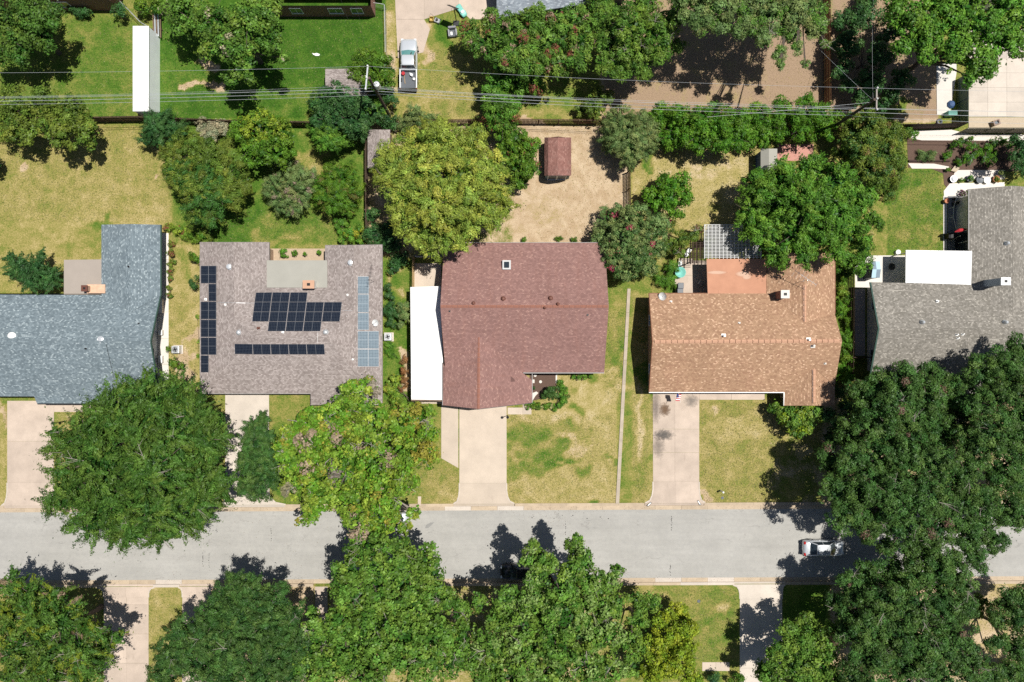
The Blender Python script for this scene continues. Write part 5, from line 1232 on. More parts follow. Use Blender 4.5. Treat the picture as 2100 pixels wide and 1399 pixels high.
m = MB(); m.box(-.38, -.3, 0, .38, -.18, .6).box(-.38, .18, 0, .38, .3, .6).box(-.38, -.18, 0, -.24, .18, .6).box(.24, -.18, 0, .38, .18, .6); m.build('surround', plain('brown_stone', (.28, .2, .16), .9, var=.3), t, local=True); MB().box(-.24, -.18, .1, .24, .18, .45).build('ashes', M_tarp, t, local=True)
# shade yard items behind the fence at the right
p = P(1955, 212, .5); load('tarp', 'crumpled blue tarpaulin heap in the dark gap beside the courtyard', 'tarpaulin', MB().lathe(p.xy, [(.5, .02), (.45, .2), (.3, .38), (.1, .45), (.01, .44)], 7), M_blue)
p = P(1951, 232, .6); t = thing('ladder_stack', 'stack of teal folding chairs in the dark gap beside the courtyard', 'folding chairs', (p.x, p.y, 0))
for k in range(4): MB().box(-.5, -.3 + k * .14, .02, .5, -.24 + k * .14, .9).build('chair_frame', M_teal, t, local=True)
p = P(1928, 249, .2); load('hose_pile', 'dark coiled hose on the ground beside the dark fence', 'hose', MB().lathe(p.xy, [(.15, .02), (.3, .02), (.36, .1), (.3, .18), (.2, .2), (.12, .1)], 12), M_tarp)
# grey-house patio furniture
def table(px, py, r, label, mat):
    p = P(px, py, .7); t = thing('garden_table', label, 'table', (p.x, p.y, 0)); MB().cyl((0, 0), r, .68, .72, 20).build('table_top', mat, t, local=True)
    MB().cyl((0, 0), .04, 0, .68, 8).build('leg', mat, t, local=True); MB().cyl((0, 0), r * .45, 0, .04, 12).build('foot', mat, t, local=True)
table(1973, 489, .5, 'dark round table on the shaded grey patio', M_dark); table(1829, 547, .4, 'dark round table in the deep shade beside the white patio cover', M_dark)
for i, (x, y, lb) in enumerate(((1966, 497, 'dark metal chair at the lower left of the round patio table'), (1980, 495, 'dark metal chair right of the round patio table'), (1970, 503, 'dark metal chair nearest the white patio cover'))): chair_t(x, y, lb, M_dark, i * 1.2)
p = P(1952, 484, .8); gr = thing('barbecue_grill', 'black covered barbecue grill on the shaded grey patio', 'grill', (p.x, p.y, 0))
MB().box(-.45, -.3, .1, .45, .3, .8).build('cabinet', M_black, gr, local=True, bevel=.05); loft([(-.5, .3, .8, 1.05), (-.3, .34, .8, 1.15), (.3, .34, .8, 1.15), (.5, .3, .8, 1.05)], BPROF).build('lid', M_black, gr, local=True)
for x in (-.35, .35): MB().tube([(x, .28, .1), (x, .34, .1)], .1, 10).build('wheel', M_dark, gr, local=True)
p = P(1969, 473, 2.0); um = thing('patio_umbrella', 'folded red patio umbrella leaning over the dark patio table', 'umbrella', (p.x, p.y, 0))
MB().tube([(0, -.9, .3), (0, -.6, 2.0)], .02, 6).build('pole', M_grey, um, local=True)
MB().tube([(-.6, -.15, 2.0), (-.2, .0, 2.1), (.3, .08, 2.1), (.75, .15, 2.05)], [.05, .2, .17, .04], 8).build('canopy', M_red, um, local=True)
p = P(1966, 415, 1); load('water_feature', 'tall dark stacked pots against the grey house wall', 'pots', MB().lathe((p.x, p.y), [(.2, 0), (.26, .3), (.15, .5), (.22, .8), (.12, 1.0)], 12).lathe((p.x, p.y + .6), [(.15, 0), (.2, .25), (.12, .5)], 12), M_dark)
m = MB(); pts = [P(x, y, .9) for x, y in ((1962, 404), (1956, 425), (1955, 445), (1961, 469))]
m.tube(pts, .03, 6)
for q in pts: m.cyl((q.x, q.y), .03, 0, .9, 6)
load('handrail', 'curved pale handrail on the grey patio', 'handrail', m, M_steel)
p = P(1942, 412, .5); t = thing('plant_pot', 'terracotta pot at the corner of the white patio edging', 'plant pot', (p.x, p.y, 0))
MB().lathe((0, 0), [(.15, 0), (.24, .45), (.27, .45), (.27, .52), (.22, .52), (.2, .42), (.01, .4)], 16).build('pot', M_terra, t, local=True)
disc(1839, 518, .28, M_white, 'bird_bath', 'small round white basin at the lower edge of the right-hand lawn', 'basin', 0, .35)
disc(1845 - 0, 1, .01, M_white, 'x', 'x', 'x') if False else None
# long planters and stones of the gravel terrace
for i, (x, y, lb) in enumerate(((1990, 366, 'oval dark planter with bright green leaves on the gravel terrace'), (2010, 369, 'dark round planter right of the bright green planter'), (2025, 369.5, 'small pot with a white rim on the gravel terrace edge'), (2044, 367, 'orange-flowered planter at the right end of the terrace'), (1956, 367, 'grey pot at the left end of the gravel terrace'))):
    p = P(x, y, .4); t = thing('planter', lb, 'planter', (p.x, p.y, 0)); mt = (M_tarp, M_tarp, M_white, M_terra, M_grey)[i]
    MB().lathe((0, 0), [(.25, 0), (.36, .38), (.4, .4), (.34, .4), (.01, .34)], 14).build('pot', mt, t, local=True); BASE[t.name] = Vector((p.x, p.y, 0))
p = P(1958, 347, .2); load('stone_slab', 'tilted flat grey stone slab at the left end of the gravel terrace', 'stone', MB().prism([(p.x - .5, p.y - .2), (p.x + .1, p.y - .35), (p.x + .5, p.y + .1), (p.x - .05, p.y + .35)], .02, .3), M_gravel2)
slabs('bed_edging', [[(1862 + k * 17, 329), (1878.5 + k * 17, 329), (1878.5 + k * 17, 332.5), (1862 + k * 17, 332.5)] for k in range(5)], M_woodd, .25, piece='edging_board')
for i, (y0, y1, lb) in enumerate(((614, 642, 'long pinkish low box on the white side path of the blue-roofed house'), (677, 687, 'small white low box on the side path opposite the ridge end'), (730, 744, 'white low box on the side path above the air conditioner'))):
    q = R(325, y0, 332, y1, .5); t = thing('utility_box', lb, 'box', (q[0][0], q[0][1], 0)); MB().prism(q, 0, .45).build('case', M_conc_pink if i == 0 else M_conc_white, t); MB().prism(R(324.5, y0 - .5, 332.5, y1 + .5, .5), .451, .5).build('lid', M_white, t)
# lamp posts
def lamppost(px, py, label, h=2.0, ang=0):
    t0 = P(px, py, h); t = thing('lamp_post', label, 'lamp post', (t0.x, t0.y, 0)); MB().tube([(t0.x, t0.y, 0), (t0.x, t0.y, h - .3)], .04, 8).build('post', M_black, t)
    MB().lathe(t0.xy, [(.04, h - .3), (.12, h - .25), (.14, h), (.17, h + .02), (.02, h + .14)], 6).build('lantern', M_dark, t)
lamppost(108, 868, 'black lamp post at the edge of the far left driveway', 2.4); lamppost(1041, 856, 'black lamp post beside the central cream driveway')
# fire hydrant-like marker and meter lid on the tan house lawn
p = P(1482, 1009, .8); t = thing('utility_marker', 'short white utility post standing on the dry front lawn', 'post', (p.x, p.y, 0))
MB().cyl((0, 0), .1, 0, 1.0, 12, .09).build('post', M_white, t, local=True); MB().lathe((0, 0), [(.12, 1.0), (.1, 1.08), (.01, 1.12)], 12).build('cap', M_white, t, local=True)
disc(1481.5, 1021, .16, M_tarp, 'meter_cover', 'small oval meter lid set in pale concrete by the white post', 'meter lid', .0, .035)
disc(1448 - 15, 1250 - 17, .18, M_tarp, 'meter_cover', 'small dark meter lid in the grass of the lower front lawn', 'meter lid', .0, .03)
disc(1463, 1387 + 8, .3, M_teal, 'lawn_ornament', 'round teal garden ornament at the bottom edge', 'ornament', .0, .5)
# painted kerb address plates (plain: the numerals are not legible)
for x, y, a_, lb in ((1331.5, 1034, .75, 'dark-edged white kerb plate left of the stained pink driveway'), (1433.5, 1031, -1.0, 'dark-edged white kerb plate right of the stained pink driveway')):
    p = P(x, y); t = thing('kerb_plate', lb, 'kerb plate', (p.x, p.y, .0), rz=a_)
    MB().box(-.3, -.1, .046, .3, .1, .05).build('border', M_black, t, local=True); MB().box(-.24, -.055, .05, .24, .055, .056).build('face', M_white, t, local=True)
# flag by the tan garage
p = P(1391, 811, 2.2); fl = thing('flag', 'small stars and stripes flag hanging at the eave of the tan-roofed house', 'flag', (p.x, p.y, 0))
MB().tube([(p.x, p.y + .35, 2.3), (p.x + .1, p.y - .75, 2.75)], .015, 6).build('pole', M_white, fl)
fw, fh = .5, .85; o_ = (p.x - .2, p.y + .15)
for k in range(7):
    z = 2.4 - k * .09; MB().prism([(o_[0], o_[1] - k * .115), (o_[0] + fw, o_[1] - k * .115), (o_[0] + fw, o_[1] - (k + 1) * .115), (o_[0], o_[1] - (k + 1) * .115)], z - .1, z - .09).build('stripe', M_red if k % 2 == 0 else M_white, fl)
MB().prism([(o_[0], o_[1] + .01), (o_[0] + .22, o_[1] + .01), (o_[0] + .22, o_[1] - .38), (o_[0], o_[1] - .38)], 2.32, 2.335).build('canton', plain('navy_canton', (.02, .03, .16), .7), fl)
p = P(2080 - 0, 470); 

# ------------------------------------------------------------ vegetation
NL = [0]
def unit(v): return v / (np.linalg.norm(v, axis=1, keepdims=True) + 1e-9)
def leafmesh(name, Pn, Nn, A, ln, wd, colr, parent, quad=True):
    B = np.cross(Nn, A); k = len(Pn); NL[0] += k
    if quad:
        V = np.stack([Pn - A * ln[:, None] / 2, Pn + B * wd[:, None] / 2, Pn + A * ln[:, None] / 2, Pn - B * wd[:, None] / 2], 1); c = 4
    else:
        V = np.stack([Pn - A * ln[:, None] / 2 - B * wd[:, None] / 2, Pn - A * ln[:, None] / 2 + B * wd[:, None] / 2, Pn + A * ln[:, None] / 2], 1); c = 3
    me = bpy.data.meshes.new(name)
    me.vertices.add(k * c); me.vertices.foreach_set('co', V.astype(np.float32).ravel())
    me.loops.add(k * c); me.loops.foreach_set('vertex_index', np.arange(k * c, dtype=np.int32))
    me.polygons.add(k); me.polygons.foreach_set('loop_start', np.arange(0, k * c, c, dtype=np.int32))
    at = me.attributes.new('leafcol', 'FLOAT_COLOR', 'FACE'); q = np.ones((k, 4), np.float32); q[:, :3] = colr; at.data.foreach_set('color', q.ravel())
    me.materials.append(M_leaf); me.update(calc_edges=True)
    return link(name, me, parent)
# palettes: dark leaf, light leaf
PAL = {
 'oak':    ((.020, .060, .014), (.082, .170, .036)),
 'elm':    ((.020, .066, .010), (.100, .190, .030)),
 'deep':   ((.018, .060, .018), (.060, .150, .038)),
 'maple':  ((.026, .086, .010), (.150, .270, .040)),
 'bright': ((.024, .090, .010), (.140, .300, .034)),
 'lime':   ((.050, .125, .012), (.240, .350, .042)),
 'yell':   ((.080, .140, .008), (.270, .360, .028)),
 'cypress':((.075, .135, .014), (.330, .410, .070)),
 'olive':  ((.040, .088, .012), (.170, .240, .036)),
 'crape':  ((.045, .100, .024), (.220, .300, .100)),
 'hedge':  ((.024, .092, .006), (.115, .260, .022)),
 'bush':   ((.028, .085, .008), (.120, .230, .022)),
 'grey':   ((.170, .200, .110), (.36, .37, .24)),
 'brown':  ((.140, .070, .025), (.30, .17, .07)),
}
RED = (.21, .075, .045); PINK = (.36, .06, .10); DEAD = (.34, .26, .18); YEL = (.28, .26, .04)
def plant(name, label, cat, blobs, h, pal, seed, leaf=.26, aspect=.55, tuft=.5, dens=1.0, style='round', accents=(), spots=(), trunk=None, group=None,
          bark=None, rag=.16, lob=.9, cover=2.7, flat=.72, twigs=0, quad=None, hv=.16, dome=.38, stream=(.5, .9), fill=.08, edge=.5):
    if quad is None: quad = style not in ('feather', 'spiky') and pal not in ('oak',)
    leaf = leaf * .86; lob = lob * .55
    rg = np.random.RandomState(seed); rr = random.Random(seed)
    bl = []; bb = np.array([b[:2] for b in blobs], float); cc_ = bb.mean(0); RR = max(1, np.hypot(*(bb - cc_).T).max())
    for b in blobs:
        px, py, r = b[:3]; top = b[3] if len(b) > 3 else h * rg.uniform(1 - hv, 1.0) * (1 - dome * min(1, math.hypot(b[0] - cc_[0], b[1] - cc_[1]) / RR) ** 2)
        rm = r * (H - top * .75) / F; rz = min(rm * flat, top * .46); zc = top - rz
        c = P(px, py, zc + rz * .25); bl.append((c.x, c.y, zc, rm, rz))
    bl = np.array(bl); base0 = bl[:, :2].mean(0); RRm = max(.5, np.hypot(*(bl[:, :2] - base0).T).max()); base = bl[:, :2].mean(0) if trunk is None else np.array(P(*trunk).xy)
    root = thing(name, label, cat, (base[0], base[1], 0), group)
    Ps, Ns, As, Ls, Ws, Cs = [], [], [], [], [], []
    ca, cb = [np.array(x) for x in PAL[pal]]
    rho0 = tuft * 1.05
    for (x, y, z, rm, rz) in bl:
        rho = min(rho0, rm * .42)
        area = math.pi * rm * rm * 1.25 + 2 * math.pi * rm * rz * .4
        nl = max(5, int(area / (math.pi * rho * rho) * dens * 1.2))
        D = unit(rg.normal(size=(nl * 3, 3))); D = D[D[:, 2] > -.25][:nl]; nl = len(D)
        k = max(3, int(rm * rm * .5)); S = unit(rg.normal(size=(k, 3)) * [1, 1, .7] + [0, 0, .35])
        ang = np.arccos(np.clip((D @ S.T).max(1), -1, 1)); sig = 1.5 / math.sqrt(k)
        rad = (.66 + .34 * np.exp(-(ang / sig) ** 2)) * rg.uniform(.64, 1.06, nl)          # every bough end sits at its own depth
        rx_ = max(rm - rho * .55, rm * .5); rzz = max(rz - rho * .5, rz * .5)
        T = np.stack([x + D[:, 0] * rx_ * rad, y + D[:, 1] * rx_ * rad, z + D[:, 2] * rzz * rad], 1)
        keep = (T[:, 2] > .1)
        for o_ in bl:
            if o_[0] == x and o_[1] == y: continue
            q = (T - o_[:3]) / [o_[3], o_[3], o_[4]]; keep &= ~((q ** 2).sum(1) < .30)
        T = T[keep]; D = D[keep]; nl = len(T)
        if not nl: continue
        rl = rho * rg.uniform(.42, 1.25, nl)
        la = leaf * leaf * aspect * .5
        cnt = np.maximum(5, (cover * (.56 if quad else .62) * 2 * math.pi * rl ** 2 / la * .55).astype(int)); n = int(cnt.sum())
        rep = lambda a: np.repeat(a, cnt, 0)
        Dt, Tt, rt = rep(D), rep(T), rep(rl)[:, None]
        d = unit(rg.normal(size=(n, 3)) + Dt * .55 + [0, 0, .55]); ra = rg.uniform(.5, 1.12, (n, 1)) ** .7 * np.where(rg.uniform(size=(n, 1)) < .14, rg.uniform(1.0, 1.75, (n, 1)), 1.0)
        out = unit(np.stack([Dt[:, 0], Dt[:, 1], Dt[:, 2] * .2 - .10], 1) + rep(rg.normal(size=(nl, 3)) * [.35, .35, .12]))
        if style in ('spiky', 'feather'):
            lowd = np.clip(1 - np.abs(Dt[:, 2:3]) * 1.6, 0, 1); st_ = (1.7 + 1.5 * lowd * edge) if style == 'spiky' else 1.3 + .4 * lowd
            al = (d * out).sum(1, keepdims=True); perp = d - al * out
            sp = (perp * (.62 if style == 'spiky' else .8) * (1 - .35 * np.clip(al, 0, 1)) + out * al * st_) * ra * rt
        elif style == 'droop':
            sp = d * ra * rt; sp[:, 2] -= .35 * (sp[:, 0] ** 2 + sp[:, 1] ** 2) / rt[:, 0]
        else: sp = d * ra * rt * [1, 1, .85]
        Pn = Tt + sp; Pn[:, 2] = np.maximum(Pn[:, 2], .05)
        Nn = unit(d * 1.0 + [0, 0, .25] + rg.normal(size=(n, 3)) * .38)
        if style in ('spiky', 'feather'): A0 = out + rg.normal(size=(n, 3)) * .45
        elif style == 'droop': A0 = np.stack([Dt[:, 0], Dt[:, 1], np.full(n, -.6)], 1) + rg.normal(size=(n, 3)) * .5
        else: A0 = rg.normal(size=(n, 3))
        A = unit(A0 - (A0 * Nn).sum(1, keepdims=True) * Nn)
        ln = leaf * rg.uniform(.65, 1.3, n); wd = ln * aspect * rg.uniform(.8, 1.2, n)
        tt = rg.beta(1.6, 1.6, nl); tl = np.clip(rep(tt) * .8 + rg.uniform(0, .3, n), 0, 1)[:, None]
        C = ca * (1 - tl) + cb * tl; C *= rep(rg.uniform(.82, 1.2, nl))[:, None] * rg.uniform(.68, 1.38, (n, 1))
        C[:, 0] *= rep(rg.uniform(.85, 1.25, nl))
        for acol, prob in accents:
            sel = rep(rg.uniform(size=nl) < prob) & (rg.uniform(size=n) < .8); C[sel] = np.array(acol) * rg.uniform(.6, 1.3, (sel.sum(), 1))
        bare_ = np.zeros(n, bool)
        for (sx, sy, sr, scol, prob) in spots:
            q = P(sx, sy, z); d_ = np.hypot(T[:, 0] - q.x, T[:, 1] - q.y) < sr * (H - z) / F
            d_ = d_ & (rg.uniform(size=nl) < prob); sel = rep(d_); C[sel] = np.array(scol) * rg.uniform(.55, 1.25, (sel.sum(), 1))
            if scol is DEAD: bare_ |= sel & (rg.uniform(size=n) < .45)
        if bare_.any():
            kk = ~bare_; Pn, Nn, A, ln, wd, C = Pn[kk], Nn[kk], A[kk], ln[kk], wd[kk], C[kk]
        if fill and h > 2.6:
            kf = int(n * fill); U = unit(rg.normal(size=(kf, 3))) * rg.uniform(.1, .5, (kf, 1)); Pf = U * [rm, rm, rz] + [x, y, z]; Pf[:, 2] = np.maximum(Pf[:, 2], .3)
            Nf = unit(rg.normal(size=(kf, 3)) * .5 + [0, 0, 1]); Af = rg.normal(size=(kf, 3)); Af = unit(Af - (Af * Nf).sum(1, keepdims=True) * Nf); lf = leaf * rg.uniform(1.5, 2.2, kf)
            Pn = np.concatenate([Pn, Pf]); Nn = np.concatenate([Nn, Nf]); A = np.concatenate([A, Af]); ln = np.concatenate([ln, lf]); wd = np.concatenate([wd, lf * .7]); C = np.concatenate([C, np.tile(ca, (kf, 1)) * rg.uniform(.8, 1.4, (kf, 1))])
        Ps.append(Pn); Ns.append(Nn); As.append(A); Ls.append(ln); Ws.append(wd); Cs.append(C)
    cat_ = np.concatenate
    leafmesh('crown' if h > 2.6 else 'foliage', cat_(Ps) - [base[0], base[1], 0], cat_(Ns), cat_(As), cat_(Ls), cat_(Ws), cat_(Cs), root, quad)
    # trunk with limbs reaching into every lobe of the crown
    bm = bark or M_bark; tr = max(.04, h * .022); fork = max(.15, h * .24); m = MB()
    b3 = Vector((base[0], base[1], 0))
    m.tube([b3 + Vector((0, 0, -.1)), b3 + Vector((tr * .5, 0, fork * .5)), b3 + Vector((0, tr * .4, fork))], [tr * 1.35, tr, tr * .9], 8)
    m.build('trunk', bm, root)
    m = MB(); tw = MB()
    for (x, y, z, rm, rz) in bl:
        e_ = Vector((x, y, z + rz * .35)); s_ = b3 + Vector((0, 0, fork * .92)); md = s_.lerp(e_, .5) + Vector((rr.uniform(-.3, .3), rr.uniform(-.3, .3), h * .05)) * min(1, h / 6)
        m.tube([s_, md, e_], [tr * .55, tr * .38, tr * .15], 6)
        for k in range(3 + twigs):
            a = rr.uniform(0, 6.28); u = rr.uniform(.2, 1); q = Vector((x + math.cos(a) * rm * .9 * u, y + math.sin(a) * rm * .9 * u, z + rz * (.92 if k >= 3 else .3) * math.sqrt(max(.1, 1 - u * u * .8))))
            if k < 3: m.tube([md.lerp(e_, .6), (e_ + q) / 2 + Vector((0, 0, .1)), q], [tr * .2, tr * .14, max(.012, tr * .07)], 4, False)
            else:
                if rr.random() < .72: continue
                tw.tube([(e_ + q) / 2, q], [.03, .018], 4, False)
                for j in range(5): tw.tube([e_.lerp(q, .6 + .08 * j), q + Vector((rr.uniform(-.8, .8), rr.uniform(-.8, .8), rr.uniform(.05, .4)))], [.018, .008], 3, False)
    if tw.v: tw.build('twigs', M_barkp, root, kind='stuff')
    m.build('limbs', bm, root)
    return root
T_ = plant
# ---- top row
T_('shade_tree', 'large dark green tree in the top left corner', 'tree', [(15, 35, 55), (70, 40, 55), (35, 90, 48), (90, 75, 32), (0, 110, 35), (60, 10, 45)], 10, 'elm', 1, .3, .6, .6)
T_('oak_tree', 'wide olive-green tree crossed by the cables at the left edge', 'tree', [(30, 215, 45), (90, 215, 45), (145, 225, 42), (40, 265, 42), (110, 262, 45), (175, 262, 34), (190, 292, 18), (0, 250, 40), (150, 300, 14)], 8, 'olive', 2, .28, .6, .5)
T_('shade_tree', 'dark tree edge poking in from the left below the olive tree', 'tree', [(-14, 337, 26), (-40, 330, 40)], 5, 'deep', 3, .26)
T_('shade_tree', 'glossy green tree at the top beside the long white building', 'tree', [(375, 30, 52), (440, 45, 58), (510, 45, 58), (480, 95, 52), (555, 85, 30), (430, 100, 28), (500, 140, 30), (470, 158, 22), (400, 15, 45), (545, 30, 34), (578, 120, 14), (540, 5, 40)], 11, 'maple', 4, .34, .62, .62, accents=[((.35, .32, .2), .03)], hv=.3)
T_('shrub', 'feathery light green shrub at the top edge near the chain-link fence', 'shrub', [(290, 12, 22), (318, 8, 22)], 4, 'bush', 5, .22)
T_('shrub', 'dark round shrub by the slanting chain-link fence', 'shrub', [(240, 24, 20)], 2.6, 'deep', 6, .2)
T_('shrub', 'dark shrub against the wall at the top left edge', 'shrub', [(155, 18, 22), (180, 26, 14)], 2.2, 'deep', 7, .2)
T_('cedar_tree', 'dark spreading juniper at the lower end of the long white building', 'tree', [(318, 262, 38), (352, 268, 30), (300, 285, 22), (330, 240, 24)], 5, 'deep', 8, .26, .3, .42, style='spiky')
T_('shrub', 'pale silvery seed-headed shrub between the juniper and the yellow-green tree', 'shrub', [(418, 258, 26), (450, 262, 24), (432, 280, 20)], 3.2, 'grey', 9, .2, .5, .35)
T_('shade_tree', 'round tree with bright yellow-green upper leaves left of the utility pole', 'tree', [(535, 262, 52), (575, 272, 38), (500, 270, 41), (555, 305, 51), (515, 310, 38), (585, 300, 32)], 7, 'bush', 10, .27, .65, .45, spots=[(540, 248, 46, (.24, .32, .03), .6), (585, 265, 24, (.20, .28, .03), .5)])
T_('shade_tree', 'broad mid-green tree above the strip garden of the blue-roofed house', 'tree', [(375, 315, 52), (430, 325, 54), (475, 355, 45), (365, 360, 41), (410, 385, 54), (455, 400, 47), (400, 430, 36), (430, 445, 27), (500, 375, 25), (350, 330, 34)], 8, 'olive', 11, .26, .35, .48, style='feather', spots=[(400, 400, 70, (.06, .16, .03), .45)])
T_('crape_myrtle', 'grey-green crape myrtle with pale seed heads in the green back yard', 'tree', [(590, 355, 43), (610, 385, 45), (565, 385, 38), (600, 415, 29), (575, 410, 32), (630, 360, 25)], 5, 'crape', 12, .2, .35, .36, style='feather', accents=[((.30, .22, .17), .08)])
T_('shade_tree', 'dark bushy tree right of the grey-green crape myrtle', 'tree', [(690, 365, 47), (715, 395, 36), (680, 405, 43), (705, 425, 29), (660, 380, 29)], 4.6, 'bush', 13, .22, .4, .38, style='feather', accents=[((.13, .12, .03), .12)])
T_('shade_tree', 'dark glossy tree directly below the utility pole', 'tree', [(665, 210, 38), (700, 205, 43), (735, 215, 34), (690, 240, 45), (730, 250, 38), (660, 245, 29), (765, 235, 29), (740, 275, 20)], 6.5, 'deep', 14, .3, .4, .45, style='droop')
T_('shade_tree', 'compact bright green tree below the dark glossy one', 'tree', [(672, 283, 38), (700, 290, 27), (655, 265, 27)], 5.5, 'bright', 15, .26, .35, .38, style='feather')
T_('shade_tree', 'leafy tree over the grey shed roof left of the pickup truck', 'tree', [(745, 125, 34), (775, 130, 34), (735, 150, 27), (790, 165, 27), (765, 165, 27), (800, 145, 18)], 5.5, 'bush', 16, .24, .5, .42)
T_('shrub', 'low dark shrub right of the foot of the utility pole', 'shrub', [(795, 195, 18), (808, 210, 12), (790, 245, 20), (815, 250, 16)], 2.5, 'deep', 17, .22)
T_('shrub', 'grey-green shrub at the top of the big yellow-green tree', 'shrub', [(850, 238, 28), (880, 245, 22), (830, 255, 18)], 3.2, 'crape', 18, .2, .35, .35, style='feather')
T_('cypress_tree', 'big rounded yellow-green feathery tree left of the red shed', 'tree', [(850, 300, 62), (905, 285, 58), (960, 300, 52), (815, 345, 52), (870, 360, 66), (940, 355, 66), (1000, 350, 46), (835, 410, 56), (895, 420, 66), (960, 410, 62), (1015, 395, 42), (1035, 425, 28), (850, 465, 46), (905, 480, 50), (960, 460, 46), (1000, 450, 34), (880, 510, 24), (945, 500, 26), (1020, 330, 28), (820, 445, 30), (795, 320, 30), (785, 365, 30)], 12.5, 'cypress', 19, .30, .42, .55, style='feather', lob=1.1, cover=2.6)
T_('shade_tree', 'tree with red seed clusters beside the concrete yard', 'tree', [(965, 75, 34), (1000, 90, 42), (1045, 60, 44), (1010, 45, 34), (1090, 60, 46), (1060, 100, 46), (1120, 95, 44), (1150, 60, 46), (1190, 80, 40), (1100, 30, 34), (1140, 125, 38), (1085, 135, 34), (1180, 40, 36), (1030, 130, 34), (1190, 120, 30)], 9, 'maple', 20, .38, .35, .55, style='droop', accents=[(RED, .11), ((.28, .20, .13), .04)])
T_('shade_tree', 'narrow tree with red seed clusters crossed by the cable bundle', 'tree', [(1020, 175, 41), (1055, 170, 34), (1020, 215, 43), (1050, 225, 29), (1095, 170, 32), (1030, 255, 38), (1015, 240, 34)], 7, 'bright', 21, .34, .35, .5, style='droop', accents=[(RED, .10)])
T_('shade_tree', 'leafy tree with a few red tips immediately left of the red shed', 'tree', [(1055, 290, 43), (1085, 305, 32), (1060, 330, 43), (1090, 345, 27), (1070, 365, 29), (1045, 270, 29)], 5.5, 'bush', 22, .3, .4, .42, style='droop', accents=[(RED, .05)])
T_('shade_tree', 'bright green twiggy tree at the top centre beside the red-tipped tree', 'tree', [(1240, 40, 42), (1290, 45, 48), (1340, 60, 44), (1250, 90, 44), (1300, 100, 46), (1350, 105, 34), (1270, 140, 34), (1320, 145, 26), (1365, 75, 26), (1230, 5, 44), (1320, 10, 44), (1240, 135, 26), (1378, 35, 32), (1388, 95, 18), (1395, 5, 28)], 9.5, 'maple', 23, .3, .4, .5, accents=[((.16, .26, .03), .1)], twigs=2)
T_('pecan_tree', 'sparse spreading tree throwing dappled shade on the bare yard at the top', 'tree', [(1400, -5, 34), (1440, 8, 34), (1480, 5, 40), (1530, -10, 50), (1530, 20, 36), (1580, 20, 44), (1640, 15, 52), (1670, 55, 34), (1620, 60, 38), (1570, 80, 26), (1670, -10, 46), (1600, 105, 18), (1590, -40, 56), (1660, -60, 56), (1500, -50, 50), (1545, 55, 24), (1635, 95, 16), (1650, 130, 12), (1480, 40, 34), (1440, 42, 30), (1410, 30, 24), (1690, 90, 14), (1530, 60, 26), (1600, 130, 14)], 12, 'crape', 24, .28, .4, .6, dens=1, cover=2.6, accents=[((.10, .22, .03), .3)], twigs=2, trunk=(1610, -70), dome=.1)
T_('shade_tree', 'large bright green tree over the courtyard at the top right', 'tree', [(1860, 35, 46), (1900, 70, 52), (1855, 95, 30), (1950, 40, 60), (2010, 50, 58), (1960, 100, 50), (2010, 130, 40), (2060, 80, 48), (2095, 40, 48), (1905, 110, 30), (1990, 160, 22), (1925, 5, 50), (2060, 10, 50), (2085, 100, 24), (2030, 150, 18), (1975, 5, 50), (1840, 5, 34)], 12.5, 'bright', 25, .34, .55, .58, dome=.1)
T_('shade_tree', 'dark low understory added to deepen the shade left of the right-hand pole', 'tree', [(1740, 90, 40), (1760, 40, 40), (1800, 110, 38), (1790, 160, 36), (1850, 160, 30), (1830, 190, 26), (1780, 10, 40), (1728, 140, 26), (1765, 195, 28), (1835, 60, 38), (1728, 40, 26), (1810, 215, 20), (1740, 175, 22)], 4.5, 'deep', 26, .28, .5, .5, dens=.8)  # foliage added to darken ground that is mostly in tree shadow
T_('crape_myrtle', 'round grey-green crape myrtle at the end of the brown picket fence', 'tree', [(1270, 250, 43), (1310, 255, 43), (1285, 285, 50), (1320, 290, 36), (1255, 285, 36), (1295, 315, 36), (1330, 270, 29), (1325, 310, 25)], 5.8, 'crape', 27, .22, .32, .36, style='feather')
T_('shrub', 'twiggy thin shrub at the cables above the round crape myrtle', 'shrub', [(1230, 190, 20), (1215, 215, 24), (1250, 200, 18), (1190, 225, 20), (1225, 230, 22)], 3.4, 'olive', 28, .24, .5, .4, dens=.6)
T_('hedge', 'long dense green hedge row beside the round crape myrtle', 'hedge', [(1350, 235, 32), (1390, 240, 38), (1380, 275, 41), (1430, 245, 41), (1425, 280, 41), (1475, 245, 41), (1470, 280, 41), (1515, 250, 38), (1510, 285, 34), (1550, 240, 38), (1555, 270, 36), (1585, 255, 29)], 5.6, 'hedge', 29, .30, .35, .44, style='droop')
T_('hedge', 'leafy hedge row right of the dense green one by the red paving', 'hedge', [(1610, 230, 34), (1600, 265, 32), (1645, 235, 36), (1640, 268, 29), (1680, 235, 34), (1690, 262, 32), (1720, 250, 27), (1650, 205, 20)], 5.2, 'hedge', 30, .28, .4, .44)
T_('shade_tree', 'broad olive-brown tree right of the hedge rows', 'tree', [(1750, 265, 42), (1790, 260, 42), (1830, 275, 36), (1770, 300, 44), (1820, 315, 42), (1735, 310, 32), (1800, 350, 46), (1835, 355, 30), (1770, 345, 36), (1815, 385, 34), (1850, 330, 18)], 8.5, 'olive', 31, .24, .45, .45, accents=[((.17, .12, .04), .10), ((.06, .14, .03), .25)])
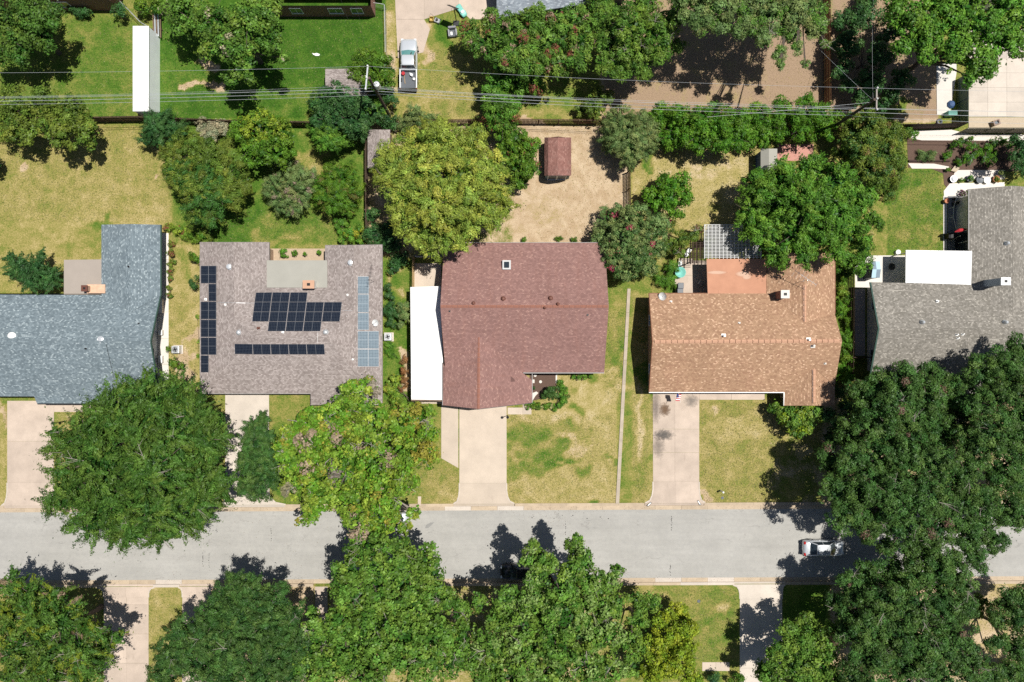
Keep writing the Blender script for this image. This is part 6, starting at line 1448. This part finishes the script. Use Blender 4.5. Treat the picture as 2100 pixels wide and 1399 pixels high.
T_('shade_tree', 'large rounded bright green tree behind the tan-roofed house', 'tree', [(1560, 390, 48), (1610, 360, 46), (1665, 350, 46), (1715, 370, 44), (1755, 410, 42), (1540, 440, 42), (1600, 420, 60), (1660, 410, 62), (1715, 430, 54), (1575, 475, 46), (1635, 475, 58), (1700, 480, 52), (1750, 470, 42), (1790, 450, 28), (1600, 520, 34), (1650, 525, 30), (1535, 475, 24), (1770, 500, 30), (1720, 520, 28), (1780, 395, 28)], 10, 'bright', 32, .30, .48, .52, style='feather', lob=1.2)
T_('shade_tree', 'small dark green tree in the dry yard right of the short fence', 'tree', [(1365, 375, 27), (1395, 375, 27), (1405, 405, 23), (1370, 405, 32), (1335, 400, 23), (1380, 435, 20), (1345, 420, 16), (1400, 440, 11)], 4.6, 'hedge', 33, .3, .55, .4)
T_('crape_myrtle', 'round crape myrtle with pink-red blossom between the maroon and tan roofs', 'tree', [(1260, 450, 43), (1300, 450, 45), (1240, 485, 36), (1285, 490, 52), (1330, 480, 43), (1265, 525, 43), (1310, 525, 43), (1345, 510, 27), (1350, 455, 29), (1285, 555, 29), (1330, 550, 25)], 6.5, 'crape', 34, .23, .45, .38, accents=[(PINK, .035), ((.06, .13, .03), .3)])
T_('shrub', 'straggly brownish shrub between the pink-blossomed tree and the white pergola', 'shrub', [(1375, 500, 22), (1400, 490, 22), (1425, 480, 18), (1390, 515, 18), (1455, 495, 18), (1435, 470, 12), (1370, 460, 22)], 3.4, 'olive', 35, .22, .45, .4, dens=.75, accents=[((.26, .13, .09), .2)], twigs=2)
T_('shrub', 'green strap-leaved plant on the grass beside the wheeled bins', 'shrub', [(1378, 545, 18), (1372, 575, 18), (1350, 575, 16), (1385, 500, 14)], 1.5, 'bright', 36, .3, .18, .35, style='feather')
hl = ['dark round shrub touching the tan roof at its upper right corner', 'yellow-green shrub second from the top of the row beside the fence', 'small green shrub in the side row below the yellow-green one', 'tall dark shrub overlapping the tan roof edge halfway down', 'pale green shrub by the ridge end of the tan roof', 'full green shrub just below the ridge end of the tan roof', 'dark green shrub near the lower end of the side row', 'lowest shrub of the side row beside the dark railed fence', 'small dark shrub in the gap at the foot of the side row']
for i, (x, y, r, hh, pa) in enumerate(((1728, 555, 19, 3, 'bush'), (1731, 592, 15, 2.4, 'lime'), (1734, 612, 12, 2, 'bush'), (1722, 630, 19, 3, 'hedge'), (1737, 658, 12, 2, 'bush'), (1735, 695, 20, 3, 'hedge'), (1737, 730, 15, 2.6, 'bush'), (1732, 768, 22, 3.2, 'hedge'), (1722, 800, 16, 2.4, 'deep'))):
    T_('shrub', hl[i], 'shrub', [(x, y, r), (x + r * .3, y + r * .5, r * .7)], hh, pa, 40 + i, .2, .4, .34, style='feather', group='shrubs between the tan and grey houses')
T_('shade_tree', 'small tree beside the white patio shed under the bright tree', 'tree', [(1745, 560 - 25, 24), (1770, 525, 22), (1760, 555, 16), (1785, 545, 9)], 5, 'bright', 50, .24, .45, .4)
T_('shade_tree', 'dark leafy tree by the flat beige roof patch at the left', 'tree', [(40, 545, 28), (75, 550, 32), (105, 565, 26), (60, 575, 28), (25, 560, 20), (95, 585, 20), (20, 530, 14), (85, 525, 14)], 4.6, 'deep', 51, .25, .4, .4, style='spiky')
# strip garden
sl = ['red-tinged shrub at the head of the strip garden', 'low yellow-green shrub beside the corner of the blue roof', 'reddish-green shrub in the upper middle of the strip garden', 'reddish-green shrub in the lower middle of the strip garden', 'small leafy shrub at the lower end of the strip garden', 'olive shrub against the upper left corner of the mauve-grey roof', 'dark shrub at the left edge of the mauve-grey roof', 'second dark shrub down the left edge of the mauve-grey roof']
for i, (bl_, hh, pa, ac_) in enumerate((([(345, 465, 11), (362, 470, 14), (380, 480, 15)], 1.5, 'lime', [(RED, .12)]), ([(398, 485, 16), (415, 482, 14)], 1.8, 'bush', ()), ([(350, 500, 10), (351, 520, 11), (352, 540, 10)], 1.1, 'olive', [(RED, .2)]),
        ([(350, 558, 10), (349, 572, 8)], 1.1, 'olive', [(RED, .22)]), ([(347, 590, 8), (348, 606, 8)], 1.0, 'olive', [(RED, .12)]), ([(432, 480, 16), (420, 470, 12)], 2, 'olive', ()), ([(399, 528, 15)], 1.9, 'bush', ()), ([(398, 580, 14)], 1.9, 'deep', ()))):
    T_('shrub', sl[i], 'shrub', bl_, hh, pa, 60 + i, .2, .5, .3, accents=ac_)
T_('shrub', 'small light green shrub beside the white air conditioner', 'shrub', [(356, 740, 14), (370, 750, 10), (343, 715, 6)], 1.8, 'bush', 70, .24, .4, .3, style='feather')
T_('shrub', 'low weedy plant by the lower left wall of the solar house', 'shrub', [(405, 650, 6), (408, 700, 5), (406, 730, 5)], .6, 'lime', 71, .2)
for i, (x, y, r, lb) in enumerate(((583, 521, 13, 'clipped green shrub in the sandy bed between the rear wings'), (603, 520, 8, 'small bright shrub right of the clipped one in the sandy bed'), (655, 518, 7, 'small shrub at the right end of the sandy bed'), (625, 520, 5, 'tiny tuft in the middle of the sandy bed'))):
    T_('shrub', lb, 'shrub', [(x, y, r)], .9, 'hedge', 72 + i, .16, .5, .25)
T_('shrub', 'bright green shrubs behind the right rear wing of the solar house', 'shrub', [(700, 465, 22), (718, 480, 20), (735, 470, 14), (740, 495, 10), (700, 490, 10)], 2.2, 'bright', 76, .22, .5, .35, accents=[((.30, .30, .03), .12)])
T_('shrub', 'dark tree shrub in the shade between the solar house and the yellow-green tree', 'shrub', [(770, 480, 26), (800, 500, 26), (765, 440, 22), (820, 530, 20), (810, 550, 16), (795, 470, 22)], 3, 'deep', 77, .24)
T_('shrub', 'green shrub row beside the satellite dish of the solar house', 'shrub', [(798, 610, 14), (800, 635, 16), (803, 660, 14), (812, 645, 14), (795, 590, 10)], 2, 'deep', 78, .24, .4, .34)
T_('shrub', 'pale speckled oleander leaning over the white carport edge', 'shrub', [(825, 630, 14), (830, 650, 12), (822, 665, 10), (835, 625, 8)], 3, 'crape', 79, .24, .3, .34, style='feather')
T_('ornamental_grass', 'arching green grass clump below the air conditioner by the carport', 'plant', [(800, 708, 13), (805, 728, 14), (795, 722, 8)], 1.1, 'bright', 80, .4, .12, .34, style='feather')
T_('shrub', 'rust-brown dying shrub beside the white carport', 'shrub', [(827, 740, 10), (828, 760, 11), (828, 780, 11), (825, 798, 9)], 1.6, 'brown', 81, .2, .4, .3, style='feather')
T_('shrub', 'yellowish shrub at the lower left end of the white carport', 'shrub', [(800, 790, 18), (815, 820, 18), (850, 835, 16), (810, 775, 12), (870, 840, 10)], 2.6, 'lime', 82, .24, .5, .36, accents=[(YEL, .15)])
for i, (x, y, r, lb) in enumerate(((1075, 492, 7, 'small tuft of weeds behind the left part of the maroon roof'), (1146, 489, 8, 'low green weed clump behind the maroon roof'), (1178, 491, 9, 'pale weedy plant near the pink-blossomed tree'))):
    T_('weed_clump', lb, 'plant', [(x, y, r)], .7, 'bush', 83 + i, .22, .3, .3, style='feather')
# maroon house front planting
T_('hedge', 'curved clipped bright green hedge wrapping the front bed of the maroon house', 'hedge', [(1150, 785, 9), (1156, 797, 11), (1157, 810, 11), (1156, 822, 10), (1148, 832, 9), (1137, 835, 9)], 1.3, 'bright', 90, .13, .5, .22, cover=3, rag=.05, lob=3)
T_('shrub', 'variegated low shrubs along the bottom of the maroon house bed', 'shrub', [(1082, 833, 8), (1093, 831, 9), (1106, 833, 9), (1119, 833, 9), (1130, 832, 8)], 1.0, 'bush', 91, .17, .5, .24, accents=[((.42, .38, .17), .16)])
T_('shrub', 'dark green broad shrub inside the curved hedge', 'shrub', [(1127, 804, 14), (1138, 812, 11), (1118, 812, 9), (1140, 798, 8)], 1.8, 'oak', 92, .22, .45, .28)
T_('shrub', 'tiny dark plant against the edge of the maroon house wing', 'shrub', [(1095, 796, 4)], .5, 'deep', 93, .2)
T_('hedge', 'short clipped hedge below the right half of the maroon roof', 'hedge', [(1176, 772, 7), (1188, 773, 7), (1200, 773, 7), (1212, 772, 6)], 1.0, 'bright', 94, .13, .5, .22, cover=3, rag=.06)
# ---- front trees
T_('elm_tree', 'huge round dark green tree over the left part of the street', 'tree', [(300, 820, 66), (355, 815, 56), (235, 845, 62), (395, 850, 52), (180, 885, 62), (280, 890, 84), (360, 900, 84), (425, 900, 48), (135, 920, 42), (210, 950, 84), (310, 970, 90), (400, 975, 74), (120, 970, 30), (150, 1005, 56), (230, 1030, 76), (320, 1040, 78), (395, 1035, 62), (445, 985, 38), (115, 1030, 34), (185, 1070, 54), (270, 1085, 52), (330, 1095, 40), (385, 1070, 36), (255, 800, 30), (440, 860, 34), (110, 890, 24), (450, 1010, 28), (230, 1100, 28), (420, 1060, 24)], 13.5, 'elm', 100, .30, .42, .52, style='spiky', lob=1.2, trunk=(330, 900), twigs=2, edge=1.0)
T_('elm_tree', 'small fine-leaved green tree between the huge round tree and the yellowing tree', 'tree', [(525, 875, 28), (515, 905, 36), (545, 900, 26), (505, 940, 36), (540, 945, 38), (520, 980, 42), (555, 985, 26), (500, 1000, 26), (530, 1012, 24), (540, 860, 16)], 7, 'oak', 101, .22, .4, .38, style='feather')
T_('sycamore_tree', 'large yellow-green tree with dying brown patches over the upper kerb', 'tree', [(720, 805, 36), (755, 800, 32), (715, 840, 44), (755, 850, 40), (625, 865, 42), (665, 860, 40), (595, 900, 34), (640, 910, 52), (700, 895, 56), (760, 895, 56), (815, 870, 52), (860, 855, 40), (880, 890, 30), (600, 950, 40), (650, 965, 54), (710, 960, 58), (770, 950, 60), (830, 930, 52), (870, 935, 34), (600, 1000, 36), (660, 1020, 46), (720, 1020, 52), (780, 1010, 52), (830, 990, 40), (640, 1045, 28), (730, 1060, 42), (790, 1060, 46), (740, 1095, 30), (780, 1095, 30), (830, 1080, 20), (850, 1050, 22), (620, 1070, 16), (575, 925, 20)], 12.5, 'lime', 102, .33, .72, .5, lob=1.2,
   accents=[(YEL, .05), ((.11, .25, .02), .35)], spots=[(625, 905, 20, DEAD, .8), (640, 895, 14, DEAD, .7), (725, 860, 12, DEAD, .7), (695, 890, 16, DEAD, .6), (790, 945, 20, DEAD, .75), (740, 925, 14, DEAD, .6), (640, 955, 16, DEAD, .7), (630, 960, 12, DEAD, .7), (690, 960, 22, (.20, .17, .14), .7), (790, 1000, 14, DEAD, .7), (590, 1000, 20, (.27, .25, .14), .7), (735, 1085, 22, DEAD, .6), (770, 805, 20, (.30, .26, .2), .7), (840, 850, 30, YEL, .5), (605, 1060, 16, YEL, .6), (870, 925, 24, YEL, .5), (720, 1040, 18, DEAD, .5), (860, 830, 18, YEL, .5)], trunk=(745, 945), twigs=3, bark=M_barkp)
T_('shrub', 'light green bushy tree at the front right corner of the tan-roofed house', 'shrub', [(1590, 835, 18), (1610, 850, 24), (1640, 845, 28), (1668, 848, 26), (1630, 870, 24), (1655, 875, 20), (1645, 890, 12), (1680, 855, 16)], 4, 'maple', 103, .26, .6, .4, accents=[((.2, .28, .02), .15)])
oc = [((.16, .10, .07), .015)]
T_('live_oak', 'dark live oak spreading over the lower left of the grey roof', 'tree', [(1770, 800, 34), (1810, 790, 44), (1860, 780, 44), (1905, 775, 42), (1790, 840, 48), (1840, 830, 56), (1900, 825, 58), (1950, 800, 46), (1760, 880, 40), (1810, 890, 56), (1870, 885, 60), (1930, 880, 60), (1730, 900, 26), (1975, 850, 44)], 11, 'oak', 104, .26, .5, .5, lob=1.3, trunk=(1840, 900), accents=oc, twigs=2)
T_('live_oak', 'dark live oak at the right edge over the grey roof', 'tree', [(2010, 770, 46), (2060, 750, 46), (2100, 720, 40), (2020, 820, 54), (2075, 800, 54), (2110, 860, 56), (2040, 880, 60), (2090, 920, 56), (2000, 915, 54), (2060, 970, 56), (2110, 990, 54), (2080, 735, 30)], 12.5, 'oak', 105, .26, .5, .5, lob=1.3, trunk=(2050, 900))
T_('live_oak', 'dark live oak arching over the right part of the street', 'tree', [(1710, 960, 34), (1745, 945, 44), (1800, 950, 54), (1860, 950, 56), (1920, 955, 56), (1980, 980, 56), (1720, 1010, 44), (1775, 1010, 52), (1835, 1020, 58), (1900, 1025, 58), (1960, 1040, 56), (2020, 1040, 56), (2075, 1050, 50), (1740, 1060, 42), (1790, 1070, 48), (1850, 1080, 50), (1920, 1090, 48), (1990, 1100, 46), (2040, 1110, 34), (2110, 1060, 40), (1700, 930, 24), (2005, 1145, 30), (1960, 1150, 30, 9), (1872, 1128, 36, 8.5), (1920, 1138, 36, 9), (1822, 1118, 26, 8), (1775, 1105, 18, 8)], 12.5, 'oak', 106, .26, .5, .5, lob=1.3, trunk=(1880, 980), accents=oc, twigs=2)
T_('shade_tree', 'dark low tree behind the light green bushy tree by the tan house', 'tree', [(1700, 850, 18), (1720, 870, 24), (1705, 895, 24), (1735, 835, 22), (1760, 850, 24)], 5, 'deep', 107, .26, .5, .45, dens=.8)
T_('live_oak', 'dark live oak in the lower right below the street', 'tree', [(1742, 1196, 30), (1785, 1180, 38, 8.5), (1830, 1178, 42, 8.5), (1880, 1182, 50, 10), (1930, 1172, 40, 10), (1930, 1190, 48), (1975, 1190, 34), (1760, 1230, 46), (1820, 1240, 56), (1880, 1250, 58), (1940, 1250, 52), (1985, 1250, 34), (1780, 1290, 50), (1840, 1310, 58), (1905, 1320, 58), (1960, 1310, 50), (1990, 1360, 50), (1930, 1380, 58), (1860, 1375, 60), (1790, 1350, 56), (2030, 1390, 44), (1730, 1300, 34), (1760, 1390, 46), (1715, 1235, 28, 8), (1735, 1262, 32, 9)], 12.5, 'oak', 108, .26, .5, .5, lob=1.3, trunk=(1850, 1230), accents=oc, twigs=2)
T_('shade_tree', 'lighter green tree at the bottom beside the shaded grey driveway', 'tree', [(1620, 1295, 30), (1655, 1280, 28), (1600, 1335, 34), (1645, 1325, 38), (1690, 1320, 36), (1715, 1295, 30), (1568, 1375, 26), (1590, 1380, 36), (1640, 1375, 42), (1690, 1370, 40), (1720, 1390, 34), (1670, 1410, 40)], 9.5, 'maple', 109, .3, .6, .5)
T_('shade_tree', 'dark leafy tree in the bottom right corner', 'tree', [(2070, 1235, 34), (2100, 1225, 30), (2055, 1270, 34), (2095, 1275, 40), (2050, 1320, 28), (2090, 1330, 40), (2075, 1380, 36), (2110, 1390, 40)], 8, 'oak', 110, .26, .5, .48)
T_('shrub', 'sparse dark shrub on the dry grass left of the bottom right tree', 'shrub', [(2005, 1225, 16), (2020, 1235, 16), (2010, 1255, 16), (2030, 1250, 9)], 3, 'olive', 111, .24, .5, .4, dens=.7)
# ---- bottom row
T_('elm_tree', 'patchy yellow-green tree at the bottom left corner', 'tree', [(20, 1205, 38), (60, 1215, 40), (110, 1225, 38), (15, 1265, 48), (70, 1270, 52), (125, 1275, 46), (165, 1285, 34), (200, 1300, 30), (230, 1310, 24), (30, 1330, 54), (95, 1335, 54), (155, 1340, 46), (205, 1340, 34), (30, 1390, 50), (100, 1395, 50), (165, 1390, 40), (250, 1300, 10), (150, 1240, 20)], 11, 'elm', 112, .30, .5, .52, style='spiky', accents=[((.16, .21, .02), .2), ((.22, .16, .10), .02)], twigs=3, dens=.92)
T_('live_oak', 'dense dark green oak at the bottom left of centre', 'tree', [(485, 1195, 30), (460, 1225, 38), (510, 1220, 44), (560, 1230, 36), (430, 1265, 42), (485, 1270, 54), (545, 1275, 54), (595, 1265, 34), (370, 1300, 38), (420, 1310, 50), (480, 1330, 58), (545, 1335, 60), (600, 1320, 46), (350, 1345, 46), (400, 1365, 54), (460, 1390, 56), (530, 1395, 58), (590, 1385, 50), (335, 1390, 46), (575, 1200, 14), (620, 1350, 28)], 11, 'oak', 113, .24, .42, .46, twigs=2, lob=1.3, style='feather', trunk=(490, 1310))
T_('shade_tree', 'large mid-green leafy tree below the yellowing tree at the lower kerb', 'tree', [(730, 1135, 34), (770, 1130, 42), (820, 1135, 42), (870, 1140, 34), (710, 1175, 42), (765, 1180, 54), (825, 1185, 56), (880, 1180, 42), (720, 1225, 46), (780, 1235, 58), (845, 1240, 60), (905, 1230, 46), (940, 1255, 34), (700, 1280, 46), (760, 1290, 58), (825, 1300, 60), (890, 1300, 56), (945, 1300, 42), (640, 1290, 30), (650, 1330, 46), (710, 1345, 56), (780, 1350, 60), (850, 1360, 60), (920, 1355, 50), (670, 1385, 50), (740, 1400, 56), (620, 1370, 36), (640, 1260, 20), (970, 1350, 36)], 13, 'maple', 114, .34, .68, .52, lob=1.3, trunk=(800, 1215), twigs=2)
T_('shade_tree', 'large pale green leafy tree reaching over the street in the lower middle', 'tree', [(1180, 1130, 30), (1200, 1155, 34), (1095, 1145, 30), (1120, 1160, 32), (1165, 1170, 34), (1265, 1170, 18), (1250, 1195, 32), (1210, 1195, 44), (1100, 1185, 28), (1150, 1215, 46), (1095, 1230, 42), (1040, 1225, 34), (1210, 1245, 50), (1250, 1245, 34), (1150, 1265, 54), (1085, 1275, 52), (1030, 1275, 44), (1205, 1300, 54), (1250, 1305, 36), (1140, 1325, 56), (1070, 1335, 54), (1010, 1330, 46), (1200, 1360, 56), (1245, 1370, 40), (1130, 1385, 56), (1060, 1395, 54), (1000, 1385, 46), (1185, 1105, 16), (1095, 1120, 16), (985, 1235, 22)], 13, 'maple', 115, .33, .7, .52, lob=1.3, accents=[((.20, .30, .08), .25)], trunk=(1150, 1215), twigs=2)
T_('shade_tree', 'bright yellow-green tree at the bottom beside the lower lawn', 'tree', [(1395, 1260, 28), (1365, 1280, 32), (1412, 1290, 30), (1385, 1315, 42), (1345, 1325, 36), (1412, 1345, 32), (1370, 1365, 44), (1415, 1385, 30), (1335, 1385, 38), (1425, 1400, 22)], 8, 'yell', 116, .28, .6, .46)
T_('shade_tree', 'shaded left side of the bright yellow-green tree, built as a darker crown', 'tree', [(1302, 1232, 24), (1335, 1240, 26), (1310, 1275, 30), (1300, 1320, 30), (1295, 1365, 32)], 8, 'maple', 117, .3, .6, .48)  # darker leaf palette stands in for the shaded side of one crown
T_('shrub', 'round dark shrub at the bottom edge by the short cream walk', 'shrub', [(1465, 1392, 16)], 1.6, 'deep', 118, .2)
T_('shrub', 'second round shrub at the bottom edge right of the short cream walk', 'shrub', [(1512, 1396, 20)], 1.6, 'bush', 119, .2)
# ---- garden of the grey house
T_('ornamental_grass', 'arching pale grass clump in the mulch bed', 'plant', [(1893, 318, 13), (1905, 320, 12), (1915, 318, 9)], 1.0, 'crape', 120, .55, .08, .3, style='feather')
gl = ['upper left dark shrub of the mulch bed', 'lower dark shrub beside the grass clump', 'leafy shrub in the middle of the mulch bed', 'tall leafy shrub at the upper right of the mulch bed', 'broad shrub above the gravel terrace', 'lower right shrub of the mulch bed']
for i, (bl_, hh) in enumerate((([(1965, 293, 10), (1972, 288, 8), (1955, 300, 8)], 1.4), ([(1945, 315, 9), (1938, 322, 8)], 1.1), ([(1995, 300, 12), (2008, 310, 13), (1990, 285, 8)], 1.6), ([(2038, 290, 14), (2055, 288, 12), (2028, 300, 10), (2068, 300, 9)], 1.8), ([(1978, 325, 14), (1992, 322, 13), (1970, 333, 9)], 1.4), ([(2025, 322, 14), (2040, 320, 12), (2030, 336, 9)], 1.5))):
    T_('shrub', gl[i], 'shrub', bl_, hh, 'hedge', 121 + i, .26, .3, .32, style='feather', accents=[((.12, .22, .10), .2)])
T_('shade_tree', 'dark tree at the right edge above the grey roof', 'tree', [(2090, 320, 20), (2105, 345, 24), (2085, 290, 16), (2110, 300, 30)], 5, 'deep', 128, .26)
T_('shrub', 'purple-leaved shrub against the corner of the grey roof', 'shrub', [(1972, 397, 8), (1980, 395, 6)], .9, 'hedge', 129, .18, .5, .28, accents=[((.12, .03, .08), .95)])
for i, (x, y, r, hh, lb) in enumerate(((1990, 366, 7, .8, 'bright green leaves filling the oval dark planter'), (1944, 347, 6, .6, 'small bright plant by the tilted stone slab'), (2044, 366, 8, .7, 'orange-tinged plant in the right-hand planter'), (2056, 355, 9, .9, 'grey spiky plant at the right end of the gravel terrace'), (1972, 369, 6, .5, 'low plant left of the oval planter'))):
    T_('garden_plant', lb, 'plant', [(x, y, r, hh)], hh, ('bright', 'bright', 'olive', 'crape', 'bush')[i], 130 + i, .16, .4, .22, accents=[((.45, .2, .04), .3)] if i == 2 else ())
T_('shrub', 'fresh green sapling beside the dark fence by the gravel bed', 'shrub', [(1872, 278, 10), (1862, 270, 12), (1880, 272, 7)], 2.4, 'bright', 136, .24, .4, .35)
southhouse('rear_house', 'roof glimpsed through the trees at the bottom centre', 700, 1240, 1440, M_sh_grey, M_brick)
print('LEAVES', NL[0])

# ------------------------------------------------------------ loose grass tufts standing out of the lawns
rt_ = np.random.RandomState(77); GP = []; GC = []
LAWNS = [(-20, 262, 350, 455, .5, 9000), (-20, 40, 270, 236, .3, 5000), (330, 20, 786, 236, .15, 9000), (1044, 850, 1262, 1030, .6, 6500), (1298, 610, 1330, 1030, .5, 2200), (1438, 824, 1600, 1030, .55, 5500), (1100, 262, 1285, 494, 1.0, 1800),
         (1300, 310, 1560, 500, .6, 4000), (1820, 350, 1930, 510, .25, 3000), (1288, 1208, 1510, 1355, .4, 4500), (307, 1210, 368, 1390, .5, 1500), (452, 430, 690, 495, .2, 2500), (350, 600, 405, 780, .6, 1200), (880, 100, 1000, 240, .5, 2200), (1240, 640, 1280, 830, .4, 1000), (862, 960, 938, 1030, .5, 900), (1480, 60, 1680, 230, 1.0, 900), (2000, 1205, 2110, 1300, .8, 900)]
for x0, y0, x1, y1, dr, n_ in LAWNS:
    px = rt_.uniform(x0, x1, n_); py = rt_.uniform(y0, y1, n_); s = H / F
    GP.append(np.stack([(px - CX) * s, (CY - py) * s, rt_.uniform(.01, .03, n_)], 1))
    t_ = np.clip(rt_.normal(dr, .28, n_), 0, 1)[:, None]; GC.append((np.array([.05, .12, .012]) * (1 - t_) + np.array([.42, .33, .15]) * t_) * rt_.uniform(.55, 1.3, (n_, 1)))
GP = np.concatenate(GP); GC = np.concatenate(GC); k_ = len(GP)
Ng = unit(rt_.normal(size=(k_, 3)) * .5 + [0, 0, 1]); Ag = rt_.normal(size=(k_, 3)); Ag = unit(Ag - (Ag * Ng).sum(1, keepdims=True) * Ng)
o = leafmesh('grass_tufts', GP, Ng, Ag, rt_.uniform(.06, .16, k_), rt_.uniform(.04, .09, k_), GC, None, False); o['kind'] = 'stuff'
